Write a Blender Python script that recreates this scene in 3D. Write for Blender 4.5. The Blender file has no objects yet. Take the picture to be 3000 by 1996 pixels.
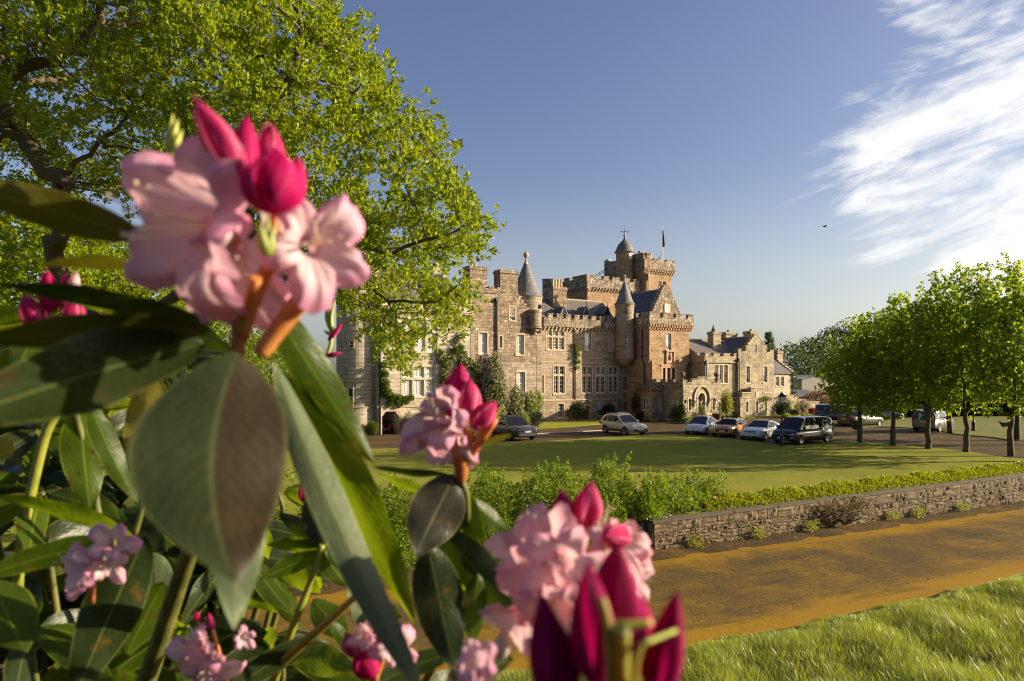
import bpy, bmesh, math, random
import numpy as np
from mathutils import Vector, Matrix
random.seed(7); RNG = np.random.default_rng(11)
SC = bpy.context.scene; COL = SC.collection
PI = math.pi; R = math.radians
# ------------------------------------------------------------------ camera
F, HC, U0, V0 = 2000.0, 4.75, 1500.0, 1105.0        # focal length in px of a 3000 px wide frame, eye height, horizon
cam = bpy.data.cameras.new('camera'); camo = bpy.data.objects.new('camera', cam); COL.objects.link(camo)
camo.location = (0, 0, HC); camo.rotation_euler = (R(90), 0, 0)
cam.lens = 24; cam.sensor_width = 36; cam.shift_y = 107 / 3000; cam.clip_start = 0.02; cam.clip_end = 6000
cam.dof.use_dof = True; cam.dof.focus_distance = 40; cam.dof.aperture_fstop = 6.3
SC.camera = camo
# ------------------------------------------------------------------ light
SUN_EL, SUN_AZ = R(17), R(86)                        # azimuth clockwise from +Y
w = bpy.data.worlds.new('World'); SC.world = w; w.use_nodes = True
sun = bpy.data.lights.new('sun', 'SUN'); suno = bpy.data.objects.new('sun', sun); COL.objects.link(suno)
sun.energy = 5.0; sun.angle = R(0.5); sun.color = (1.0, 0.83, 0.60)
sdir = Vector((math.sin(SUN_AZ) * math.cos(SUN_EL), math.cos(SUN_AZ) * math.cos(SUN_EL), math.sin(SUN_EL)))
suno.rotation_euler = sdir.to_track_quat('Z', 'Y').to_euler(); suno.location = (60, 10, 60)
SC.view_settings.view_transform = 'Standard'; SC.view_settings.look = 'None'
SC.view_settings.exposure = 1.18; SC.view_settings.gamma = 1
SC.render.engine = 'CYCLES'
SC.cycles.max_bounces = 8; SC.cycles.diffuse_bounces = 5; SC.cycles.glossy_bounces = 3
SC.cycles.transmission_bounces = 6; SC.cycles.transparent_max_bounces = 8
SC.cycles.caustics_reflective = False; SC.cycles.caustics_refractive = False
SC.cycles.sample_clamp_indirect = 6; SC.cycles.filter_width = 1.05

# ------------------------------------------------------------------ node helpers
def N(nt, typ, ins=None, **props):
    n = nt.nodes.new(typ)
    for k, v in props.items(): setattr(n, k, v)
    for k, v in (ins or {}).items():
        s = n.inputs[k]
        if isinstance(v, bpy.types.NodeSocket): nt.links.new(v, s)
        elif isinstance(v, bpy.types.Node): nt.links.new(v.outputs[0], s)
        else: s.default_value = v
    return n
def c4(c): return (c[0], c[1], c[2], 1)
def ramp(nt, fac, stops, interp='LINEAR'):
    n = N(nt, 'ShaderNodeValToRGB', {0: fac}); cr = n.color_ramp; cr.interpolation = interp
    while len(cr.elements) < len(stops): cr.elements.new(0.5)
    for e, (p, c) in zip(cr.elements, stops): e.position = p; e.color = c4(c) if not isinstance(c, (int, float)) else (c, c, c, 1)
    return n.outputs[0]
def mixc(nt, f, a, b, mode='MIX'):
    n = N(nt, 'ShaderNodeMix', data_type='RGBA', blend_type=mode)
    for k, v in ((0, f), (6, a), (7, b)):
        if isinstance(v, bpy.types.NodeSocket): nt.links.new(v, n.inputs[k])
        else: n.inputs[k].default_value = v if k == 0 else c4(v)
    return n.outputs[2]
def mth(nt, op, a, b=0.0, c=0.0, clamp=False):
    n = N(nt, 'ShaderNodeMath', operation=op, use_clamp=clamp)
    for k, v in enumerate((a, b, c)):
        if isinstance(v, bpy.types.NodeSocket): nt.links.new(v, n.inputs[k])
        else: n.inputs[k].default_value = v
    return n.outputs[0]
def noise(nt, vec, scale, detail=3.0, rough=0.55, dist=0.0):
    i = {'Scale': scale, 'Detail': detail, 'Roughness': rough, 'Distortion': dist}
    if vec is not None: i['Vector'] = vec
    return N(nt, 'ShaderNodeTexNoise', i).outputs[0]
def smooth(nt, x, lo, hi):
    n = N(nt, 'ShaderNodeMapRange', {0: x, 1: lo, 2: hi, 3: 0.0, 4: 1.0}, interpolation_type='SMOOTHSTEP'); return n.outputs[0]
def newmat(name):
    m = bpy.data.materials.new(name); m.use_nodes = True; nt = m.node_tree; nt.nodes.clear()
    out = N(nt, 'ShaderNodeOutputMaterial'); return m, nt, out
def principled(nt, out, col, rough=0.7, bump=None, bstr=0.3, bdist=0.02, **ins):
    b = N(nt, 'ShaderNodeBsdfPrincipled', {'Roughness': rough})
    if isinstance(col, bpy.types.NodeSocket): nt.links.new(col, b.inputs['Base Color'])
    else: b.inputs['Base Color'].default_value = c4(col)
    for k, v in ins.items():
        k = k.replace('_', ' ')
        if isinstance(v, bpy.types.NodeSocket): nt.links.new(v, b.inputs[k])
        else: b.inputs[k].default_value = v
    if bump is not None:
        bm = N(nt, 'ShaderNodeBump', {'Height': bump, 'Strength': bstr, 'Distance': bdist}); nt.links.new(bm.outputs[0], b.inputs['Normal'])
    nt.links.new(b.outputs[0], out.inputs[0]); return b
def simple(name, col, rough=0.6, var=0.0, scale=8.0, **ins):
    m, nt, out = newmat(name)
    if var:
        tc = N(nt, 'ShaderNodeTexCoord'); nz = noise(nt, tc.outputs['Object'], scale, 4)
        col = mixc(nt, nz, [x * (1 - var) for x in col], [min(1, x * (1 + var)) for x in col])
    principled(nt, out, col, rough, **ins); return m

# ------------------------------------------------------------------ sky with high wispy cloud
nt = w.node_tree; nt.nodes.clear(); out = N(nt, 'ShaderNodeOutputWorld')
sky = N(nt, 'ShaderNodeTexSky', sky_type='NISHITA', sun_disc=False, sun_elevation=SUN_EL, sun_rotation=SUN_AZ, altitude=50, air_density=1.0, dust_density=2.2, ozone_density=1.6)
skc = N(nt, 'ShaderNodeHueSaturation', {'Hue': 0.520, 'Saturation': 1.06, 'Value': 1.0, 'Color': sky}).outputs[0]
g = N(nt, 'ShaderNodeTexCoord').outputs['Generated']; sp = N(nt, 'ShaderNodeSeparateXYZ', {0: g})
skp = N(nt, 'ShaderNodeHueSaturation', {'Hue': 0.54, 'Saturation': 0.30, 'Value': 1.12, 'Color': sky}).outputs[0]
skm = mixc(nt, mth(nt, 'MULTIPLY', smooth(nt, sp.outputs[2], 0.30, 0.0), 0.9), skc, skp)
bg1 = N(nt, 'ShaderNodeBackground', {'Color': skm, 'Strength': 0.069})
yy = mth(nt, 'MAXIMUM', sp.outputs[1], 0.05)
px = mth(nt, 'DIVIDE', sp.outputs[0], yy); pz = mth(nt, 'DIVIDE', sp.outputs[2], yy)
# streak space: along x, tilted a little
st = mth(nt, 'SUBTRACT', pz, mth(nt, 'MULTIPLY', px, 0.30))
v1 = N(nt, 'ShaderNodeCombineXYZ', {0: mth(nt, 'MULTIPLY', px, 2.6), 1: mth(nt, 'MULTIPLY', st, 11.0), 2: 0.3}).outputs[0]
v2 = N(nt, 'ShaderNodeCombineXYZ', {0: mth(nt, 'MULTIPLY', px, 7.0), 1: mth(nt, 'MULTIPLY', st, 19.0), 2: 1.7}).outputs[0]
n1 = noise(nt, v1, 1.6, 7, 0.62, 0.9); n2 = noise(nt, v2, 1.3, 7, 0.66, 0.8)
nn = mth(nt, 'ADD', mth(nt, 'MULTIPLY', n1, 0.65), mth(nt, 'MULTIPLY', n2, 0.35))
def band(x0, z0, slope, t0, tgrow, xs):
    cen = mth(nt, 'ADD', mth(nt, 'MULTIPLY', mth(nt, 'SUBTRACT', px, x0), slope), z0)
    th = mth(nt, 'MAXIMUM', mth(nt, 'ADD', mth(nt, 'MULTIPLY', mth(nt, 'SUBTRACT', px, x0), tgrow), t0), 0.004)
    d = mth(nt, 'DIVIDE', mth(nt, 'ABSOLUTE', mth(nt, 'SUBTRACT', pz, cen)), th)
    v = mth(nt, 'SUBTRACT', 1.25, d)
    return mth(nt, 'MULTIPLY', mth(nt, 'MINIMUM', v, 1.0), smooth(nt, px, x0 + xs[0], x0 + xs[1]))
b1 = band(0.375, 0.270, 0.22, 0.07, 0.50, (-0.03, 0.20))
b2 = band(0.50, 0.555, -0.20, 0.035, 0.20, (0.0, 0.10))
b3 = band(0.58, 0.165, 0.12, 0.03, 0.22, (0.0, 0.06))
bb = mth(nt, 'MAXIMUM', mth(nt, 'MAXIMUM', b1, mth(nt, 'MULTIPLY', b2, 0.82)), b3)
bb = mth(nt, 'MAXIMUM', bb, 0.0)
cm = smooth(nt, mth(nt, 'ADD', mth(nt, 'MULTIPLY', mth(nt, 'SUBTRACT', nn, 0.5), 3.9), bb), 0.30, 1.38)
cm = mth(nt, 'MULTIPLY', cm, smooth(nt, bb, 0.0, 0.35))
cm = mth(nt, 'MULTIPLY', cm, smooth(nt, sp.outputs[1], 0.08, 0.2))
bg2 = N(nt, 'ShaderNodeBackground', {'Color': (1.0, 0.975, 0.95, 1), 'Strength': 0.50})
mx = N(nt, 'ShaderNodeMixShader', {0: mth(nt, 'MULTIPLY', cm, 0.92), 1: bg1.outputs[0], 2: bg2.outputs[0]})
nt.links.new(mx.outputs[0], out.inputs[0])

# ------------------------------------------------------------------ geometry helpers
def at(u, v, Y): return Vector(((u - U0) / F * Y, Y, HC + (V0 - v) / F * Y))
def gnd(u, v, z=0.0): return at(u, v, (HC - z) * F / (v - V0))
K = 3000 / 2357.0
def fa(x, y, Y): return at(x * K, y * K, Y)

def tag(o, label=None, cat=None, group=None, kind=None):
    if label: o['label'] = label
    if cat: o['category'] = cat
    if group: o['group'] = group
    if kind: o['kind'] = kind
    return o
def empty(name, loc=(0, 0, 0), rz=0.0, label=None, cat=None, group=None):
    o = bpy.data.objects.new(name, None); COL.objects.link(o); o.location = loc; o.rotation_euler = (0, 0, rz)
    o.empty_display_size = 0.3
    return tag(o, label, cat, group)
def copy_tree(o, parent=None):
    c = o.copy(); COL.objects.link(c); c.parent = parent
    for ch in o.children: copy_tree(ch, c)
    return c

class MB:
    """collects faces; build() links them as one mesh object"""
    def __init__(s): s.v = []; s.f = []; s.m = []; s.uv = []; s.sm = []
    def face(s, pts, mi=0, uv=None, smooth=False):
        i = len(s.v); s.v += [tuple(p) for p in pts]; s.f.append(tuple(range(i, i + len(pts)))); s.m.append(mi); s.sm.append(smooth)
        if uv is None:
            p = [Vector(q) for q in pts]; n = Vector((0, 0, 0))
            for k in range(len(p)):
                a, b = p[k], p[(k + 1) % len(p)]
                n += Vector(((a.y - b.y) * (a.z + b.z), (a.z - b.z) * (a.x + b.x), (a.x - b.x) * (a.y + b.y)))
            if n.length > 1e-12: n.normalize()
            h = Vector((n.x, n.y, 0))
            if h.length < 0.35: t, q = Vector((0.8387, 0.5446, 0)), Vector((-0.5446, 0.8387, 0))
            else:
                h.normalize(); t = Vector((-h.y, h.x, 0)); q = Vector((0, 0, 1)) if abs(n.z) < 0.2 else n.cross(t)
            uv = [(a.dot(t), a.dot(q)) for a in p]
        s.uv += list(uv)
    def box(s, c, size, ax=(1, 0, 0), mi=0, taper=1.0):
        ax = Vector((ax[0], ax[1], 0)).normalized(); ay = Vector((-ax.y, ax.x, 0)); c = Vector(c)
        P = []
        for z in (-1, 1):
            k = taper if z > 0 else 1.0
            for x, y in ((-1, -1), (1, -1), (1, 1), (-1, 1)):
                P.append(c + ax * (x * size[0] / 2 * k) + ay * (y * size[1] / 2 * k) + Vector((0, 0, z * size[2] / 2)))
        for f in ((3, 2, 1, 0), (4, 5, 6, 7), (0, 1, 5, 4), (1, 2, 6, 5), (2, 3, 7, 6), (3, 0, 4, 7)): s.face([P[i] for i in f], mi)
    def lathe(s, c, prof, seg=20, mi=0, a0=0.0, a1=2 * PI, smooth=True, sx=1.0, rot=0.0):
        c = Vector(c); full = abs(a1 - a0 - 2 * PI) < 1e-6
        rm = max(p[0] for p in prof)
        for k in range(seg):
            t0 = a0 + (a1 - a0) * k / seg; t1 = a0 + (a1 - a0) * (k + 1) / seg
            d0 = Vector((math.cos(t0), math.sin(t0), 0)); d1 = Vector((math.cos(t1), math.sin(t1), 0))
            for (r0, z0), (r1, z1) in zip(prof[:-1], prof[1:]):
                zz = Vector((0, 0, 1)); p = [c + d0 * r0 + zz * z0, c + d1 * r0 + zz * z0, c + d1 * r1 + zz * z1, c + d0 * r1 + zz * z1]
                q = [(t0 * rm, z0), (t1 * rm, z0), (t1 * rm, z1), (t0 * rm, z1)]
                if r0 < 1e-6: p = [p[0], p[2], p[3]]; q = [q[0], q[2], q[3]]
                elif r1 < 1e-6: p = p[:3]; q = q[:3]
                s.face(p, mi, q, smooth)
    def tube(s, pts, rad, seg=6, mi=0, caps=True, smooth=True):
        pts = [Vector(p) for p in pts]; n = len(pts)
        if not hasattr(rad, '__len__'): rad = [rad] * n
        rings = []; up = None
        for i, p in enumerate(pts):
            d = (pts[min(i + 1, n - 1)] - pts[max(i - 1, 0)]); d = d.normalized() if d.length > 1e-9 else Vector((0, 0, 1))
            if up is None:
                up = Vector((0, 0, 1)) if abs(d.z) < 0.9 else Vector((1, 0, 0))
            a = d.cross(up); a = a.normalized() if a.length > 1e-6 else d.orthogonal().normalized()
            b = d.cross(a).normalized(); up = -b
            rings.append([p + (a * math.cos(2 * PI * k / seg) + b * math.sin(2 * PI * k / seg)) * rad[i] for k in range(seg)])
        acc = 0
        for i in range(n - 1):
            l = (pts[i + 1] - pts[i]).length
            for k in range(seg):
                k2 = (k + 1) % seg; cc = 2 * PI * max(rad)
                s.face([rings[i][k], rings[i + 1][k], rings[i + 1][k2], rings[i][k2]], mi,
                       [(k / seg * cc, acc), (k / seg * cc, acc + l), ((k + 1) / seg * cc, acc + l), ((k + 1) / seg * cc, acc)], smooth)
            acc += l
        if caps:
            s.face(rings[0], mi); s.face(rings[-1][::-1], mi)
    def ball(s, c, r, seg=10, mi=0, sz=1.0):
        pr = [(r * math.sin(PI * k / 8), -r * sz * math.cos(PI * k / 8)) for k in range(9)]
        pr[0] = (0, pr[0][1]); pr[-1] = (0, pr[-1][1]); s.lathe(c, pr, seg, mi)
    def build(s, name, mats, parent=None, org=None, weld=False):
        if not isinstance(mats, (list, tuple)): mats = [mats]
        me = bpy.data.meshes.new(name); V = s.v
        if org is not None: o3 = Vector(org); V = [(a[0] - o3.x, a[1] - o3.y, a[2] - o3.z) for a in V]
        me.from_pydata(V, [], s.f)
        for m in mats: me.materials.append(m)
        me.polygons.foreach_set('material_index', s.m); me.polygons.foreach_set('use_smooth', s.sm)
        ul = me.uv_layers.new(name='UVMap'); ul.data.foreach_set('uv', np.array(s.uv, dtype=np.float32).ravel())
        if weld:
            bm = bmesh.new(); bm.from_mesh(me); bmesh.ops.remove_doubles(bm, verts=bm.verts, dist=1e-4); bm.to_mesh(me); bm.free()
        me.update()
        o = bpy.data.objects.new(name, me); COL.objects.link(o)
        if org is not None and parent is None: o.location = org
        if parent is not None: o.parent = parent
        return o
def npmesh(name, verts, faces, mats, parent=None, smooth=False, uv=None, mi=None):
    """verts (n,3), faces (m,k) numpy arrays"""
    me = bpy.data.meshes.new(name); nv, (nf, k) = len(verts), faces.shape
    me.vertices.add(nv); me.vertices.foreach_set('co', verts.astype(np.float32).ravel())
    me.loops.add(nf * k); me.loops.foreach_set('vertex_index', faces.astype(np.int32).ravel())
    me.polygons.add(nf); me.polygons.foreach_set('loop_start', np.arange(0, nf * k, k, dtype=np.int32))
    if smooth: me.polygons.foreach_set('use_smooth', np.ones(nf, bool))
    if not isinstance(mats, (list, tuple)): mats = [mats]
    for m in mats: me.materials.append(m)
    if mi is not None: me.polygons.foreach_set('material_index', mi.astype(np.int32))
    if uv is not None:
        ul = me.uv_layers.new(name='UVMap'); ul.data.foreach_set('uv', uv.astype(np.float32).ravel())
    me.update(calc_edges=True); me.validate()
    o = bpy.data.objects.new(name, me); COL.objects.link(o)
    if parent is not None: o.parent = parent
    return o
# ------------------------------------------------------------------ materials
def stone(name, c1, c2, c3, mortar, lichen=0.0, stain=0.35, bw=0.62, rh=0.29):
    m, nt, out = newmat(name); tc = N(nt, 'ShaderNodeTexCoord'); uv = tc.outputs['UV']; ob = tc.outputs['Object']
    wob = noise(nt, uv, 1.2, 2); 
    vec = N(nt, 'ShaderNodeVectorMath', {0: uv, 1: (0, 0, 0)}, operation='ADD').outputs[0]
    def bt(w_, h_, ms, off=0.5):
        b = N(nt, 'ShaderNodeTexBrick', {'Vector': vec, 'Color1': (0, 0, 0, 1), 'Color2': (1, 1, 1, 1), 'Mortar': (0.5, 0.5, 0.5, 1), 'Scale': 1.0, 'Mortar Size': ms, 'Mortar Smooth': 0.4, 'Bias': 0.0, 'Brick Width': w_, 'Row Height': h_})
        b.offset = off; b.offset_frequency = 2; b.squash = 0.72; b.squash_frequency = 3; return b
    b = bt(bw, rh, 0.009); b2 = bt(bw * 2.3, rh, 0.0, 0.37)
    per = mth(nt, 'ADD', mth(nt, 'MULTIPLY', b.outputs[0], 0.6), mth(nt, 'MULTIPLY', b2.outputs[0], 0.4))
    hi = [min(1, x * 1.22) for x in c2]; lo_ = [x * .66 for x in c1]; col = ramp(nt, per, [(0.0, lo_), (0.22, c1), (0.42, c2), (0.6, c3), (0.8, hi), (1.0, c1)])
    big = noise(nt, ob, 0.35, 5, 0.6); mid = noise(nt, ob, 2.2, 5, 0.62); fine = noise(nt, ob, 22, 4, 0.6)
    col = mixc(nt, mth(nt, 'MULTIPLY', smooth(nt, mid, 0.35, 0.75), 0.45), col, [x * 0.62 for x in c1])
    mp = N(nt, 'ShaderNodeMapping', {'Vector': ob, 'Scale': (1.3, 1.3, 0.22)}).outputs[0]
    streak = noise(nt, mp, 1.1, 6, 0.65)
    col = mixc(nt, mth(nt, 'MULTIPLY', smooth(nt, mth(nt, 'ADD', mth(nt, 'MULTIPLY', streak, 0.6), mth(nt, 'MULTIPLY', big, 0.4)), 0.48, 0.72), stain), col, (0.075, 0.06, 0.048))
    col = mixc(nt, mth(nt, 'MULTIPLY', b.outputs[1], 0.75), col, [x * .55 for x in mortar])
    col = mixc(nt, mth(nt, 'MULTIPLY', mth(nt, 'SUBTRACT', fine, 0.5), 0.55), col, (0.5, 0.45, 0.38), 'MIX')
    if lichen:
        l1 = smooth(nt, noise(nt, ob, 3.0, 7, 0.75), 0.60 - 0.08 * lichen, 0.65 - 0.06 * lichen); l2 = smooth(nt, noise(nt, ob, 0.6, 3), 0.42 - 0.12 * lichen, 0.62)
        dk = smooth(nt, noise(nt, ob, 1.4, 5, 0.7), 0.42, 0.62)
        col = mixc(nt, mth(nt, 'MULTIPLY', dk, 0.55 * lichen), col, (0.085, 0.068, 0.05))
        col = mixc(nt, mth(nt, 'MULTIPLY', mth(nt, 'MULTIPLY', l1, l2), 0.8), col, (0.62, 0.58, 0.50))
    hgt = mth(nt, 'SUBTRACT', mth(nt, 'ADD', mth(nt, 'MULTIPLY', fine, 0.35), mth(nt, 'MULTIPLY', per, 0.35)), mth(nt, 'MULTIPLY', b.outputs[1], 0.9))
    principled(nt, out, col, 0.92, hgt, 1.0, 0.03, Specular_IOR_Level=0.2); return m
M = {}
M['tan'] = stone('pale_sandstone', (0.38, 0.325, 0.24), (0.49, 0.425, 0.325), (0.45, 0.38, 0.28), (0.30, 0.26, 0.20), 0.0, 0.22, 0.75, 0.33)
M['brown'] = stone('weathered_sandstone', (0.25, 0.17, 0.105), (0.37, 0.275, 0.185), (0.31, 0.215, 0.14), (0.23, 0.18, 0.13), 0.0, 0.75, 0.55, 0.28)
M['brownl'] = stone('lichened_sandstone', (0.22, 0.155, 0.10), (0.33, 0.245, 0.165), (0.28, 0.20, 0.13), (0.2, 0.16, 0.12), 0.75, 0.6, 0.55, 0.28)
M['mid'] = stone('buff_sandstone', (0.27, 0.20, 0.14), (0.38, 0.305, 0.225), (0.33, 0.255, 0.185), (0.29, 0.235, 0.17), 0.0, 0.62, 0.58, 0.27)
M['pink'] = stone('rosy_sandstone', (0.285, 0.175, 0.095), (0.385, 0.26, 0.148), (0.335, 0.215, 0.115), (0.28, 0.21, 0.13), 0.0, 0.45, 0.58, 0.28)
M['lich'] = stone('parapet_stone', (0.20, 0.15, 0.10), (0.31, 0.24, 0.165), (0.26, 0.195, 0.13), (0.18, 0.14, 0.10), 1.0, 0.75, 0.55, 0.30)
M['gold'] = stone('honey_sandstone', (0.28, 0.225, 0.14), (0.40, 0.335, 0.225), (0.35, 0.28, 0.18), (0.28, 0.23, 0.16), 0.0, 0.75, 0.62, 0.28)
M['cream'] = stone('dressed_stone', (0.47, 0.39, 0.28), (0.53, 0.45, 0.34), (0.49, 0.40, 0.28), (0.36, 0.30, 0.22), 0.0, 0.15, 0.9, 0.45)
M['dress'] = simple('carved_stone', (0.42, 0.32, 0.21), 0.9, 0.25, 5)
M['dressp'] = simple('carved_rosy_stone', (0.43, 0.26, 0.16), 0.9, 0.25, 5)
def slate(name, a, b, lich=0.3):
    m, nt, out = newmat(name); tc = N(nt, 'ShaderNodeTexCoord'); uv = tc.outputs['UV']; ob = tc.outputs['Object']
    bk = N(nt, 'ShaderNodeTexBrick', {'Vector': uv, 'Color1': (0, 0, 0, 1), 'Color2': (1, 1, 1, 1), 'Mortar': (0, 0, 0, 1), 'Scale': 1.0, 'Mortar Size': 0.008, 'Brick Width': 0.30, 'Row Height': 0.22})
    nz = noise(nt, ob, 3.0, 5, 0.65); col = mixc(nt, mth(nt, 'ADD', mth(nt, 'MULTIPLY', bk.outputs[0], 0.6), mth(nt, 'MULTIPLY', nz, 0.4)), a, b)
    l1 = smooth(nt, noise(nt, ob, 6, 6, 0.75), 0.62 - 0.1 * lich, 0.68 - 0.06 * lich)
    col = mixc(nt, mth(nt, 'MULTIPLY', l1, 0.75), col, (0.55, 0.5, 0.42)); col = mixc(nt, bk.outputs[1], col, (0.03, 0.03, 0.03))
    sw = N(nt, 'ShaderNodeSeparateXYZ', {0: uv}); fr = mth(nt, 'FRACT', mth(nt, 'DIVIDE', sw.outputs[1], 0.22))
    principled(nt, out, col, 0.62, mth(nt, 'SUBTRACT', mth(nt, 'MULTIPLY', bk.outputs[0], 0.4), fr), 0.9, 0.02); return m
M['slate'] = slate('brown_slate', (0.085, 0.075, 0.075), (0.16, 0.135, 0.12), 0.35)
M['slateb'] = slate('blue_slate', (0.045, 0.05, 0.065), (0.10, 0.105, 0.125), 0.25)
M['slatec'] = slate('cone_slate', (0.10, 0.095, 0.095), (0.19, 0.175, 0.16), 0.1)
M['lead'] = simple('lead', (0.24, 0.24, 0.25), 0.5, 0.2)
M['white'] = simple('white_paint', (0.78, 0.76, 0.70), 0.5)
M['cast'] = simple('black_iron', (0.018, 0.019, 0.02), 0.45)
M['wood'] = simple('brown_door_wood', (0.13, 0.055, 0.028), 0.6, 0.3)
M['doordk'] = simple('dark_door_wood', (0.055, 0.024, 0.014), 0.55, 0.3)
M['clay'] = simple('chimney_pot_clay', (0.55, 0.38, 0.24), 0.85, 0.2)
M['dark'] = simple('dark_interior', (0.02, 0.018, 0.016), 0.9)
def glass(name, col, rough=0.06):
    m, nt, out = newmat(name); tc = N(nt, 'ShaderNodeTexCoord'); nz = noise(nt, tc.outputs['Object'], 1.7, 2)
    principled(nt, out, mixc(nt, nz, [x * 0.6 for x in col], [x * 1.4 for x in col]), rough, nz, 0.05, 0.05, Specular_IOR_Level=0.6); return m
M['glass'] = glass('window_glass', (0.022, 0.024, 0.026)); M['blind'] = glass('window_glass_with_blind', (0.46, 0.46, 0.45), 0.12)
M['lamp'] = simple('lantern_glass', (0.75, 0.72, 0.62), 0.25)
# --- ground
def grassmat(name, a, b, c, sc=1.0, bump=0.6):
    m, nt, out = newmat(name); tc = N(nt, 'ShaderNodeTexCoord'); ob = tc.outputs['Object']
    n1 = noise(nt, ob, 0.25 * sc, 5, 0.6); n2 = noise(nt, ob, 3.5 * sc, 6, 0.7); n3 = noise(nt, ob, 45, 3, 0.7)
    col = mixc(nt, smooth(nt, n1, 0.35, 0.65), a, b); col = mixc(nt, mth(nt, 'MULTIPLY', smooth(nt, n2, 0.40, 0.70), 0.85), col, c); n4 = noise(nt, ob, 1.1 * sc, 6, 0.75); col = mixc(nt, mth(nt, 'MULTIPLY', smooth(nt, n4, 0.52, 0.70), 0.55), col, [x * 0.55 for x in a])
    col = mixc(nt, mth(nt, 'MULTIPLY', n3, 0.5), col, [x * 0.45 for x in a])
    b_ = principled(nt, out, col, 0.85, mth(nt, 'ADD', mth(nt, 'MULTIPLY', n2, 0.4), n3), bump, 0.05, Specular_IOR_Level=0.06, Sheen_Weight=0.04, Sheen_Roughness=0.4)
    b_.inputs['Sheen Tint'].default_value = (0.75, 0.85, 0.5, 1); return m
M['lawn'] = grassmat('lawn_grass', (0.190, 0.215, 0.016), (0.285, 0.285, 0.025), (0.330, 0.290, 0.055))
M['dewy'] = grassmat('dewy_lawn_grass', (0.15, 0.17, 0.04), (0.22, 0.22, 0.065), (0.24, 0.21, 0.08))
M['bankg'] = grassmat('bank_soil_grass', (0.035, 0.045, 0.010), (0.055, 0.068, 0.012), (0.075, 0.060, 0.025))
M['rough'] = grassmat('rough_ground', (0.055, 0.06, 0.02), (0.10, 0.075, 0.035), (0.05, 0.075, 0.015))
def asphalt(name, base, moss, mossiness, edge=None):
    m, nt, out = newmat(name); tc = N(nt, 'ShaderNodeTexCoord'); ob = tc.outputs['Object']
    n1 = noise(nt, ob, 0.45, 5, 0.6); n2 = noise(nt, ob, 6, 5, 0.7); 
    vo = N(nt, 'ShaderNodeTexVoronoi', {'Vector': ob, 'Scale': 42.0}); sp_ = smooth(nt, vo.outputs[0], 0.36, 0.12)
    vc = N(nt, 'ShaderNodeSeparateColor', {0: vo.outputs[1]}).outputs[0]
    col = mixc(nt, n2, [x * 0.7 for x in base], [x * 1.35 for x in base])
    speck = mth(nt, 'MULTIPLY', sp_, smooth(nt, vc, 0.55, 0.62))
    amt = mth(nt, 'ADD', mth(nt, 'MULTIPLY', mth(nt, 'ADD', mth(nt, 'MULTIPLY', mth(nt, 'SUBTRACT', n1, .15), 1.05), mth(nt, 'MULTIPLY', n2, 0.5)), 1.0), mossiness - 0.6)
    if edge:                      # moss gathers along both edges of the road and a centre strip
        suv = N(nt, 'ShaderNodeSeparateXYZ', {0: tc.outputs['UV']}).outputs[1]
        e1 = smooth(nt, suv, edge[0] + 1.5, edge[0] + 0.1); e2 = smooth(nt, suv, edge[1] - 1.3, edge[1] - 0.1)
        e3 = smooth(nt, mth(nt, 'ABSOLUTE', mth(nt, 'SUBTRACT', suv, 1.6)), 0.9, 0.1)
        amt = mth(nt, 'ADD', amt, mth(nt, 'ADD', mth(nt, 'MULTIPLY', mth(nt, 'MAXIMUM', e1, e2), 0.42), mth(nt, 'MULTIPLY', e3, 0.16)))
    fn_ = noise(nt, ob, 28, 5, 0.8); amt = mth(nt, 'ADD', amt, mth(nt, 'MULTIPLY', mth(nt, 'SUBTRACT', fn_, .5), 1.5)); col = mixc(nt, smooth(nt, amt, 0.30, 0.95), col, moss)
    mpv = N(nt, 'ShaderNodeMapping', {'Vector': tc.outputs['UV'] if edge else ob, 'Scale': (0.16, 1.6, 1.0)}).outputs[0]; col = mixc(nt, mth(nt, 'MULTIPLY', smooth(nt, noise(nt, mpv, 1.4, 6, 0.7), 0.48, 0.68), 0.55), col, [x * 0.75 for x in base])
    col = mixc(nt, mth(nt, 'MULTIPLY', smooth(nt, noise(nt, ob, 20, 3, 0.7), 0.5, 0.75), 0.4), col, [x * 0.4 for x in base])
    col = mixc(nt, speck, col, (0.52, 0.28, 0.07))
    principled(nt, out, col, 0.8, mth(nt, 'ADD', mth(nt, 'MULTIPLY', vo.outputs[0], -0.6), n2), 0.7, 0.015, Specular_IOR_Level=0.08); return m
M['road'] = asphalt('mossy_tarmac', (0.060, 0.048, 0.026), (0.30, 0.172, 0.012), 0.51, (0.5, 6.8))
M['drive'] = asphalt('drive_tarmac', (0.058, 0.049, 0.036), (0.26, 0.145, 0.016), 0.40)
M['gravel'] = asphalt('gravel_and_litter', (0.05, 0.038, 0.026), (0.20, 0.125, 0.02), 0.48)
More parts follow.
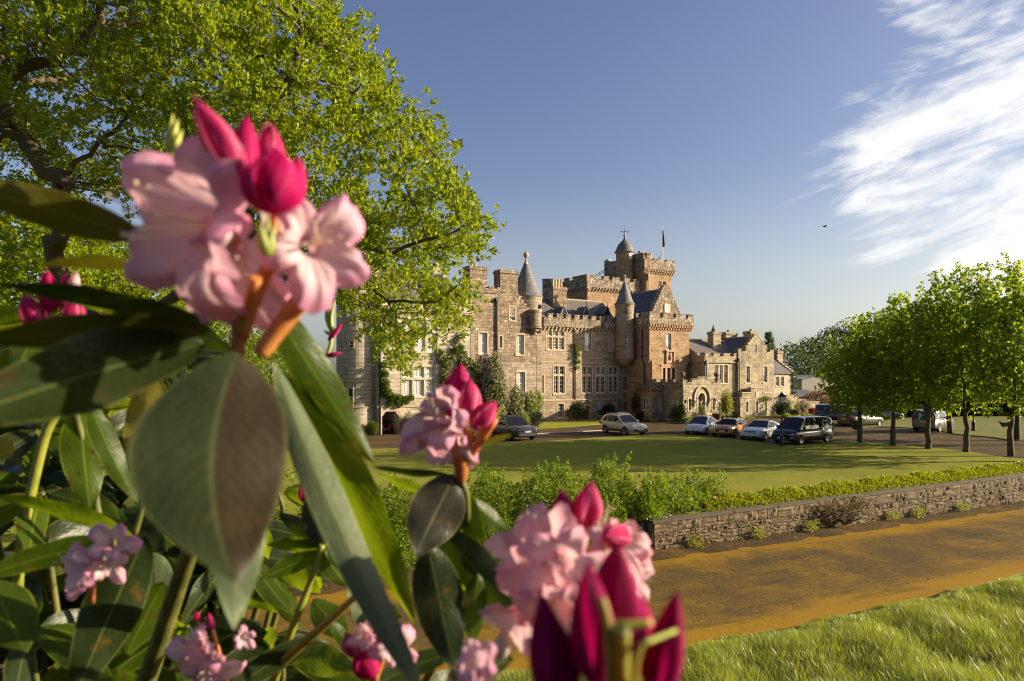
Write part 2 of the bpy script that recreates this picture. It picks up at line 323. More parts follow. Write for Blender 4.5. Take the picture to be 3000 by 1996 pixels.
def leafmat(name, c1, c2, trans, tw=0.45, rough=0.5, spec=0.35, isl=True, straw=None):
    m, nt, out = newmat(name); tc = N(nt, 'ShaderNodeTexCoord')
    rnd = N(nt, 'ShaderNodeNewGeometry').outputs['Random Per Island'] if isl else noise(nt, tc.outputs['Object'], 9, 2)
    big = noise(nt, tc.outputs['Object'], 0.5, 3)
    f = mth(nt, 'ADD', mth(nt, 'MULTIPLY', rnd, 0.65), mth(nt, 'MULTIPLY', mth(nt, 'SUBTRACT', big, 0.35), 0.8), clamp=True)
    col = mixc(nt, f, c1, c2); tcol = mixc(nt, f, [x * 0.8 for x in trans], trans)
    if straw: col = mixc(nt, smooth(nt, rnd, .90, .93), col, straw)
    b = N(nt, 'ShaderNodeBsdfPrincipled', {'Base Color': col, 'Roughness': rough, 'Specular IOR Level': spec})
    t = N(nt, 'ShaderNodeBsdfTranslucent', {'Color': tcol}); mx = N(nt, 'ShaderNodeMixShader', {0: tw, 1: b.outputs[0], 2: t.outputs[0]})
    nt.links.new(mx.outputs[0], out.inputs[0]); return m
M['oakleaf'] = leafmat('spring_oak_leaf', (0.090, 0.145, 0.002), (0.22, 0.265, 0.003), (0.46, 0.54, 0.003), 0.42)
M['limeleaf'] = leafmat('lime_tree_leaf', (0.075, 0.145, 0.010), (0.140, 0.220, 0.012), (0.48, 0.60, 0.012), 0.52)
M['woodleaf'] = leafmat('woodland_leaf', (0.040, 0.066, 0.013), (0.072, 0.098, 0.020), (0.10, 0.15, 0.015), 0.3)
M['darkleaf'] = leafmat('dark_evergreen_leaf', (0.018, 0.035, 0.008), (0.035, 0.055, 0.010), (0.05, 0.08, 0.01), 0.2)
M['shrubleaf'] = leafmat('shrub_leaf', (0.085, 0.155, 0.008), (0.18, 0.25, 0.014), (0.32, 0.44, 0.015), 0.42)
M['yelleaf'] = leafmat('yellow_green_leaf', (0.17, 0.22, 0.010), (0.38, 0.38, 0.02), (0.45, 0.48, 0.015), 0.35)
M['ivyleaf'] = leafmat('climber_leaf', (0.05, 0.088, 0.008), (0.115, 0.155, 0.014), (0.20, 0.27, 0.01), 0.35)
M['blossom'] = leafmat('pale_blossom', (0.62, 0.50, 0.40), (0.75, 0.66, 0.52), (0.5, 0.4, 0.3), 0.3)
M['redleaf'] = leafmat('red_azalea', (0.35, 0.02, 0.02), (0.5, 0.05, 0.04), (0.4, 0.03, 0.03), 0.3)
M['rust'] = leafmat('copper_leaf', (0.085, 0.075, 0.018), (0.20, 0.085, 0.035), (0.2, 0.1, 0.03), 0.3)
M['dry'] = leafmat('dry_twig_leaf', (0.14, 0.11, 0.045), (0.25, 0.2, 0.09), (0.2, 0.16, 0.05), 0.3)
M['blade'] = leafmat('grass_blade', (0.10, 0.165, 0.012), (0.36, 0.40, 0.085), (0.44, 0.50, 0.04), 0.42, 0.35, 0.35, True, (0.50, 0.42, 0.20))
def barkmat(name, a, b, moss):
    m, nt, out = newmat(name); tc = N(nt, 'ShaderNodeTexCoord'); ob = tc.outputs['Object']
    mp = N(nt, 'ShaderNodeMapping', {'Vector': ob, 'Scale': (1, 1, 0.25)}).outputs[0]
    n1 = noise(nt, mp, 14, 6, 0.7); col = mixc(nt, n1, a, b)
    col = mixc(nt, mth(nt, 'MULTIPLY', smooth(nt, noise(nt, ob, 1.6, 5, 0.65), 0.48, 0.65), 0.75), col, moss)
    principled(nt, out, col, 0.9, n1, 0.9, 0.04); return m
M['bark'] = barkmat('mossy_bark', (0.045, 0.032, 0.018), (0.13, 0.10, 0.06), (0.10, 0.095, 0.02))
M['bark2'] = barkmat('grey_bark', (0.045, 0.036, 0.024), (0.12, 0.098, 0.064), (0.06, 0.062, 0.02))
M['twig'] = barkmat('twig_bark', (0.05, 0.03, 0.015), (0.12, 0.08, 0.04), (0.09, 0.08, 0.03))
# ------------------------------------------------------------------ ground: lawns, drive, road, bank
WO = np.array([4.66, 22.5]); WD = np.array([0.883, 0.469]); WN = np.array([0.469, -0.883])
def soff(t): return np.where(np.asarray(t) < 0, -0.0093 * np.asarray(t, float) ** 2, 0.0) if np.ndim(t) else (-0.0093 * t * t if t < 0 else 0.0)
def ts(t, s):
    s2 = s + soff(t); return WO[0] + WD[0] * t + WN[0] * s2, WO[1] + WD[1] * t + WN[1] * s2
def zroad(t): return -1.02 - 0.0155 * t
def zbank(t, sp): return zroad(t) + 0.14 * sp + 0.045 * np.maximum(sp - 4, 0) ** 2 * np.where(sp < 13, 1, 0) + np.where(sp >= 13, 0.045 * 81 + 0.1 * (sp - 13), 0)
def strip(name, tr, rows, mat, zf, uvs=True, sub=None):
    """sheet in road coordinates: tr = t values, rows = s values, zf(t, s)"""
    T, S = np.meshgrid(tr, rows, indexing='ij'); X, Y = ts(T.ravel(), S.ravel()); Z = zf(T.ravel(), S.ravel())
    V = np.stack([X, Y, Z], 1); nt_, ns = len(tr), len(rows)
    i, j = np.meshgrid(np.arange(nt_ - 1), np.arange(ns - 1), indexing='ij'); a = (i * ns + j).ravel()
    Fc = np.stack([a, a + 1, a + ns + 1, a + ns], 1)[:, ::-1]
    uv = np.stack([T.ravel(), S.ravel()], 1)[Fc.ravel()]
    return npmesh(name, V, Fc, mat, smooth=True, uv=uv)
def poly(name, pts, z, mat, skirt=0.0, kind='structure'):
    m = MB(); m.face([(p[0], p[1], z) for p in pts])
    if skirt:
        for a, b in zip(pts, pts[1:] + pts[:1]): m.face([(a[0], a[1], z), (a[0], a[1], z - skirt), (b[0], b[1], z - skirt), (b[0], b[1], z)])
    o = m.build(name, mat); tag(o, kind=kind); return o
def ccw(p):
    a = sum(p[i][0] * p[(i + 1) % len(p)][1] - p[(i + 1) % len(p)][0] * p[i][1] for i in range(len(p))); return p if a > 0 else p[::-1]
def g2(u, v, z=0.0): p = gnd(u, v, z); return (p.x, p.y)
def curve(pts, n=6):
    out = []
    for i in range(len(pts) - 1):
        p0, p1, p2, p3 = pts[max(i - 1, 0)], pts[i], pts[i + 1], pts[min(i + 2, len(pts) - 1)]
        for k in range(n):
            t = k / n; out.append(tuple(0.5 * (2 * b + (c - a) * t + (2 * a - 5 * b + 4 * c - d) * t * t + (3 * b - a - 3 * c + d) * t ** 3) for a, b, c, d in zip(p0, p1, p2, p3)))
    return out + [pts[-1]]
# everything behind the road: a broad sheet of rough grass reaching the horizon
bk = [ts(t, -0.2 if t > 0 else -2.6) for t in np.linspace(90, -70, 60)]
poly('ground', ccw(bk + [(-3000, -20), (-3000, 4000), (3000, 4000), (3000, 60)]), -0.03, M['rough'])
drv_far = [(-60, 66), (-30, 58)]
poly('driveway', ccw([(-70, 40), (-40, 36), (-8, 36), (10, 35), (20, 34.5), (28, 38), (46, 47.5), (70, 60.5), (120, 88), (120, 104), (70, 96), (36, 100), (10, 72), (-12, 56.2), (-30, 62), (-70, 80)]), -0.02, M['drive'])
edge = curve([(-40, 41)] + [g2(u, v) for u, v in ((1069, 1317), (1300, 1304), (1570, 1295), (1797, 1280), (1960, 1273), (2040, 1277), (2170, 1290), (2271, 1303), (2340, 1306), (2445, 1295), (2530, 1296), (2628, 1305), (2735, 1314), (2848, 1326), (3000, 1346))] + [(34.5, 41.8), (41, 45.0)])
front = [ts(t, -0.35 if t > 0 else -2.6) for t in np.linspace(41, -60, 50)]
lawn = poly('lawn', ccw(edge + front), 0.03, M['lawn'], 0.08)
fl = curve([g2(2510, 1254), g2(2580, 1252), g2(2680, 1256), g2(2775, 1267), g2(2800, 1273), g2(2900, 1282), g2(3010, 1291), (50, 57.5), (62, 65), (110, 92)])
poly('far_lawn', ccw(fl + [(130, 120), (90, 100), (60, 84), (42, 76)]), 0.06, M['dewy'], 0.1)
cl = curve([g2(1480, 1262), g2(1560, 1257), g2(1650, 1252), g2(1765, 1243)]) + [(12.6, 77.5), (3.6, 72.6), (-0.5, 63.6)]
poly('castle_lawn', ccw(cl), 0.05, M['lawn'], 0.08)
cl2 = curve([g2(2120, 1228), g2(2200, 1224), g2(2290, 1221), g2(2340, 1218)]) + [(42, 91), (32.5, 86), (25.0, 80.8)]
poly('entrance_lawn', ccw(cl2), 0.05, M['lawn'], 0.08)
# pale kerb line across the drive
kb = MB()
a, b = gnd(1540, 1273, 0.0), gnd(1790, 1260, 0.0); dv = (b - a).normalized(); nv = Vector((-dv.y, dv.x, 0)) * 0.11
for (q0, q1) in ((a, a + (b - a) * 0.55), (a + (b - a) * 0.57, b)):
    c = (q0 + q1) / 2; kb.box((c.x, c.y, 0.01), ((q1 - q0).length, 0.22, 0.06), dv)
tag(kb.build('drainage_channel', simple('pale_kerb_stone', (0.42, 0.38, 0.32), 0.8, 0.2)), kind='structure')
# road below the wall, gravel margin, verge slope on the left, bank on the near side
tr = np.concatenate([np.linspace(-60, -5, 50), np.linspace(-4, 30, 40), np.linspace(32, 120, 30)])
def bumps(t, s): return np.clip((s - 7.0) / 1.5, 0, 1) * (0.10 * np.sin(t * 1.1 + 1.3 * np.sin(s * .9)) * np.sin(s * 1.4 + .6 * t) + 0.05 * np.sin(t * 2.9 + s * 2.1))
def wob(t, s): return 0.02 * np.sin(t * 1.7 + s) + 0.015 * np.sin(t * 4.1 - 2 * s)
tag(strip('road', tr, np.linspace(0.55, 7.15, 9), M['road'], lambda t, s: zroad(t) + 0.03 * (1 - ((s - 3.8) / 3.3) ** 2)), kind='structure')
tag(strip('gravel_margin', np.linspace(-60, 120, 300), np.linspace(-0.15, 0.95, 8), M['gravel'], lambda t, s: zroad(t) + 0.05 * np.clip((0.8 - s) / 0.8, 0, 1) + wob(t * 2, s) * 0.6 + 0.012), kind='structure')
tag(strip('verge', np.linspace(-60, 0.05, 140), np.linspace(-2.65, 0.05, 12), M['rough'], lambda t, s: (-0.02 * np.clip((-s) / 2.6, 0, 1) + (zroad(t) + 0.06) * (1 - np.clip((-s) / 2.6, 0, 1) ** 0.8)) + wob(t, s * 3) * 1.5), kind='structure')
tag(strip('bank', np.linspace(-60, 120, 260), 6.92 + np.array([0, .15, .4, .8, 1.3, 2, 2.8, 3.6, 4.5, 5.5, 6.5, 7.5, 8.5, 9.5, 11, 13, 16, 22, 40]), M['bankg'], lambda t, s: zbank(t, s - 6.7) + 0.05 + bumps(t, s) + wob(t, s) * 1.2 + np.where(s < 7.0, -0.09, 0)), kind='structure')

def blades(n, t0, t1, s0, s1, h0, h1, wd, seed):
    r = np.random.default_rng(seed); t = r.uniform(t0, t1, n); s = s0 + (s1 - s0) * r.uniform(0, 1, n)
    ed = 7.08 + 0.16 * np.sin(t * 2.3) + 0.10 * np.sin(t * 6.1 + 1); k = s > ed; t, s = t[k], s[k]; n = len(t)
    x, y = ts(t, s); z = zbank(t, s - 6.7) + bumps(t, s) + 0.045
    patch = 0.45 + 0.45 * (np.sin(t * 1.3 + 0.7 * np.sin(s * 1.9)) * np.sin(s * 1.7 + 1.2) * 0.5 + 0.5) + 0.45 * (np.sin(t * 7.1 + 2 * np.sin(s * 5)) * np.sin(s * 6.3 + t) * .5 + .5)
    h = r.uniform(h0, h1, n) * patch * np.clip((s - 6.9) / 0.9, 0.3, 1); a = r.uniform(0, 2 * PI, n); lean = r.normal(0.0, 0.46, (n, 2)) + np.array([-0.18, 0.05])
    wv = np.stack([np.cos(a), np.sin(a), 0 * a], 1) * (wd * r.uniform(0.6, 1.4, n))[:, None]; b = np.stack([x, y, z], 1)
    tip = b + np.stack([lean[:, 0] * h, lean[:, 1] * h, h], 1); mid = b + (tip - b) * 0.55 + np.stack([0 * h, 0 * h, h * 0.1], 1)
    V = np.stack([b - wv, b + wv, mid + wv * 0.7, tip, mid - wv * 0.7], 1).reshape(-1, 3); i = np.arange(n) * 5
    q = np.stack([i, i + 1, i + 2, i + 4], 1); tr3 = np.stack([i + 4, i + 2, i + 3, i + 3], 1)
    return V, np.concatenate([np.stack([i, i + 1, i + 2], 1), np.stack([i, i + 2, i + 4], 1), np.stack([i + 4, i + 2, i + 3], 1)])
V, Fc = blades(230000, -10, 13.5, 6.85, 16.6, 0.08, 0.25, 0.0040, 5); V2, F2 = blades(42000, -8, 13.5, 6.85, 8.1, 0.08, 0.17, 0.004, 15); Fc = np.concatenate([Fc, F2 + len(V)]); V = np.concatenate([V, V2])
tag(npmesh('grass', V, Fc, M['blade'], smooth=False), 'long green grass growing on the near roadside bank', 'grass', kind='stuff')
# leaf litter and moss crumbs along the foot of the wall and on the road edges
r_ = np.random.default_rng(33); n = 7000; t = r_.uniform(-12, 30, n); s = np.where(r_.uniform(0, 1, n) < .82, np.abs(r_.normal(0, .42, n)) + .02, r_.uniform(.6, 7.2, n)); x, y = ts(t, s); z = zroad(t) + np.where(s < .95, .05 * np.clip((.8 - s) / .8, 0, 1) + .035, .03 * (1 - ((s - 3.8) / 3.3) ** 2) + .012)
P = np.stack([x, y, z], 1); a = r_.uniform(0, 2 * PI, n); D = np.stack([np.cos(a), np.sin(a), r_.uniform(-.1, .5, n)], 1); D /= np.linalg.norm(D, axis=1, keepdims=True); L = r_.uniform(.015, .07, n)[:, None]; A = np.stack([-np.sin(a), np.cos(a), r_.normal(0, .4, n)], 1) * L * .28
V = np.stack([P, P + D * L * .5 + A, P + D * L, P + D * L * .5 - A], 1).reshape(-1, 3); i = np.arange(n) * 4; lm = leafmat('leaf_litter_mix', (0.055, 0.036, 0.018), (0.34, 0.22, 0.075), (0.2, 0.12, 0.03), 0.1)
tag(npmesh('leaf_litter', V, np.stack([i, i + 1, i + 2, i + 3], 1), lm), 'dead leaves, twigs and moss crumbs strewn along the foot of the stone wall', 'leaf litter', kind='stuff')
# ------------------------------------------------------------------ stone retaining wall
wall_e = empty('retaining_wall', (*ts(0, 0), zroad(0)), 0, 'low rough stone retaining wall with flat dark coping beside the road', 'wall')
def wp(t, s, z): x, y = ts(t, s); return Vector((x - wall_e.location.x, y - wall_e.location.y, z - wall_e.location.z))
m, nt, out = newmat('rubble_stone'); tc = N(nt, 'ShaderNodeTexCoord'); ob = tc.outputs['Object']
rnd = N(nt, 'ShaderNodeNewGeometry').outputs['Random Per Island']
col = ramp(nt, rnd, [(0, (0.085, 0.055, 0.028)), (0.3, (0.155, 0.108, 0.054)), (0.6, (0.12, 0.084, 0.043)), (0.85, (0.255, 0.185, 0.09)), (1, (0.12, 0.055, 0.03))])
n1 = noise(nt, ob, 7, 6, 0.7); n2 = noise(nt, ob, 1.2, 4, 0.6); n3 = noise(nt, ob, 40, 4, 0.6)
col = mixc(nt, mth(nt, 'MULTIPLY', smooth(nt, n1, 0.45, 0.7), 0.6), col, (0.06, 0.05, 0.042)); col = mixc(nt, mth(nt, 'MULTIPLY', smooth(nt, n2, 0.50, 0.64), 0.55), col, (0.10, 0.085, 0.022))
principled(nt, out, col, 0.92, mth(nt, 'ADD', n1, mth(nt, 'MULTIPLY', n3, 0.4)), 0.9, 0.03); M['rubble'] = m
m, nt, out = newmat('coping_stone'); tc = N(nt, 'ShaderNodeTexCoord'); ob = tc.outputs['Object']; n1 = noise(nt, ob, 5, 6, 0.7)
col = mixc(nt, n1, (0.055, 0.040, 0.025), (0.12, 0.090, 0.058)); col = mixc(nt, mth(nt, 'MULTIPLY', smooth(nt, noise(nt, ob, 2.1, 5, 0.7), 0.5, 0.62), 0.6), col, (0.10, 0.10, 0.03))
principled(nt, out, col, 0.9, n1, 0.7, 0.02); M['coping'] = m
r = random.Random(4); mb = MB(); T1 = 46.0
ztop = -0.07
def stone_block(t0, t1, za, zb, jag):
    g = 4; P = {}
    for i in range(g + 1):
        for j in range(g + 1):
            e = (i in (0, g)) or (j in (0, g)); tt = t0 + (t1 - t0) * i / g; zz = za + (zb - za) * j / g
            o = r.uniform(0.012, 0.035) if e else r.uniform(-0.005, jag)
            if not e: tt += r.uniform(-.03, .03); zz += r.uniform(-.012, .012)
            P[i, j] = wp(tt, o, zz)
    for i in range(g):
        for j in range(g): mb.face([P[i, j], P[i + 1, j], P[i + 1, j + 1], P[i, j + 1]])
    for i in range(g):
        mb.face([wp(t0 + (t1 - t0) * i / g, -.1, zb), P[i, g], P[i + 1, g], wp(t0 + (t1 - t0) * (i + 1) / g, -.1, zb)])
        mb.face([P[i, 0], wp(t0 + (t1 - t0) * i / g, -.1, za), wp(t0 + (t1 - t0) * (i + 1) / g, -.1, za), P[i + 1, 0]])
    mb.face([wp(t0, -.1, za), P[0, 0], P[0, g], wp(t0, -.1, zb)]); mb.face([P[g, 0], wp(t1, -.1, za), wp(t1, -.1, zb), P[g, g]])
tlist = 0.0
lv = [0, 0.21, 0.47, 0.66, 1.0]
for k in range(4):
    t = 0.02
    while t < T1:
        l = r.uniform(0.20, 0.75) if k < 3 else r.uniform(0.40, 1.05)
        t2 = min(t + l, T1); zr = zroad(t) - 0.03; H_ = ztop - zr
        za, zb = zr + H_ * lv[k], zr + H_ * lv[k + 1]; cut = r.random()
        if cut < (0.30 if k < 3 else .12):
            zm = za + (zb - za) * r.uniform(.4, .6); stone_block(t + .012, t2 - .012, za + .008, zm - .008, 0.06); stone_block(t + .012, t2 - .012, zm + .008, zb - .008, 0.06)
        else: stone_block(t + .012, t2 - .012, za + .01 + r.uniform(0, .012), zb - .01 - r.uniform(0, .012), 0.085)
        t = t2
for k in range(4):
    for j in range(2):
        zr = zroad(0) - .03; H_ = ztop - zr; za, zb = zr + H_ * lv[k] + .008, zr + H_ * lv[k + 1] - .008; s0_, s1_ = (-.21, -.002) if j == 0 else (-.43, -.222); o_ = r.uniform(.01, .05)
        A = [wp(-o_, s0_, za), wp(-o_ + .02, s1_, za), wp(-o_, s1_, zb), wp(-o_ - .015, s0_, zb)]; B = [wp(.15, s0_, za), wp(.15, s1_, za), wp(.15, s1_, zb), wp(.15, s0_, zb)]; mb.face(A[::-1])
        for i in range(4): mb.face([A[i], A[(i + 1) % 4], B[(i + 1) % 4], B[i]])
mb.build('stone_face', M['rubble'], wall_e)
bk_ = MB()
for t in np.arange(0, T1, 2.0):
    bk_.face([wp(t, -.03, zroad(t) - .1), wp(t + 2, -.03, zroad(t + 2) - .1), wp(t + 2, -.03, ztop), wp(t, -.03, ztop)])
bk_.face([wp(0, -.03, zroad(0) - .1), wp(0, -.03, ztop), wp(0, -.45, ztop), wp(0, -.45, zroad(0) - .1)])
bk_.build('mortar', simple('mortar_earth', (0.05, 0.042, 0.032), 0.95, 0.3), wall_e)
cp = MB(); t = -0.06
while t < T1:
    l = r.uniform(0.7, 1.25); x0, x1 = t + .006, t + l - .006; dz = r.uniform(-.008, .008); o = r.uniform(0.035, 0.065)
    A = [wp(x0, o, ztop + .005 + dz), wp(x1, o, ztop + .005 + dz), wp(x1, -.42, ztop + .005 + dz), wp(x0, -.42, ztop + .005 + dz)]; B = [p + Vector((0, 0, .085)) for p in A]
    for f in ([B[0], B[1], B[2], B[3]], [A[0], A[1], B[1], B[0]], [A[1], A[2], B[2], B[1]], [A[3], A[0], B[0], B[3]], A[::-1], [A[2], A[3], B[3], B[2]]): cp.face(f)
    t += l
cp.build('coping', M['coping'], wall_e)
# ------------------------------------------------------------------ castle
CA = R(33); CD = (math.cos(CA), math.sin(CA)); CN = (CD[1], -CD[0])
class Plane:
    def __init__(s, o, d=CD): s.o = o; s.d = d; s.n = (d[1], -d[0])
    def P(s, a, z, off=0.0): return Vector((s.o[0] + s.d[0] * a + s.n[0] * off, s.o[1] + s.d[1] * a + s.n[1] * off, z))
    def s_(s, u, off=0.0):
        a = (u - U0) / F; ox, oy = s.o[0] + s.n[0] * off, s.o[1] + s.n[1] * off; return (a * oy - ox) / (s.d[0] - a * s.d[1])
    def z_(s, u, v, off=0.0):
        k = s.s_(u, off); Y = s.o[1] + s.n[1] * off + s.d[1] * k; return HC + (V0 - v) / F * Y
    def back(s, off): return Plane((s.o[0] - s.n[0] * off, s.o[1] - s.n[1] * off), s.d)
pA = Plane((-10.9, 56.4)); pB = Plane((3.18, 73.0)); pT = Plane((15.4, 76.5)); pTl = Plane((13.4, 79.6), (CN[0], CN[1]))
pTl.n = (-CD[0], -CD[1])
pP = Plane((18.2, 72.5)); pR = Plane((22.2, 78.7))
castle = empty('castle', (0, 66, 0), 0, 'large baronial sandstone castle with turrets, battlements and slate roofs', 'castle')
CO = castle.location
def cb(mb, name, mats, parent=None, weld=False):
    o = mb.build(name, mats, parent or castle, org=CO if parent is None else CO, weld=weld); return o
# sub-parts of a part sit at the same local origin: their parent part has no transform of its own
def wallface(mb, pl, s0, s1, z0, z1, holes=(), mi=0):
    S = sorted({s0, s1, *[min(max(h[0], s0), s1) for h in holes], *[min(max(h[1], s0), s1) for h in holes]})
    Z = sorted({z0, z1, *[min(max(h[2], z0), z1) for h in holes], *[min(max(h[3], z0), z1) for h in holes]})
    for a, b in zip(S[:-1], S[1:]):
        if b - a < 1e-6: continue
        run = None
        for c, d in zip(Z[:-1], Z[1:]):
            if d - c < 1e-6: continue
            m_ = ((a + b) / 2, (c + d) / 2); ins = any(h[0] < m_[0] < h[1] and h[2] < m_[1] < h[3] for h in holes)
            if ins:
                if run: quad(mb, pl, a, b, *run, mi); run = None
            else: run = (run[0], d) if run else (c, d)
        if run: quad(mb, pl, a, b, *run, mi)
    for h in holes:
        dp = h[4] if len(h) > 4 else 0.22; a, b, c, d = h[:4]
        q = pl.P
        mb.face([q(a, c), q(a, c, -dp), q(a, d, -dp), q(a, d)][::-1], mi); mb.face([q(b, c), q(b, c, -dp), q(b, d, -dp), q(b, d)], mi)
        mb.face([q(a, c), q(b, c), q(b, c, -dp), q(a, c, -dp)][::-1], mi); mb.face([q(a, d), q(b, d), q(b, d, -dp), q(a, d, -dp)], mi)
def quad(mb, pl, a, b, c, d, mi=0, off=0.0): mb.face([pl.P(a, c, off), pl.P(b, c, off), pl.P(b, d, off), pl.P(a, d, off)], mi)
def slab(mb, pl, a, b, c, d, o0, o1, mi=0):
    """box on a plane: along a..b, height c..d, offsets o0 (back) .. o1 (front)"""
    q = pl.P; A = [q(a, c, o0), q(b, c, o0), q(b, c, o1), q(a, c, o1)]; B = [q(a, d, o0), q(b, d, o0), q(b, d, o1), q(a, d, o1)]
    if Vector(pl.n).dot(Vector((pl.d[1], -pl.d[0]))) < 0: A, B = A[::-1], B[::-1]
    for f in (A[::1], [B[0], B[3], B[2], B[1]][::-1], [A[3], A[2], B[2], B[3]], [A[1], A[0], B[0], B[1]], [A[0], A[3], B[3], B[0]], [A[2], A[1], B[1], B[2]]):
        mb.face(f if True else f[::-1], mi)
def shell(mb, pl, s0, s1, z0, z1, depth, mi=0, top=True):
    q = pl.P
    mb.face([q(s0, z0, -depth), q(s0, z0), q(s0, z1), q(s0, z1, -depth)], mi); mb.face([q(s1, z0), q(s1, z0, -depth), q(s1, z1, -depth), q(s1, z1)], mi)
    mb.face([q(s1, z0, -depth), q(s0, z0, -depth), q(s0, z1, -depth), q(s1, z1, -depth)], mi)
    if top: mb.face([q(s0, z1), q(s1, z1), q(s1, z1, -depth), q(s0, z1, -depth)], mi)
def extr(mb, pl, pts, o0, o1, mi=0):
    f = [pl.P(a, z, o1) for a, z in pts]; b = [pl.P(a, z, o0) for a, z in pts]; mb.face(f, mi); mb.face(b[::-1], mi)
    for i in range(len(pts)): j = (i + 1) % len(pts); mb.face([f[j], f[i], b[i], b[j]], mi)
def window(pl, u0, v0, u1, v1, cols=1, tv=None, bars=(2, 4), blind=None, sur='dress', w=0.15, mull=0.16, hood=False, deep=0.2, off=0.0, leaded=False):
    """a window in the plane; returns the hole for the wall"""
    q = pl if off == 0 else pl.back(-off)
    a, b = q.s_(u0), q.s_(u1); um = (u0 + u1) / 2; zt, zb = q.z_(um, v0), q.z_(um, v1)
    sm = MB()
    slab(sm, q, a - w, a, zb - 0.02, zt + w, -0.05, 0.025); slab(sm, q, b, b + w, zb - 0.02, zt + w, -0.05, 0.025); slab(sm, q, a, b, zt, zt + w, -0.05, 0.028)
    slab(sm, q, a - w, b + w, zb - 0.16, zb - 0.02, -0.05, 0.06); slab(sm, q, a, b, zb - 0.02, zb, -deep, 0.04)
    if hood: slab(sm, q, a - w - .1, b + w + .1, zt + w + .002, zt + w + .14, -0.05, 0.13)
    cells = []; cw = (b - a - mull * (cols - 1)) / cols
    rows = [(zb, zt)]
    if tv is not None:
        tz = q.z_(um, tv); rows = [(zb, tz - mull / 2), (tz + mull / 2, zt)]; slab(sm, q, a, b, tz - mull / 2, tz + mull / 2, -deep, -0.02)
    for c in range(cols):
        x0 = a + c * (cw + mull)
        if c:
            for r0, r1 in rows: slab(sm, q, x0 - mull, x0, r0, r1, -deep, -0.03)
        for r0, r1 in rows: cells.append((x0, x0 + cw, r0, r1))
    wo = cb(sm, 'window', M[sur])
    fr, gl = MB(), MB(); d0, d1 = -deep - 0.02, -deep + 0.06
    for (x0, x1, r0, r1) in cells:
        fw = 0.055
        slab(fr, q, x0, x0 + fw, r0, r1, d0, d1); slab(fr, q, x1 - fw, x1, r0, r1, d0, d1); slab(fr, q, x0 + fw, x1 - fw, r0, r0 + fw * 1.4, d0, d1); slab(fr, q, x0 + fw, x1 - fw, r1 - fw, r1, d0, d1)
        nb = bars if tv is None or r1 - r0 > 0.6 * (zt - zb) else (bars[0], max(2, bars[1] // 2))
        bw_ = 0.022
        for k in range(1, nb[0]):
            x = x0 + (x1 - x0) * k / nb[0]; slab(fr, q, x - bw_ / 2, x + bw_ / 2, r0 + fw, r1 - fw, d0, d1 - .035)
        for k in range(1, nb[1]):
            z = r0 + (r1 - r0) * k / nb[1]; h = 0.06 if (tv is None and k == nb[1] // 2 and bars[1] % 2 == 0) else bw_
            slab(fr, q, x0 + fw, x1 - fw, z - h / 2, z + h / 2, d0, d1 - (.02 if h > .04 else .033))
        zm = r0
        if blind == 'full': segs = [(r0, r1, 1)]
        elif blind: zm = r1 - (r1 - r0) * blind; segs = [(r0, zm, 0), (zm, r1, 1)]
        else: segs = [(r0, r1, 0)]
        for g0, g1, mi in segs: quad(gl, q, x0 + .01, x1 - .01, g0, g1, mi, -deep)
    cb(fr, 'sash', M['cast'] if leaded else M['white'], wo); cb(gl, 'pane', [M['glass'], M['blind']], wo)
    return (a, b, zb - 0.02, zt, deep + 0.25)
def reparent_fix():
    for o in COL.objects:
        if o.parent and o.parent.parent is castle: pass
def parapet(pl, s0, s1, zs, zc, zt, merlons, off=0.32, thick=0.4, corb=0.42, zcb=None, mat='lich', name='parapet', string=True):
    """crenellated parapet: zs string course, zc crenel level, zt merlon top; merlons = list of (sa, sb)"""
    mb = MB(); slab(mb, pl, s0, s1, zs, zc, off - thick, off)
    for a, b in merlons:
        slab(mb, pl, a, b, zc + .002, zt - .09, off - thick + .002, off - .002); slab(mb, pl, a - .05, b + .05, zt - .088, zt, off - thick - .04, off + .05)
    ms = sorted(merlons); g = [(s0, ms[0][0] - .05)] + [(x[1] + .05, y[0] - .05) for x, y in zip(ms[:-1], ms[1:])] + [(ms[-1][1] + .05, s1)] if ms else [(s0, s1)]
    for a, b in g:
        if b - a > 0.05: slab(mb, pl, a, b, zc + .003, zc + .07, off - thick - .03, off + .045)
    if string: slab(mb, pl, s0 - .02, s1 + .02, zs - .14, zs - .002, 0.0, off + .07)
    o = cb(mb, name, M[mat])
    if corb:
        c = MB(); x = s0 + .15; h = 0.34 if zcb is None else zs - .14 - zcb
        while x < s1 - .1:
            slab(c, pl, x, x + .2, zs - .142 - h * .5, zs - .142, 0.0, off); slab(c, pl, x + .012, x + .188, zs - .142 - h, zs - .144 - h * .5, 0.0, off * .55); x += corb
        slab(c, pl, s0, s1, zs - .24 - h, zs - .145 - h, 0.0, .05)
        cb(c, 'corbel_table', M['dressp'] if mat == 'lich' and pl in (pT, pTl) else M['dress'], o)
    return o
def even(s0, s1, n, frac=0.55, ends=True):
    """n merlons evenly spaced, first and last flush with the ends"""
    L = s1 - s0; p = L / (n - 1 + frac) if n > 1 else L; return [(s0 + i * p + .001, s0 + i * p + p * frac) for i in range(n)]
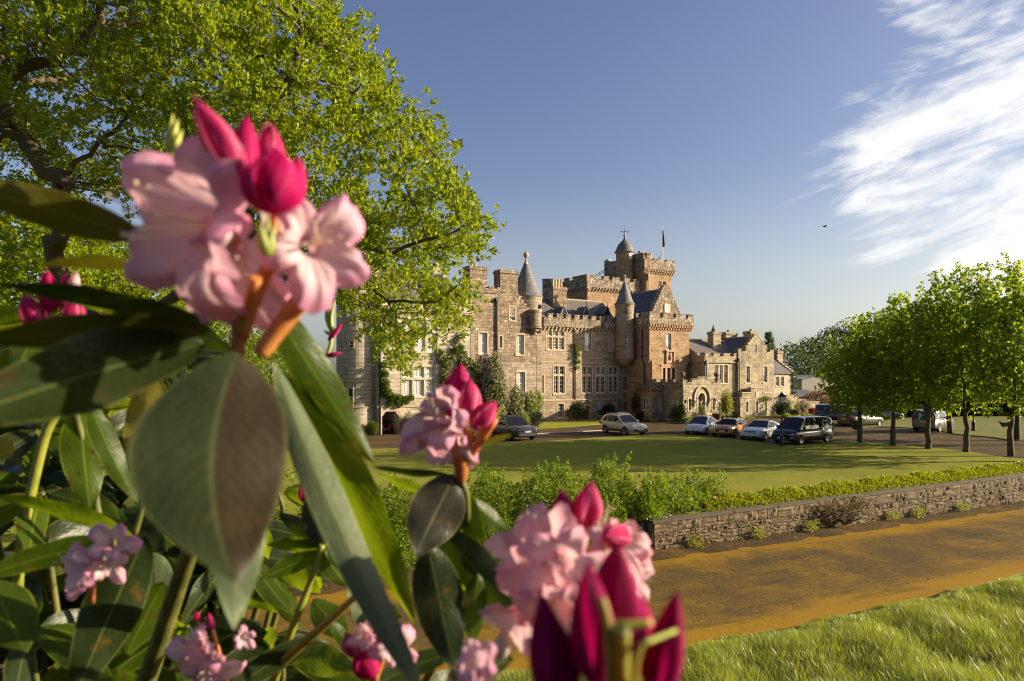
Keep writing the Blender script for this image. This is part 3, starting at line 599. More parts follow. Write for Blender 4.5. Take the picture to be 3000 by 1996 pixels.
def chimney(pl, s0, s1, z0, z1, o0, o1, mat='brownl', pots=(), ph=0.35, name='chimney'):
    mb = MB(); slab(mb, pl, s0, s1, z0, z1 - .34, o0, o1); slab(mb, pl, s0 - .09, s1 + .09, z1 - .338, z1 - .16, o0 - .09, o1 + .09); slab(mb, pl, s0 - .02, s1 + .02, z1 - .158, z1, o0 - .02, o1 + .02)
    o = cb(mb, name, M[mat])
    for p in pots:
        k = MB(); c = pl.P(p, z1 + .001, (o0 + o1) / 2); k.lathe(c, [(0, 0), (.15, 0), (.13, ph * .8), (.165, ph * .85), (.165, ph), (.11, ph), (.10, ph - .1), (0, ph - .1)], 12); cb(k, 'chimney_pot', M['clay'], o)
    return o
def pipe(pl, u, v0, v1, off=0.1, jog=None):
    s = pl.s_(u); z0, z1 = pl.z_(u, v0), pl.z_(u, v1); mb = MB()
    pts = [pl.P(s, z0, off), pl.P(s, z1, off)]
    if jog: zj = pl.z_(u, jog[1]); s2 = pl.s_(jog[0]); pts = [pl.P(s, z0, off), pl.P(s, zj + .15, off), pl.P(s2, zj - .15, off), pl.P(s2, z1, off)]
    mb.tube(pts, .07, 8); slab(mb, pl, s - .15, s + .15, z0, z0 + .3, .02, .26); cb(mb, 'drainpipe', M['cast'])
def string(pl, s0, s1, z, name='string_course', mat='dress', h=.16, pr=.09):
    mb = MB(); slab(mb, pl, s0, s1, z - h / 2, z + h / 2, 0.0, pr); cb(mb, name, M[mat])
def gable_roof(pl, s0, s1, ze, zr, o_front, o_ridge, o_back, mat, name='roof', hipR=0.0, hipL=0.0):
    """ridge runs along the plane"""
    mb = MB(); q = pl.P
    mb.face([q(s0, ze, o_front), q(s1, ze, o_front), q(s1 - hipR, zr, o_ridge), q(s0 + hipL, zr, o_ridge)]); mb.face([q(s1, ze, o_back), q(s0, ze, o_back), q(s0 + hipL, zr, o_ridge), q(s1 - hipR, zr, o_ridge)])
    mb.face([q(s1, ze, o_front), q(s1, ze, o_back), q(s1 - hipR, zr, o_ridge)]); mb.face([q(s0, ze, o_back), q(s0, ze, o_front), q(s0 + hipL, zr, o_ridge)])
    o = cb(mb, name, M[mat]); r = MB(); r.tube([q(s0 + hipL, zr + .02, o_ridge), q(s1 - hipR, zr + .02, o_ridge)], .13, 6); cb(r, 'ridge', M['dress'], o); return o
def cross_roof(pl, sL, sR, ze, zr, off, depth, mat, name='roof'):
    """ridge runs back from the plane, gable faces the plane"""
    mb = MB(); q = pl.P; sm = (sL + sR) / 2
    mb.face([q(sL, ze, off - depth), q(sL, ze, off), q(sm, zr, off), q(sm, zr, off - depth)]); mb.face([q(sR, ze, off), q(sR, ze, off - depth), q(sm, zr, off - depth), q(sm, zr, off)])
    o = cb(mb, name, M[mat]); r = MB(); r.tube([q(sm, zr + .02, off), q(sm, zr + .02, off - depth)], .12, 6); cb(r, 'ridge', M['lead'], o); return o
def crow_gable(pl, sL, sR, z0, zt, n, o0, o1, mat, cap=0.5, name='gable', holes=None):
    """stepped gable: feet at sL, sR on level z0, flat cap of width cap at zt"""
    sm = (sL + sR) / 2; L = []; dw = ((sR - sL) - cap) / 2 / n; dh = (zt - z0) / (n + 0.0)
    pts = [(sL, z0)]
    for i in range(n): pts += [(sL + dw * i, z0 + dh * (i + 1)), (sL + dw * (i + 1), z0 + dh * (i + 1))]
    R_ = [(sL + sR - a, z) for a, z in pts]; poly_ = [(sR, z0)] + R_[1:][::1]
    out_ = [(a, z) for a, z in pts] ; full = [(sL, z0), (sR, z0)] + [p for p in R_[1:]] + [p for p in pts[1:]][::-1]
    mb = MB(); extr(mb, pl, full, o0, o1); o = cb(mb, name, M[mat])
    c = MB()
    for i in range(n):
        z = z0 + dh * (i + 1)
        slab(c, pl, sL + dw * i - .06, sL + dw * (i + 1), z + .002, z + .07, o0 - .05, o1 + .05); slab(c, pl, sL + sR - (sL + dw * (i + 1)), sL + sR - (sL + dw * i - .06), z + .002, z + .07, o0 - .05, o1 + .05)
    cb(c, 'crow_steps', M['dress'], o); return o
def round_turret(c, r, z0, z1, zc, mat, tap=None, seg=28, fin=0.5, cone='slatec', name='turret', flare=0.14, ball=True, body_mat=None):
    mb = MB(); pr = []
    if tap is not None: pr += [(0.12, tap), (0.25 * r, tap + .05)] + [(r * (0.30 + 0.70 * (k / 4) ** 0.8), tap + (z0 - tap) * k / 4) for k in range(0, 4)] + [(r * 1.07, z0 - .12), (r * 1.07, z0)]
    pr += [(r, z0 + .001), (r, z1 - .3), (r * 1.03, z1 - .28), (r * 1.06, z1)]
    mb.lathe((c[0], c[1], 0), pr, seg); o = cb(mb, name, M[mat])
    k = MB(); H_ = zc - z1
    k.lathe((c[0], c[1], z1), [(0, -.02), (r + flare, -.02), (r + flare, .02), (r * .93, H_ * .10), (r * .64, H_ * .38), (r * .34, H_ * .68), (r * .10, H_ * .92)], seg); cb(k, 'cone_roof', M[cone], o)
    f = MB(); f.lathe((c[0], c[1], z1), [(r * .16, H_ * .87), (r * .07, H_ * .96), (.10, H_), (.05, H_ + .12)], 12)
    if ball: f.ball((c[0], c[1], zc + .12 + fin * .4), fin * .36, 10, sz=1.15)
    cb(f, 'finial', M['dress'], o); return o
Z0 = -0.05
# ---------------- left wing and gable block (plane A)
sA = lambda u: pA.s_(u); zA = lambda u, v: pA.z_(u, v)
hA = [window(pA, 1183, 937, 1281, 1029, 3, 971.6, (3, 4), 'full', 'cream', .16, .2),
      window(pA, 1180, 1075, 1276, 1161, 3, 1110, (3, 4), 'full', 'cream', .16, .2)]
zt_w = zA(1262, 905); wS0, wS1 = sA(1105), sA(1380)
a0, a1 = sA(1118.6), sA(1169); az = zA(1140, 1206); hA.append((a0, a1, Z0, az, 3.2))
mb = MB(); wallface(mb, pA, wS0, wS1, Z0, zt_w, hA); shell(mb, pA, wS0, wS1, Z0, zt_w, 10); 
q = pA.P; mb.face([q(a0, Z0, -3.2), q(a1, Z0, -3.2), q(a1, az, -3.2), q(a0, az, -3.2)]); cb(mb, 'wall', M['tan'])
string(pA, wS0, wS1, zA(1180, 1191)); string(pA, wS0, wS1, zA(1260, 912), 'cornice', 'cream', .3, .22)
parapet(pA, wS0, wS1, zA(1260, 908), zA(1260, 893), zA(1260, 884), even(wS0, wS1, 9), .25, .4, 0.5, mat='tan')
gable_roof(pA, wS0 + .5, wS1, zt_w, zA(1290, 786, ), -.6, -4.6, -9, 'slate')
crow_gable(pA.back(2.6), sA(1290), sA(1352), zt_w, pA.back(2.6).z_(1310, 775), 9, -.5, 0, 'tan', .6)
ar = MB()                                          # stone surround with brackets of the garage opening
slab(ar, pA, a0 - .35, a0, Z0, az + .3, -.05, .06); slab(ar, pA, a1, a1 + .35, Z0, az + .3, -.05, .06); slab(ar, pA, a0, a1, az, az + .3, -.05, .062)
for k in range(3):
    slab(ar, pA, a0, a0 + .3 - .1 * k, az - .12 * (k + 1), az - .12 * k - .002, -.4, .03); slab(ar, pA, a1 - .3 + .1 * k, a1, az - .12 * (k + 1), az - .12 * k - .002, -.4, .03)
cb(ar, 'archway', M['cream'])
# round corner tower
tc_ = at(1047, 1105, 57.6); rt = 1.72; zst = 2.27
mb = MB(); mb.lathe((tc_.x, tc_.y, 0), [(rt + .12, Z0), (rt + .12, zst - .1), (rt + .2, zst), (rt, zst + .1), (rt, 13.4), (rt + .06, 13.5), (rt + .1, 14.0)], 40)
tw = cb(mb, 'tower', M['tan']); k = MB(); k.lathe((tc_.x, tc_.y, 14.0), [(0, -.02), (rt + .3, -.02), (rt + .3, .03), (rt * .9, .55), (rt * .5, 2.3), (rt * .08, 4.1)], 32); cb(k, 'cone_roof', M['slatec'], tw)
def slit(c, r, u, v0, v1, w, parent):
    a = math.atan2(-1, 0) ; Y = c.y - r; X0 = (u - U0) / F * Y; dx = max(-.95, min(.95, (X0 - c.x) / r)); an = -PI / 2 + math.asin(dx)
    p = Plane((c.x + (r + .03) * math.cos(an), c.y + (r + .03) * math.sin(an)), (-math.sin(an), math.cos(an))); z0, z1 = HC + (V0 - v1) / F * Y, HC + (V0 - v0) / F * Y
    s_ = MB(); slab(s_, p, -w / 2 - .1, -w / 2, z0 - .1, z1 + .1, -.15, .03); slab(s_, p, w / 2, w / 2 + .1, z0 - .1, z1 + .1, -.15, .03); slab(s_, p, -w / 2, w / 2, z1, z1 + .1, -.15, .03); slab(s_, p, -w / 2, w / 2, z0 - .1, z0, -.15, .05)
    o = cb(s_, 'window', M['cream']); g_ = MB(); quad(g_, p, -w / 2, w / 2, z0, z1, 0, -.01); slab(g_, p, -w / 2, w / 2, (z0 + z1) / 2 - .03, (z0 + z1) / 2 + .03, -.03, .005, 1); slab(g_, p, -w / 2, -w / 2 + .05, z0, z1, -.03, .006, 1); cb(g_, 'pane', [M['glass'], M['white']], o)
slit(tc_, rt, 1026, 1139, 1190, .34, tw); slit(tc_, rt, 1099, 1076, 1126, .3, tw); slit(tc_, rt, 1029, 1001, 1017, .3, tw); slit(tc_, rt, 1095, 1217, 1232, .25, tw); slit(tc_, rt, 1028, 850, 868, .3, tw)
pipe(pA, 1112.5, 880, 1274)
chimney(pA.back(3.5), pA.s_(1011) - 1, pA.s_(1028) + .6, 12, 17.6, -1, 0, 'tan')
# gable block: bay with parapet, then gable with chimney
g0, g1, g2_ = wS1, sA(1456), sA(1587)
hG = [window(pA, 1403, 975, 1427, 1036, 1, None, (3, 4), 'full'), window(pA, 1410, 1092, 1428, 1158, 1, None, (3, 4), 'full')]
zg1 = zA(1440, 845)
mb = MB(); wallface(mb, pA, g0, g1, Z0, zg1, hG); shell(mb, pA, g0, g1, Z0, zg1, 10); cb(mb, 'wall', M['brownl'])
hH = [window(pA, 1463.5, 985, 1471, 1019, 1, None, (1, 2)), window(pA, 1513.5, 981, 1534.5, 1039, 1, None, (3, 4), .98), window(pA, 1493.5, 901, 1508.5, 938, 1, None, (3, 4), .6), window(pA, 1515, 1090, 1538, 1158, 1, None, (3, 4), 'full', 'cream')]
zg2 = zA(1530, 930); zmid = zA(1520, 1062)
lo = [h for h in hH if h[3] < zmid + .5]; hi = [h for h in hH if h not in lo]
mb = MB(); wallface(mb, pA, g1, g2_, Z0, zmid, lo); shell(mb, pA, g1, g2_, Z0, zmid, 14, 0, False); cb(mb, 'wall', M['mid'])
mb = MB(); wallface(mb, pA, g1, g2_, zmid, zg2, hi); shell(mb, pA, g1, g2_, zmid, zg2, 14); cb(mb, 'wall', M['brownl'])
mb = MB(); slab(mb, pA, g2_ - .62, g2_ + .02, zmid - 5, zmid + 2.5, -.4, .02); slab(mb, pA, g0 - .06, g0 + .35, Z0, zg1, -.4, .018); cb(mb, 'quoins', M['mid'])
# stepped top of the gable, drawn in plane coordinates
stp = [(1457, 930), (1587, 930), (1587, 925), (1549, 925), (1549, 905), (1541, 905), (1541, 893), (1533, 893), (1533, 882), (1526, 882), (1526, 870), (1519, 870), (1519, 858), (1465, 858), (1465, 846), (1457, 846)]
mb = MB(); extr(mb, pA, [(sA(u), zA(u, v) + .002) for u, v in stp], -.7, 0); go = cb(mb, 'gable', M['brownl'])
c = MB()
for ua, ub, v in ((1519, 1526, 870), (1526, 1533, 882), (1533, 1541, 893), (1541, 1549, 905), (1457, 1465, 846)):
    slab(c, pA, sA(ua) - .03, sA(ub) + .03, zA(ua, v), zA(ua, v) + .1, -.76, .06)
cb(c, 'crow_steps', M['dress'], go)
chimney(pA, sA(1466), sA(1517), zA(1490, 858), zA(1490, 791), -1.15, 0.0, 'brownl')
chimney(pA, sA(1380.5), sA(1431.5), zg1, zA(1405, 779), -1.5, -.25, 'brownl', (sA(1394), sA(1407)))
mb = MB()
for ua, ub, v in ((1433, 1449, 839), (1459, 1475, 842)): slab(mb, pA, sA(ua), sA(ub), zA(ua, 846), zA(ua, v), -.5, .03)
slab(mb, pA, g0, g1, zA(1440, 860), zA(1440, 856), 0, .07); cb(mb, 'parapet', M['lich'])
gable_roof(pA, g0 + .2, g2_ - .5, zg2, zA(1480, 835), -1.3, -5, -10, 'slate')
pipe(pA, 1454, 884, 1180)
string(pA, wS1, g2_, zA(1500, 1190))
# big corner turret with cone, little half round bartizan below
tg = pA.back(1.45).P(pA.back(1.45).s_(1541), 0); Yg = tg.y
round_turret((tg.x, tg.y), 1.52, HC + (1105 - 950) / F * Yg, HC + (1105 - 872) / F * Yg, HC + (1105 - 760) / F * Yg, 'mid', None, 32, .75)
mb = MB(); tb = pA.P(sA(1563), 0, -.05); zz = lambda v: HC + (V0 - v) / F * 65.0
mb.lathe((tb.x, tb.y, 0), [(.15, zz(981)), (.3, zz(979)), (.36, zz(974)), (.55, zz(971)), (.58, zz(966)), (.82, zz(963)), (.82, zz(958)), (.74, zz(957)), (.74, zz(918)), (.82, zz(917)), (.82, zz(913)), (.5, zz(908)), (0, zz(905))], 24); cb(mb, 'bartizan', M['brownl'])
mb = MB(); sl = pA.back(.85); 
for (u, va, vb) in ((1582.5, 892, 904), (1581.5, 915, 923), (1580, 962, 975)): slab(mb, pA, sA(u) - .1, sA(u) + .1, zz(vb), zz(va), -.4, .12)
cb(mb, 'loophole', M['dark'])
# ---------------- centre range (plane B)
sB = lambda u: pB.s_(u); zB = lambda u, v: pB.z_(u, v)
hB = [window(pB, 1603, 967, 1653, 1024, 3, 987, (2, 4)), window(pB, 1714, 974, 1731, 1026, 1, None, (2, 4), .72), window(pB, 1784.5, 978, 1800, 1029, 1, None, (2, 4), .97),
      window(pB, 1623, 1073.5, 1654, 1153, 2, 1100, (2, 4), None), window(pB, 1705.5, 1075, 1734, 1151, 2, 1101, (2, 4)), window(pB, 1745.5, 1075, 1773.5, 1150.5, 2, 1101, (2, 4)), window(pB, 1784.5, 1075, 1811, 1150, 2, 1101, (2, 4)),
      window(pB, 1826, 1103, 1840, 1146, 1, None, (2, 3)), window(pB, 1635.5, 1183, 1651.5, 1225, 1, None, (3, 4), None, 'dress'), window(pB, 1751, 1180, 1766.5, 1219, 1, None, (2, 4), .5), window(pB, 1792, 1179, 1805, 1211, 1, None, (2, 4), .5),
      window(pB, 1827, 1179, 1840, 1203, 1, None, (2, 2)), window(pB, 1583, 1100, 1593, 1151, 1, None, (2, 5))]
d0_, d1_ = sB(1712.5), sB(1727.5); dzt = zB(1720, 1190); hB.append((d0_, d1_, 0.0, dzt, .35))
b0, b1 = -3.0, sB(1846); zs = zB(1700, 958.5)
mb = MB(); wallface(mb, pB, b0, b1, Z0, zs, hB); shell(mb, pB, b0, b1, Z0, zs, 9); cb(mb, 'wall', M['mid'])
mb = MB(); quad(mb, pB, d0_, d1_, 0, dzt - .35, 0, -.3); o = cb(mb, 'door', M['wood']); k = MB(); slab(k, pB, d0_ - .18, d0_, 0, dzt + .2, -.05, .03); slab(k, pB, d1_, d1_ + .18, 0, dzt + .2, -.05, .03); slab(k, pB, d0_, d1_, dzt, dzt + .2, -.05, .032); quad(k, pB, d0_, d1_, dzt - .33, dzt, 1, -.3); cb(k, 'door_frame', [M['dressp'], M['glass']], o)
k = MB(); k.ball(pB.P(sB(1725.5), zB(1725, 1175), .25), .11, 8); slab(k, pB, sB(1725.5) - .03, sB(1725.5) + .03, zB(1725, 1173), zB(1725, 1173) + .1, 0, .25); cb(k, 'wall_lamp', M['lamp'])
string(pB, b0, b1, zB(1700, 1171)); string(pB, b0, b1, zB(1700, 1062), 'string_course', 'dress', .09, .03)
parapet(pB, sB(1588), sB(1822), zs, zB(1700, 938), zB(1700, 924.5), even(sB(1600), sB(1812), 9, .56), .34, .4, .5)
ze = zs - .3
rb = gable_roof(pB, -1.5, sB(1835), ze, pB.back(4).z_(1740, 884), -.3, -4.2, -8.6, 'slate')
for u in (1652, 1718, 1779):
    pd = pB.back(1.0); s_ = pd.s_(u); z0_, z1_ = pd.z_(u, 922), pd.z_(u, 898); m_ = MB(); w_ = .5
    extr(m_, pd, [(s_ - w_, z0_), (s_ + w_, z0_), (s_, z1_)], -1.6, 0); o = cb(m_, 'roof_vent', M['slateb']); k = MB(); k.face([pd.P(s_ - w_ * .55, z0_ + .06, .012), pd.P(s_ + w_ * .55, z0_ + .06, .012), pd.P(s_, z1_ - .28, .012)]); k.tube([pd.P(s_, z1_, 0), pd.P(s_, z1_ + .55, 0)], .03, 5); k2 = MB()
    for a in (-1, 1): k2.tube([pd.P(s_ + a * (w_ + .04), z0_ + .0, .03), pd.P(s_, z1_ + .05, .03)], .05, 5)
    cb(k, 'louvre', M['dark'], o); cb(k2, 'bargeboard', M['lead'], o)
pc = pB.back(3.0); chimney(pc, pc.s_(1621), pc.s_(1661), pc.z_(1640, 900), pc.z_(1640, 841), -1.2, 0, 'brown', [pc.s_(u) for u in (1629, 1637, 1645, 1653)], .95)
pipe(pB, 1683.5, 972, 1171); 
# ---------------- gabled tower
zts = pT.z_(1930, 948); ztc = pT.z_(1930, 931); ztt = pT.z_(1930, 916.5); sT1 = pT.s_(2019.5); ztc0 = pT.z_(1930, 1057)
hT = [window(pT, 1951.5, 977, 1966.5, 1026, 1, None, (2, 4), .72, 'dressp'), window(pT, 1941, 1078, 1977, 1121, 3, None, (1, 1), None, 'dressp', .22, .22, True, leaded=True)]
mb = MB(); wallface(mb, pT, 0, sT1, ztc0, zts, [hT[0]]); shell(mb, pT, 0, sT1, ztc0, zts, 8); cb(mb, 'tower', M['pink'])
ch = .42; mb = MB(); wallface(mb, pT, ch, sT1 - ch, Z0, ztc0, [hT[1]]); q = pT.P
mb.face([q(0, Z0, -ch), q(ch, Z0), q(ch, ztc0 - .5), q(0, ztc0 - .5, -ch)]); mb.face([q(0, ztc0 - .5, -ch), q(ch, ztc0 - .5), q(ch, ztc0), q(0, ztc0)]); mb.face([q(0, ztc0 - .5, -ch), q(0, ztc0), q(0, ztc0, -ch)])
mb.face([q(0, Z0, -8), q(0, Z0, -ch), q(0, ztc0, -ch), q(0, ztc0, -8)]); mb.face([q(sT1 - ch, Z0), q(sT1, Z0, -ch), q(sT1, ztc0 - .5, -ch), q(sT1 - ch, ztc0 - .5)]); mb.face([q(sT1 - ch, ztc0 - .5), q(sT1, ztc0 - .5, -ch), q(sT1, ztc0), q(sT1 - ch, ztc0)])
mb.face([q(sT1, Z0, -ch), q(sT1, Z0, -8), q(sT1, ztc0, -8), q(sT1, ztc0, -ch)]); cb(mb, 'tower', M['pink'])
ml = [(pT.s_(a), pT.s_(b)) for a, b in ((1902, 1924), (1936, 1961), (1974, 1997), (2010, 2031))]; ml[0] = (-.33, ml[0][1]); ml[-1] = (ml[-1][0], sT1 + .33)
parapet(pT, -.34, sT1 + .34, zts, ztc, ztt, ml, .36, .42, .42, pT.z_(1930, 966))
lTl = 3.64
class PL(Plane):
    pass
pL = Plane((13.4, 79.6), CN); pL.n = (-CD[0], -CD[1])
def slabL(mb, a, b, c, d, o0, o1): slab(mb, pL, a, b, c, d, o0, o1)
parapet(pL, 0.6, lTl + .32, zts + .003, ztc + .003, ztt + .003, [(1.0, 1.9), (2.7, lTl + .30)], .355, .42, .42, pT.z_(1930, 966))
mb = MB(); zcr = [(pT.z_(1960, 1067), 1948, 1977, .14), ]
pz0, pz1 = pT.z_(1962, 1066), pT.z_(1962, 1031); s0, s1 = pT.s_(1950), pT.s_(1975)      # carved heraldic panel in its frame
slab(mb, pT, s0, s0 + .18, pz0, pz1, 0, .16); slab(mb, pT, s1 - .18, s1, pz0, pz1, 0, .16); slab(mb, pT, s0 - .08, s1 + .08, pz1, pz1 + .18, 0, .24); slab(mb, pT, s0 + .18, s1 - .18, pz0, pz1 - .02, 0, .04)
sm_ = (s0 + s1) / 2; zm_ = (pz0 + pz1) / 2; mb.lathe(pT.P(sm_, zm_ - .35, .02), [(0, 0), (.2, .15), (.26, .35), (.24, .55), (.1, .66), (0, .7)], 10); mb.ball(pT.P(sm_, zm_ + .42, .03), .13, 8); slab(mb, pT, sm_ - .34, sm_ + .34, zm_ - .62, zm_ - .5, .03, .09)
cb(mb, 'carved_panel', M['dressp'])
pipe(pL, 1883, 958, 1131, .09, (1889, 1061)); mb = MB(); slab(mb, pL, .2, lTl - .02, pT.z_(1930, 1060), pT.z_(1930, 1056), 0, .05); cb(mb, 'string_course', M['dressp'])
pg = pT.back(1.0); gl_, gr_ = pg.s_(1906), pg.s_(1998); gz0 = pg.z_(1950, 918); gzt = pg.z_(1952, 838)
crow_gable(pg, gl_, gr_, gz0 - .6, gzt, 12, -.55, 0, 'lich', .55); mb = MB(); wallface(mb, pg.back(-.01), gl_, gr_, zts - .2, gz0 - .6); cb(mb, 'wall', M['lich'])
h = window(pg, 1948.5, 893, 1962, 915, 1, None, (2, 2), 'full', 'dressp', .13, .1, off=.04, deep=.03)
f = MB(); f.ball(pg.P((gl_ + gr_) / 2, gzt + .3, -.25), .26, 10); f.lathe(pg.P((gl_ + gr_) / 2, gzt, -.25), [(.28, 0), (.1, .15)], 10); cb(f, 'finial', M['lich'])
cross_roof(pg, gl_ + .35, gr_ - .35, gz0 - .8, gzt - .35, -.5, 6.6, 'slateb')
# small pepperpot turret in the angle
Ys = 78.3; zs_ = lambda v: HC + (V0 - v) / F * Ys; cs = at(1830, 1105, Ys)
round_turret((cs.x, cs.y), 1.06, zs_(1049), zs_(893), zs_(818), 'mid', zs_(1071), 24, .5)
mb = MB(); ps = Plane((cs.x, cs.y - 1.05), (1, 0)); 
for v0_, v1_ in ((984, 1010), (905, 924)): slab(mb, ps, -.12, .06, zs_(v1_), zs_(v0_), -.2, .02)
o = cb(mb, 'loophole', M['glass']); k = MB()
for v0_, v1_ in ((984, 1010),): slab(k, ps, .065, .12, zs_(v1_ + 1), zs_(v0_ - 1), -.2, .03); slab(k, ps, -.12, .06, zs_(998), zs_(996.5), -.1, .04)
cb(k, 'sash', M['white'], o)
# ---------------- great keep behind
pK = Plane((9.5, 86.0)); pKl = Plane((4.67, 93.4), CN); pKl.n = (-CD[0], -CD[1]); lK = 8.86
kzs, kzc, kzt = pK.z_(1725, 839), pK.z_(1725, 817), pK.z_(1725, 806)
mb = MB(); wallface(mb, pK, 0, 11, 8, kzs); shell(mb, pK, 0, 11, 8, kzs, lK); cb(mb, 'keep', M['pink'])
parapet(pK, -.4, 10, kzs, kzc, kzt, [(-.39, 1.4), (2.3, 3.2), (3.8, 5.0), (5.8, 6.8), (7.6, 8.6)], .42, .45, .5, pK.z_(1725, 851))
parapet(pKl, 0, lK + .4, kzs + .003, kzc + .003, kzt + .003, [(.2, 1.6), (2.6, 3.8), (4.6, 5.7), (6.4, lK + .38)], .415, .45, .5, pK.z_(1725, 851))
cx = at(1605, 1105, 92.6); zk = lambda v: HC + (V0 - v) / F * 92.6
mb = MB(); mb.lathe((cx.x, cx.y, 0), [(.1, zk(880)), (.3, zk(874)), (.7, zk(868)), (.78, zk(862)), (.74, zk(860)), (.74, zk(822)), (.8, zk(821)), (.8, zk(819)), (0, zk(819))], 18); cb(mb, 'bartizan', M['lich'])
pU = Plane((17.4, 90.0)); pUl = Plane((13.3, 96.3), CN); pUl.n = (-CD[0], -CD[1]); lU = 7.5; sU = 5.1
uzs, uzc, uzt = pU.z_(1925, 790), pU.z_(1940, 768.5), pU.z_(1940, 762)
hU = [window(pU, 1931, 824, 1938, 840, 1, None, (2, 2), None, 'dressp', .12, .1)]
mb = MB(); wallface(mb, pU, 0, sU, 12, uzs, hU); shell(mb, pU, 0, sU, 12, uzs, lU); cb(mb, 'keep', M['pink'])
parapet(pU, -.3, sU + .3, uzs, uzc, uzt, [(1.5, pU.s_(1936)), (pU.s_(1948), sU + .28)], .38, .42, .45, pU.z_(1925, 803))
parapet(pUl, 0, lU + .3, uzs + .003, uzc + .5, uzt + .6, [(.0, 1.2), (3.4, 4.6), (5.3, lU + .28)], .375, .42, .45, pU.z_(1925, 803))
mb = MB(); cu = pU.P(.55, 0, -.30); Yu = 90.3; zu = lambda v: HC + (V0 - v) / F * Yu
mb.lathe((cu.x, cu.y, 0), [(.60, zu(960)), (.60, zu(797)), (.66, zu(795)), (.66, zu(791)), (.74, zu(788)), (.74, zu(783)), (.80, zu(782)), (.80, zu(748)), (.86, zu(747)), (.86, zu(743)), (.62, zu(743)), (.62, zu(747)), (0, zu(747))], 8); cb(mb, 'bartizan', M['pink'])
mb = MB(); pq = Plane((cu.x + .16, cu.y - .58), (1, .3)); slab(mb, pq, -.05, .07, zu(823), zu(803), -.1, .03); cb(mb, 'loophole', M['dark'])
# stair turret with ogee dome and weathervane
cd_ = at(1830, 1105, 91.4); zd = lambda v: HC + (V0 - v) / F * 91.4; mb = MB()
mb.lathe((cd_.x, cd_.y, 0), [(1.15, zd(900)), (1.15, zd(796)), (1.24, zd(795)), (1.24, zd(791)), (1.15, zd(790)), (1.15, zd(746)), (1.22, zd(743)), (1.3, zd(739))], 24); to = cb(mb, 'stair_turret', M['pink'])
k = MB(); k.lathe((cd_.x, cd_.y, 0), [(1.36, zd(741)), (1.36, zd(739.5)), (1.18, zd(734)), (1.08, zd(727)), (.88, zd(718)), (.58, zd(710.5)), (.3, zd(705)), (.16, zd(700)), (.09, zd(693))], 24); cb(k, 'dome', M['slatec'], to)
k = MB(); k.ball((cd_.x, cd_.y, zd(690.5)), .19, 10); k.lathe((cd_.x, cd_.y, 0), [(.12, zd(696)), (.07, zd(688))], 8); cb(k, 'finial', M['dress'], to)
k = MB(); k.tube([(cd_.x, cd_.y, zd(689)), (cd_.x, cd_.y, zd(663))], [.05, .02], 6); zv = zd(679.5)
for s in (-1, 1): k.tube([(cd_.x, cd_.y, zv), (cd_.x + .5 * s, cd_.y + .1 * s, zv)], .03, 5); k.ball((cd_.x + .5 * s, cd_.y + .1 * s, zv), .09, 6); k.tube([(cd_.x, cd_.y, zv), (cd_.x - .1 * s, cd_.y + .5 * s, zv)], .03, 5)
cb(k, 'weathervane', M['cast'], to)
mb = MB(); pq = Plane((cd_.x + .62, cd_.y - .98), (.85, .53)); slab(mb, pq, -.28, .28, zd(762), zd(748), -.06, .04); cb(mb, 'window', M['white'])
# flagpole with limp flag, gargoyle, aerials on the keep
fp = at(1941, 1105, 92.2); zf = lambda v: HC + (V0 - v) / F * 92.2
k = MB(); k.tube([(fp.x, fp.y, zf(776)), (fp.x, fp.y, zf(665))], [.09, .05], 8); k.ball((fp.x, fp.y, zf(665)), .09, 8); po = cb(k, 'flagpole', M['white'])
k = MB(); pts = []
for i in range(9):
    t = i / 8; z = zf(675 + t * 49); wd = .06 + .36 * t ** .9 * (1 - .5 * max(0, t - .85) / .15); pts.append((z, wd))
for (za_, wa), (zb_, wb) in zip(pts[:-1], pts[1:]):
    for side in (0.0, .05):
        k.face([(fp.x + .04, fp.y + side, za_), (fp.x + .04, fp.y + side, zb_), (fp.x + .04 + wb * .6, fp.y - .10 + side, zb_), (fp.x + .04 + wa * .6, fp.y - .10 + side, za_)], 0, None, True); k.face([(fp.x + .04 + wa * .6, fp.y - .1 + side, za_), (fp.x + .04 + wb * .6, fp.y - .1 + side, zb_), (fp.x + .04 + wb, fp.y + .06 + side, zb_), (fp.x + .04 + wa, fp.y + .06 + side, za_)], 0, None, True)
cb(k, 'flag', simple('navy_flag_cloth', (0.02, 0.02, 0.04), .8), po)
k = MB(); bx_ = at(1935.5, 1105, 92.0); k.tube([(bx_.x + .25, bx_.y, zf(774)), (bx_.x + .1, bx_.y, zf(766)), (bx_.x - .12, bx_.y, zf(760)), (bx_.x - .16, bx_.y, zf(754)), (bx_.x - .02, bx_.y, zf(749))], [.16, .16, .1, .06, .03], 6); cb(k, 'bracket', M['cast'])
k = MB(); ax_ = at(1787, 1105, 95); zz2 = lambda v: HC + (V0 - v) / F * 95; k.tube([(ax_.x, ax_.y, zz2(775)), (ax_.x, ax_.y, zz2(760))], .04, 5); k.lathe((ax_.x - .3, ax_.y, zz2(766)), [(0, 0), (.3, .05), (.34, .22), (.34, .24)], 12)
for j in range(5): k.tube([(ax_.x + .12, ax_.y, zz2(766)), (ax_.x + .12 + .28 * math.cos(j * 1.2), ax_.y - .1, zz2(766) + .4 * math.sin(j * 1.2))], .025, 4)
cb(k, 'satellite_dish', M['white'])
k = MB(); A_, B_ = at(1744, 810, 90), at(1776, 791, 93.5)
for o_ in (-.16, .16): k.tube([A_ + Vector((0, 0, o_)), B_ + Vector((0, 0, o_))], .035, 5)
for j in range(9): p_ = A_.lerp(B_, j / 8); k.tube([p_ + Vector((0, 0, -.16)), p_ + Vector((0, 0, .16))], .025, 4)
cb(k, 'walkway_ladder', M['cast'])
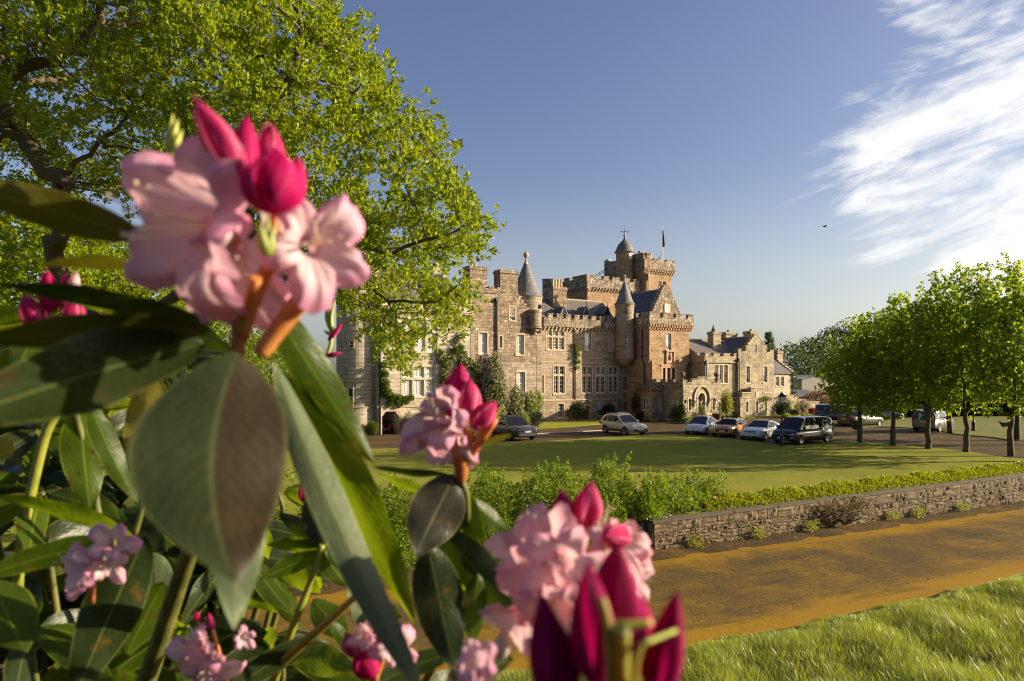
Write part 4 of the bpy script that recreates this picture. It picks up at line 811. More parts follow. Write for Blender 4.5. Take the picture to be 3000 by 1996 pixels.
k = MB(); cc = at(1873.5, 744, 93); k.tube([cc - Vector((0, 0, .5)), cc + Vector((0, 0, .2))], .16, 8); k.lathe(cc + Vector((0, 0, .2)), [(.3, 0), (.3, .08), (0, .25)], 8); cb(k, 'flue', M['lead'])
# ---------------- bay and porch
zq = lambda v, Y: HC + (V0 - v) / F * Y
pF = Plane((15.2, 74.1)); lF = 2.6
pS = Plane((14.3, 78.2), (0.9 / 4.197, -4.1 / 4.197)); lS = math.hypot(.9, 4.1)
bz = zq(1141, 74.5); bt = zq(1131, 74.5)
def pw(pl, a, b, z0, z1, cols=1, blind=None):
    """window given in plane metres"""
    u = lambda s: U0 + F * pl.P(s, 0).x / pl.P(s, 0).y
    um = (a + b) / 2; Y = pl.P(um, 0).y; vv = lambda z: V0 - (z - HC) * F / pl.P(pl.s_((u(a) + u(b)) / 2), 0).y
    return window(pl, u(a), vv(z1), u(b), vv(z0), cols, None, (1, 2), blind, 'cream', .12, .16, leaded=False)
hF = [window(pF, 1931, 1169, 1942.5, 1203, 1, None, (2, 3), .96, 'cream', .12)]
mb = MB(); wallface(mb, pF, 0, lF, Z0, bz, hF); q = pF.P; mb.face([q(0, bz), q(lF, bz), q(lF, bz, -4), q(0, bz, -4)]); cb(mb, 'wall', M['gold'])
pS.n = (pS.d[1], -pS.d[0])
hS = [pw(pS, 1.5, 3.2, zq(1202, 76), zq(1167, 76), 2)]
mb = MB(); wallface(mb, pS, 0, lS, Z0, bz, hS); cb(mb, 'wall', M['gold'])
parapet(pF, -.05, lF, bz, bz + .2, bt + .12, [(-.04, .5), (.95, 1.5), (1.95, 2.5)], .12, .3, 0, mat='lich'); parapet(pS, 0, lS + .1, bz + .002, bz + .2, bt + .12, [(.3, 1.1), (1.7, 2.5), (3.2, lS + .08)], .118, .3, 0, mat='lich')
sP1 = pP.s_(2111); pz = zq(1128, 73.5); pcz, ptz = zq(1123, 73.5), zq(1115.5, 73.5)
hP = [window(pP, 2018, 1169, 2025, 1203, 1, None, (1, 1), None, 'cream', .14, .1, leaded=True, deep=.3), window(pP, 2087, 1168, 2094, 1201, 1, None, (1, 1), None, 'cream', .14, .1, leaded=True, deep=.3)]
dl, dr = pP.s_(2046), pP.s_(2065); dm = (dl + dr) / 2; rw = (dr - dl) / 2; dzs = zq(1168, 73.5); dtop = dzs + rw * 1.15
hP.append((dl - .14, dr + .14, 0.0, dtop + .14, .02))
mb = MB(); wallface(mb, pP, 0, sP1, Z0, pz, hP); shell(mb, pP, 0, sP1, Z0, pz, 5.2); 
arc = [(dm + (rw + .0) * math.cos(t), dzs + rw * 1.15 * math.sin(t)) for t in np.linspace(0, PI, 15)]
for (x0, z0_), (x1, z1_) in zip(arc[:-1], arc[1:]):        # spandrels above the round arch
    mb.face([pP.P(x1, z1_), pP.P(x0, z0_), pP.P(x0, dtop + .14), pP.P(x1, dtop + .14)]); mb.face([pP.P(x0, z0_), pP.P(x1, z1_), pP.P(x1, z1_, -.6), pP.P(x0, z0_, -.6)])
for a, b in ((dl - .14, dl), (dr, dr + .14)): quad(mb, pP, a, b, 0, dtop + .14)
mb.face([pP.P(dl, 0), pP.P(dl, 0, -.6), pP.P(dl, dzs, -.6), pP.P(dl, dzs)][::-1]); mb.face([pP.P(dr, 0), pP.P(dr, 0, -.6), pP.P(dr, dzs, -.6), pP.P(dr, dzs)]); cb(mb, 'porch', M['gold'])
mb = MB(); pts = [(dl, 0.0), (dr, 0.0)] + arc; mb.face([pP.P(a, z, -.6) for a, z in pts]); do = cb(mb, 'door', M['doordk']); k = MB()
for i in range(1, 6): x = dl + (dr - dl) * i / 6; slab(k, pP, x - .015, x + .015, .05, dzs + .3, -.6, -.585)
for z in (.6, 1.9): slab(k, pP, dl, dm + .2, z, z + .06, -.584, -.57)
k.ball(pP.P(dr - .2, 1.1, -.55), .06, 8); cb(k, 'door_fitting', M['cast'], do)
mb = MB()                                              # arch mouldings and hood
for rr, pr, wd in ((rw + .02, .03, .22), (rw + .62, .16, .16)):
    A_ = [(dm + rr * math.cos(t), dzs + rr * 1.1 * math.sin(t), dm + (rr + wd) * math.cos(t), dzs + (rr + wd) * 1.1 * math.sin(t)) for t in np.linspace(0, PI, 17)]
    for p0, p1 in zip(A_[:-1], A_[1:]):
        q = pP.P; mb.face([q(p0[0], p0[1], pr), q(p0[2], p0[3], pr), q(p1[2], p1[3], pr), q(p1[0], p1[1], pr)]); mb.face([q(p0[2], p0[3], 0), q(p1[2], p1[3], 0), q(p1[2], p1[3], pr), q(p0[2], p0[3], pr)]); mb.face([q(p0[0], p0[1], 0), q(p0[0], p0[1], pr), q(p1[0], p1[1], pr), q(p1[0], p1[1], 0)])
for sx in (dl - .24, dr + .02): slab(mb, pP, sx, sx + .22, 0, dzs, 0, .03)
for sx in (dl - .82, dr + .60): slab(mb, pP, sx, sx + .24, dzs - .25, dzs + .0, 0, .2)
cb(mb, 'door_surround', M['cream'])
pm = MB(); pts = [(2001, 1128), (2111, 1126.5), (2111, 1113.5), (2102, 1113.5), (2102, 1121.5), (2087, 1121.5), (2087, 1114.5), (2070, 1113.5), (2070, 1106), (2043, 1106), (2043, 1111.5), (2027, 1111.5), (2027, 1122.5), (2012, 1122.5), (2012, 1115.5), (2001, 1115.5)]
pp2 = [(pP.s_(u), pP.z_(u, v)) for u, v in pts]; extr(pm, pP, pp2, -.4, .001); po_ = cb(pm, 'parapet', M['gold']); c = MB()
for i in (2, 4, 6, 8, 10, 12, 14):
    (a1_, z1_), (a2_, z2_) = pp2[i], pp2[i + 1]; z = (z1_ + z2_) / 2; slab(c, pP, min(a1_, a2_) - .05, max(a1_, a2_) + .05, z + .002, z + .09, -.46, .07)
cb(c, 'coping', M['lich'], po_)
pPl = Plane(tuple(pP.P(0, 0, -5).xy), CN); pPl.n = (-CD[0], -CD[1])
parapet(pPl, 0, 4.6, pz - .2, pcz + .05, ptz + .15, [(.4, 1.1), (1.7, 2.4), (3.0, 3.6)], .05, .35, 0, mat='lich')
f = MB()
for u in (2003, 2104):
    c = pP.P(pP.s_(u), ptz + .05, -.2); f.lathe(c, [(.22, 0), (.08, .25), (.08, .4)], 10); f.ball(c + Vector((0, 0, .62)), .3, 12)
cb(f, 'ball_finial', M['lich'])
for u in (2044, 2085.5):
    s = pP.s_(u); z = pP.z_(u, 1180); k = MB(); k.tube([pP.P(s, z + .45, 0), pP.P(s, z + .6, .25), pP.P(s, z + .45, .42)], .035, 6); k.lathe(pP.P(s, z - .25, .42), [(0, 0), (.08, .0), (.1, .06)], 6); k.lathe(pP.P(s, z + .25, .42), [(.26, 0), (.07, .16), (.03, .28)], 6)
    o = cb(k, 'lantern', M['cast']); k = MB(); k.lathe(pP.P(s, z - .2, .42), [(.1, .02), (.2, .44)], 6); cb(k, 'lantern_glass', M['lamp'], o)
k = MB(); s = pP.s_(2035); slab(k, pP, s - .25, s + .25, zq(1199, 73.5), zq(1189, 73.5), 0, .04); cb(k, 'plaque', M['dress'])
k = MB(); s = pP.s_(2009); slab(k, pP, s - .04, s + .04, zq(1180, 73.5), zq(1170, 73.5), 0, .1); cb(k, 'bracket', M['cast'])
# ---------------- lower right range
rz = pR.z_(2110, 1060); sR0, sR1, sR2 = 0, pR.s_(2163), pR.s_(2267)
hR = [window(pR, 2095, 1070, 2132, 1122, 3, None, (2, 4), .45, 'cream', .16, .22, deep=.28), window(pR, 2148.5, 1178, 2153.5, 1208, 1, None, (2, 4), .4, 'cream', .12)]
mb = MB(); wallface(mb, pR, sR0, sR1, Z0, rz, hR); shell(mb, pR, sR0, sR1, Z0, rz, 7); cb(mb, 'wall', M['gold'])
ml = [(pR.s_(a), pR.s_(b)) for a, b in ((2063.5, 2074.5), (2088, 2106), (2117.5, 2136.5), (2147.5, 2161.5))]
parapet(pR, sR0, sR1, rz, pR.z_(2110, 1045.5), pR.z_(2110, 1034.5), ml, .14, .36, 0, mat='gold')
pRl = Plane(tuple(pR.P(0, 0, -4).xy), CN); pRl.n = (-CD[0], -CD[1]); parapet(pRl, 0, 4.1, rz + .002, pR.z_(2110, 1045.5), pR.z_(2110, 1034.5), [(.4, 1.2), (2.0, 3.0), (3.5, 4.08)], .138, .36, 0, mat='gold')
hp = MB(); hp.tube([pR.P(pR.s_(2067), pR.z_(2067, 1055), .12), pR.P(pR.s_(2067), 4.2, .12)], .08, 8); slab(hp, pR, pR.s_(2067) - .22, pR.s_(2067) + .22, pR.z_(2067, 1068), pR.z_(2067, 1058), .02, .35); cb(hp, 'drainpipe', M['cast'])
p2 = pR.back(-.25); z2 = p2.z_(2215, 1064); a, b = p2.s_(2163), p2.s_(2267)
hR2 = [window(p2, 2185.5, 1073.5, 2196.5, 1121, 1, None, (2, 4), .7, 'cream', .16), window(p2, 2236, 1074, 2248, 1120.5, 1, None, (2, 4), .4, 'cream', .16)]
mb = MB(); wallface(mb, p2, a, b, Z0, z2, hR2); shell(mb, p2, a, b, Z0, z2, 7); cb(mb, 'wall', M['gold'])
pts = [(2163, 1064), (2267, 1064), (2267, 1027), (2256, 1027), (2256, 1034), (2246, 1034), (2246, 1022)]
gs = [(2246, 1022), (2246, 1013), (2240, 1013), (2240, 1004.5), (2234, 1004.5), (2234, 996.5), (2228, 996.5), (2228, 989), (2222, 989), (2222, 982), (2209, 982), (2209, 989.5), (2203, 989.5), (2203, 997), (2197, 997), (2197, 1005), (2191, 1005), (2191, 1013.5), (2185, 1013.5), (2185, 1031), (2173, 1031), (2173, 1024), (2163, 1024)]
pp3 = [(p2.s_(u), p2.z_(u, v) + .002) for u, v in pts[:-1] + gs]; mb = MB(); extr(mb, p2, pp3, -.5, .001); go = cb(mb, 'gable', M['gold']); k = MB()
slab(k, p2, p2.s_(2213.5), p2.s_(2217.5), p2.z_(2215, 1034), p2.z_(2215, 1011), -.02, .006); cb(k, 'loophole', M['dark'], go)
c = MB()
for i in range(2, len(pp3) - 1):
    (a1_, z1_), (a2_, z2_) = pp3[i], pp3[i + 1]
    if abs(a1_ - a2_) > .12 and abs(z1_ - z2_) < .3: slab(c, p2, min(a1_, a2_) - .04, max(a1_, a2_) + .04, max(z1_, z2_) + .002, max(z1_, z2_) + .07, -.55, .06)
cb(c, 'crow_steps', M['cream'], go)
pipe(p2, 2163.5, 1058, 1221, .12)
p3 = pR.back(-1.1); a, b = p3.s_(2169), p3.s_(2267); z3 = p3.z_(2200, 1168)
hR3 = [window(p3, 2185, 1177, 2192, 1209, 1, None, (2, 4), .8, 'cream', .13), window(p3, 2213.5, 1177, 2220.5, 1209.5, 1, None, (2, 4), None, 'cream', .13), window(p3, 2241, 1178, 2246.5, 1208, 1, None, (2, 4), .8, 'cream', .13)]
mb = MB(); wallface(mb, p3, a, b, Z0, z3, hR3); shell(mb, p3, a, b, Z0, z3, 1.2); cb(mb, 'wall', M['gold'])
pts = [(2169, 1168), (2267, 1167), (2267, 1165), (2262, 1165), (2262, 1151.5), (2235, 1151.5), (2235, 1137), (2200, 1137), (2200, 1151.5), (2174, 1151.5), (2174, 1165), (2169, 1165)]
pp4 = [(p3.s_(u), p3.z_(u, v) + .001) for u, v in pts]; mb = MB(); extr(mb, p3, pp4, -.5, .001); go = cb(mb, 'stepped_parapet', M['gold']); c = MB()
for i in (4, 6, 8): (a1_, z1_), (a2_, z2_) = pp4[i], pp4[i + 1] if i != 6 else pp4[7]; slab(c, p3, min(a1_, a2_) - .05, max(a1_, a2_) + .05, z1_ + .002, z1_ + .1, -.55, .08)
slab(c, p3, p3.s_(2213), p3.s_(2223), p3.z_(2218, 1163), p3.z_(2218, 1149), 0, .05); cb(c, 'coping', M['cream'], go)
slabm = MB(); slab(slabm, pR, pR.s_(2140), pR.s_(2170), pR.z_(2150, 1168), pR.z_(2150, 1164), 0, .5); cb(slabm, 'ledge', M['cream'])
ze = pR.z_(2110, 1050)
gable_roof(pR, .05, sR1 + 3.6, ze, pR.back(4).z_(2110, 1000), -.4, -4, -9, 'slate', hipR=0)
cross_roof(p2, p2.s_(2171), p2.s_(2259), p2.z_(2215, 1036), p2.z_(2213, 987), -.45, 9, 'slateb')
for (ua, ub, vt, vb, off, dp) in ((2090, 2112, 971, 1010, 2.2, .9), (2127, 2160, 973, 1003, 7.5, 1.2), (2199, 2221, 970, 992, 6, 1.2)):
    q_ = pR.back(off); sa, sb = q_.s_(ua), q_.s_(ub); o = chimney(q_, sa, sb, q_.z_(ua, vb) - 1, q_.z_(ua, vt), -dp, 0, 'gold')
    k = MB(); k.tube([q_.P((sa + sb) / 2, q_.z_(ua, vt), -dp / 2), q_.P((sa + sb) / 2, q_.z_(ua, vt - 7), -dp / 2)], .14, 8); cb(k, 'chimney_pot', M['cast'], o)
cp_ = at(2090, 1105, 96); k = MB(); zc_ = lambda v: HC + (V0 - v) / F * 96; k.lathe((cp_.x, cp_.y, 0), [(1.1, zc_(1010)), (.1, zc_(958)), (.12, zc_(954)), (0, zc_(953))], 20); cb(k, 'spire', M['slatec'])
# cottage at the end
p5 = pR.back(1.6); a, b = p5.s_(2255), p5.s_(2322); z5 = p5.z_(2295, 1096)
h5 = [window(p5, 2273, 1104, 2282.5, 1131.5, 1, None, (2, 4), .5, 'cream', .12), window(p5, 2287.5, 1104, 2297, 1131.5, 1, None, (2, 4), .5, 'cream', .12)]
mb = MB(); wallface(mb, p5, a, b, Z0, z5, h5); shell(mb, p5, a, b, Z0, z5, 5.5); cb(mb, 'wall', M['cream'])
zr5 = p5.back(2.6).z_(2280, 1053); gable_roof(p5, a, b - .1, z5, zr5, .25, -2.7, -5.6, 'slate')
pe = Plane(tuple(p5.P(b, 0, -5.6).xy), CN); pe.n = (-CD[0], -CD[1]); 
mb = MB(); n_ = 9; L_ = 5.75; half = L_ / 2
for i in range(n_):
    x0 = half / n_ * i; zt_ = z5 + (zr5 - z5) * (i + 1) / n_ + .1
    slab(mb, pe, L_ - x0 - half / n_, L_ - x0 - .004, z5 - .4, zt_, -.35, .0); slab(mb, pe, x0 + .004 - .15, x0 + half / n_ - .15, z5 - .4, zt_, -.35, .0)
cb(mb, 'crow_steps', M['cream'])
pc5 = p5.back(2.3); chimney(pc5, pc5.s_(2278), pc5.s_(2294), zr5 - .8, pc5.z_(2286, 1028), -.8, 0, 'gold', (pc5.s_(2286),), .35); pipe(p5, 2320, 1098, 1180)
# attached garden wall and steps at the right end of the entrance front
gw = empty('garden_wall', tuple(p5.P(b, 0, .6)), 0, 'stepped stone garden wall with copings at the right end of the castle', 'garden wall')
mb = MB(); pgw = p5.back(-.9)
for i, (ua, ub, v) in enumerate(((2268, 2276, 1172), (2276, 2304, 1168), (2304, 2325, 1160), (2325, 2338, 1166), (2338, 2350, 1172), (2350, 2400, 1180))): slab(mb, pgw, pgw.s_(ua) + .002, pgw.s_(ub) - .002, Z0, pgw.z_(ua, v), -.45, 0); slab(mb, pgw, pgw.s_(ua) - .04, pgw.s_(ub) + .04, pgw.z_(ua, v) + .002, pgw.z_(ua, v) + .12, -.5, .06)
mb.build('masonry', M['gold'], gw, org=gw.location)
# plain white house behind the trees, lower grey roofed shed
hs = empty('white_house', (38, 104, 0), 0, 'plain pale rendered house half hidden behind the lime trees', 'house')
ph = Plane(tuple(at(2349, 1105, 104).xy), (0.94, 0.34)); mb = MB(); q = ph.P; zt_, zp_ = zq(1110, 104), zq(1097, 104)
s2 = ph.s_(2450); sm2 = s2 / 2; extr(mb, ph, [(0, Z0), (s2, Z0), (s2, zt_), (sm2, zp_ - .1), (0, zt_)], -9, 0); mb.build('wall', simple('pale_render', (0.30, 0.28, 0.22), .9, .1), hs, org=hs.location)
mb = MB(); zp2 = zp_ - .05
mb.face([q(-.25, zt_ - .1, .3), q(sm2, zp2, .3), q(sm2, zp2, -9.2), q(-.25, zt_ - .1, -9.2)]); mb.face([q(s2 + .25, zt_ - .1, .3), q(sm2, zp2, .3), q(sm2, zp2, -9.2), q(s2 + .25, zt_ - .1, -9.2)]); mb.build('roof', M['lead'], hs, org=hs.location)

sh = empty('shed', (36, 99, 0), 0, 'low outbuilding with grey slate roof in front of the pale house', 'outbuilding')
ps_ = Plane(tuple(at(2331, 1105, 98).xy), (0.94, 0.34)); q = ps_.P; mb = MB(); e_ = zq(1163, 98); t_ = zq(1143, 98); s2 = ps_.s_(2400); wallface(mb, ps_, 0, s2, Z0, e_, []); shell(mb, ps_, 0, s2, Z0, e_, 4); mb.build('wall', M['brown'], sh, org=sh.location)
mb = MB(); mb.face([q(-.2, e_, .3), q(s2, e_, .3), q(s2, t_, -2.2), q(-.2, t_, -2.2)]); mb.face([q(s2, e_, -4.4), q(-.2, e_, -4.4), q(-.2, t_, -2.2), q(s2, t_, -2.2)]); mb.build('roof', M['slateb'], sh, org=sh.location)
# ------------------------------------------------------------------ trees, shrubs, climbers
def unit(a): return a / np.maximum(np.linalg.norm(a, axis=-1, keepdims=True), 1e-9)
def leafquads(P, D, size, asp=0.5, seed=0, fold=0.25, jit=0.35):
    """one folded diamond leaf per point P along direction D"""
    r = np.random.default_rng(seed); n = len(P); D = unit(D + r.normal(0, jit, (n, 3))); A = unit(np.cross(D, r.normal(0, 1, (n, 3)))); B = np.cross(A, D)
    L = (size * r.uniform(0.65, 1.3, n))[:, None]; W = L * asp * 0.5
    m = P + D * L * 0.45; V = np.stack([P, m + A * W + B * W * fold, P + D * L, m - A * W + B * W * fold], 1).reshape(-1, 3)
    i = np.arange(n) * 4; return V, np.stack([i, i + 1, i + 2, i + 3], 1)
def rosettes(C, Dout, k, spread, size, asp, seed, up=0.25, jit=0.8):
    r = np.random.default_rng(seed); P = np.repeat(C, k, 0) + r.normal(0, spread, (len(C) * k, 3)); D = np.repeat(unit(Dout), k, 0) + r.normal(0, jit, (len(C) * k, 3)) + np.array([0, 0, up])
    return leafquads(P, D, size, asp, seed + 1)
def colonize(root, attr, step=0.45, infl=4.0, kill=0.8, trunk_to=None, seed=0, maxit=260, grav=0.0, limbs=()):
    """space colonisation: returns nodes, parent index"""
    r = np.random.default_rng(seed); nodes = [np.array(root, float)]; par = [-1]
    if trunk_to is not None:
        for p in trunk_to:
            a, b = nodes[-1], np.array(p, float); k = max(1, int(np.linalg.norm(b - a) / step))
            for i in range(1, k + 1): nodes.append(a + (b - a) * i / k + r.normal(0, .02, 3)); par.append(len(nodes) - 2)
    for lb in limbs:
        i0 = int(np.argmin(np.linalg.norm(np.array(nodes) - np.array(lb[0], float), axis=1))); prev = i0
        for p in lb:
            a, b = nodes[prev], np.array(p, float); k = max(1, int(np.linalg.norm(b - a) / step))
            for i in range(1, k + 1): nodes.append(a + (b - a) * i / k + r.normal(0, .05, 3)); par.append(prev); prev = len(nodes) - 1
    nodes = np.array(nodes); par = np.array(par); A = np.array(attr); 
    d = np.linalg.norm(A[:, None] - nodes[None], axis=2); near = d.argmin(1); dist = d.min(1); alive = np.ones(len(A), bool)
    for it in range(maxit):
        act = alive & (dist < infl)
        if not act.any():
            act = alive & (dist < dist[alive].min() + 1.0) if alive.any() else act
            if not act.any(): break
        dirs = unit(A[act] - nodes[near[act]]); acc = np.zeros((len(nodes), 3)); np.add.at(acc, near[act], dirs); ids = np.unique(near[act])
        nd = unit(acc[ids] + r.normal(0, 0.18, (len(ids), 3)) + np.array([0, 0, grav])); new = nodes[ids] + nd * step
        i0 = len(nodes); nodes = np.concatenate([nodes, new]); par = np.concatenate([par, ids])
        ai = np.where(alive)[0]; dn = np.linalg.norm(A[ai][:, None] - new[None], axis=2); j = dn.argmin(1); m = dn.min(1); b = m < dist[ai]
        dist[ai[b]] = m[b]; near[ai[b]] = i0 + j[b]; alive[dist < kill] = False
        if not alive.any(): break
    return nodes, par
def radii(par, tip=0.012, exp=2.3, cap=None):
    n = len(par); acc = np.zeros(n); kids = np.bincount(par[par >= 0], minlength=n)
    for i in range(n - 1, -1, -1):
        if kids[i] == 0: acc[i] = tip ** exp
        if par[i] >= 0: acc[par[i]] += acc[i]
    r = acc ** (1 / exp); return np.minimum(r, cap) if cap else r
def branchmesh(nodes, par, rad, seg=6, minr=0.0, flare=0.0):
    """one tapered tube per edge, rings shared along chains"""
    n = len(nodes); kids = [[] for _ in range(n)]
    for i, p in enumerate(par):
        if p >= 0: kids[p].append(i)
    V, Fc = [], []; base = 0; ang = np.arange(seg) * 2 * PI / seg
    starts = [(0, -1)]
    while starts:
        i, p = starts.pop(); chain = ([p] if p >= 0 else []) + [i]
        while kids[chain[-1]]:
            ks = sorted(kids[chain[-1]], key=lambda c: -rad[c]); 
            for c in ks[1:]: starts.append((c, chain[-1]))
            chain.append(ks[0])
        rr = rad[chain].copy()
        if p >= 0: rr[0] = rr[1]
        keep = rr >= minr
        if keep.sum() < 2: continue
        ch = np.array(chain)[keep]; rr = rr[keep]; P = nodes[ch]
        if len(ch) < 2: continue
        if flare and p < 0: z = P[:, 2] - P[0, 2]; rr = rr * (1 + flare * np.exp(-z / 0.5))
        T = unit(np.gradient(P, axis=0)); up = np.array([0.31, 0.95, 0.1]); a = unit(np.cross(T, up)); b = np.cross(T, a)
        ring = P[:, None] + (a[:, None] * np.cos(ang)[None, :, None] + b[:, None] * np.sin(ang)[None, :, None]) * rr[:, None, None]
        V.append(ring.reshape(-1, 3)); m = len(ch); i_, k_ = np.meshgrid(np.arange(m - 1), np.arange(seg), indexing='ij'); k2 = (k_ + 1) % seg
        Fc.append(np.stack([base + i_ * seg + k_, base + i_ * seg + k2, base + (i_ + 1) * seg + k2, base + (i_ + 1) * seg + k_], -1).reshape(-1, 4)); base += m * seg
    return np.concatenate(V), np.concatenate(Fc)
def inpoly(P, poly_):
    x, y = P[:, 0], P[:, 1]; c = np.zeros(len(P), bool); n = len(poly_)
    for i in range(n):
        x0, y0 = poly_[i]; x1, y1 = poly_[(i + 1) % n]; k = ((y0 > y) != (y1 > y)) & (x < (x1 - x0) * (y - y0) / (y1 - y0 + 1e-12) + x0); c ^= k
    return c
def edgedist(P, poly_):
    d = np.full(len(P), 1e9); n = len(poly_)
    for i in range(n):
        a, b = np.array(poly_[i], float), np.array(poly_[(i + 1) % n], float); t = np.clip(((P - a) @ (b - a)) / ((b - a) @ (b - a) + 1e-12), 0, 1); d = np.minimum(d, np.linalg.norm(P - a - t[:, None] * (b - a), axis=1))
    return d
# ---------------- the big oak. Its crown: outline in metres at the trunk's distance, swelling to full depth
OY = 22.3; ob0 = np.array([(344 - U0) / F * OY, OY, -0.06])
def xz(x, y): return ((x * K - U0) / F * OY, HC + (V0 - y * K) / F * OY)
OUT = [xz(*p) for p in ((800, -260), (735, 0), (790, 42), (848, 90), (905, 150), (915, 205), (975, 255), (1040, 298), (1050, 340), (1025, 380), (1080, 430), (1120, 456), (1145, 530), (1112, 572), (1035, 565), (995, 605), (1075, 650), (1100, 690), (1090, 735), (1065, 785), (1010, 760), (965, 800), (925, 870), (880, 860), (850, 790), (800, 720), (700, 640), (560, 560), (420, 450), (330, 440), (200, 430), (60, 420), (-60, 460), (-200, 560), (-420, 520), (-560, 300), (-500, 0), (-300, -300), (100, -430), (500, -420))]
r = np.random.default_rng(3); lo, hi = np.min(OUT, 0), np.max(OUT, 0); P = r.uniform(lo, hi, (26000, 2)); P = P[inpoly(P, OUT)]; ed = edgedist(P, OUT)
dep = np.sqrt(np.clip(1 - (1 - np.clip(ed / 5.0, 0, 1)) ** 2, 0, 1)) * 7.2; sgn = r.uniform(-1, 1, len(P)); sg = np.sign(sgn) * np.abs(sgn) ** 0.55
Yv = OY + 0.2 + sg * dep; 
open_ = (P[:, 0] < xz(560, 0)[0]) & (P[:, 1] < xz(0, 120)[1])                      # the open underside on the left
att0 = np.stack([P[:, 0], Yv, P[:, 1]], 1); cc_ = att0[r.permutation(len(att0))[:460]]; near_ = np.min(np.linalg.norm(att0[:, None, :] - cc_[None], axis=2), 1)
clump = near_ < r.uniform(0.95, 1.5, len(att0))
keep = clump & np.where(open_, r.uniform(0, 1, len(P)) < 0.36, True); att = np.stack([P[:, 0], Yv, P[:, 1]], 1)[keep]
att = att[r.permutation(len(att))[:9000]]
tk = [(ob0[0] + .05, OY, 1.0), (ob0[0] + .25, OY + .1, 2.6), (ob0[0] + .1, OY, 4.2), (ob0[0] + .5, OY - .1, 5.4)]
LIMB = [[(250, 800, 21.8), (150, 650, 21), (125, 560, 20.5), (160, 520, 20.2), (235, 512, 20)], [(135, 570, 20.6), (148, 420, 20), (168, 365, 19.6), (235, 335, 19.3), (292, 262, 19), (345, 212, 19)], [(148, 430, 20), (60, 335, 20), (20, 300, 20), (8, 240, 20), (-40, 160, 20)], [(235, 335, 19.3), (330, 348, 19), (405, 372, 18.8)], [(300, 765, 22), (480, 640, 21), (640, 560, 20), (760, 545, 19.5), (850, 570, 19), (905, 592, 18.8), (990, 562, 18.6), (1060, 515, 18.6)], [(480, 640, 21), (680, 645, 20), (830, 640, 19.3), (890, 690, 19), (960, 706, 18.8), (1010, 690, 18.7), (1062, 655, 18.7)], [(60, 335, 20), (0, 212, 20), (60, 150, 19.8), (160, 118, 19.6), (235, 50, 19.6)], [(570, 600, 20.5), (590, 400, 19.6), (640, 230, 19), (705, 120, 19)]]
nodes, par = colonize(ob0, att, 0.42, 5.0, 0.62, tk, 2, 300, 0.0, [[tuple(fa(*p)) for p in l] for l in LIMB])
rad = radii(par, 0.013, 2.25, 0.46)
nodes[5:] += np.random.default_rng(8).normal(0, 0.05, (len(nodes) - 5, 3))
oak = empty('oak_tree', tuple(ob0), 0, 'huge spreading oak with bright yellow-green spring leaves filling the left', 'tree')
V, Fc = branchmesh(nodes, par, rad, 7, 0.0, 0.6); npmesh('trunk', V - ob0, Fc, M['bark'], oak, True)
kids = np.bincount(par[par >= 0], minlength=len(nodes)); thin = np.where(rad < 0.055)[0]; thin = thin[nodes[thin][:, 2] > 2.0]
def spray(idx, k, sp, seed, size, asp, per):
    rr = np.random.default_rng(seed); C = np.repeat(nodes[idx], k, 0) + rr.normal(0, sp, (len(idx) * k, 3)); D = np.repeat(unit(nodes[idx] - nodes[par[idx]]), k, 0)
    nz = np.sin(C[:, 0] * 1.9 + 1.3 * np.sin(C[:, 2] * 1.1)) * np.sin(C[:, 1] * 1.7 + 2) + np.sin(C[:, 2] * 2.3 + 1.1 * np.sin(C[:, 0] * 1.4)) + 0.6 * np.sin(C[:, 0] * 4.1 + C[:, 2] * 3.3); m_ = nz + rr.normal(0, .45, len(C)) > -1.0; C, D = C[m_], D[m_]
    return rosettes(C, D + 0.3 * unit(C - (ob0 + np.array([4, 0, 9]))), per, 0.045, size, asp, seed + 5)
xs = nodes[thin]; sparse = ((xs[:, 0] < xz(520, 0)[0]) & (xs[:, 2] < xz(0, 150)[1])) | ((xs[:, 0] > xz(800, 0)[0]) & (xs[:, 2] < xz(0, 590)[1]))
V1, F1 = spray(thin[~sparse], 8, 0.25, 21, 0.142, 0.5, 14); V2, F2 = spray(thin[sparse], 6, 0.24, 23, 0.138, 0.5, 11)
npmesh('crown', np.concatenate([V1, V2]) - ob0, np.concatenate([F1, F2 + len(V1)]), M['oakleaf'], oak)
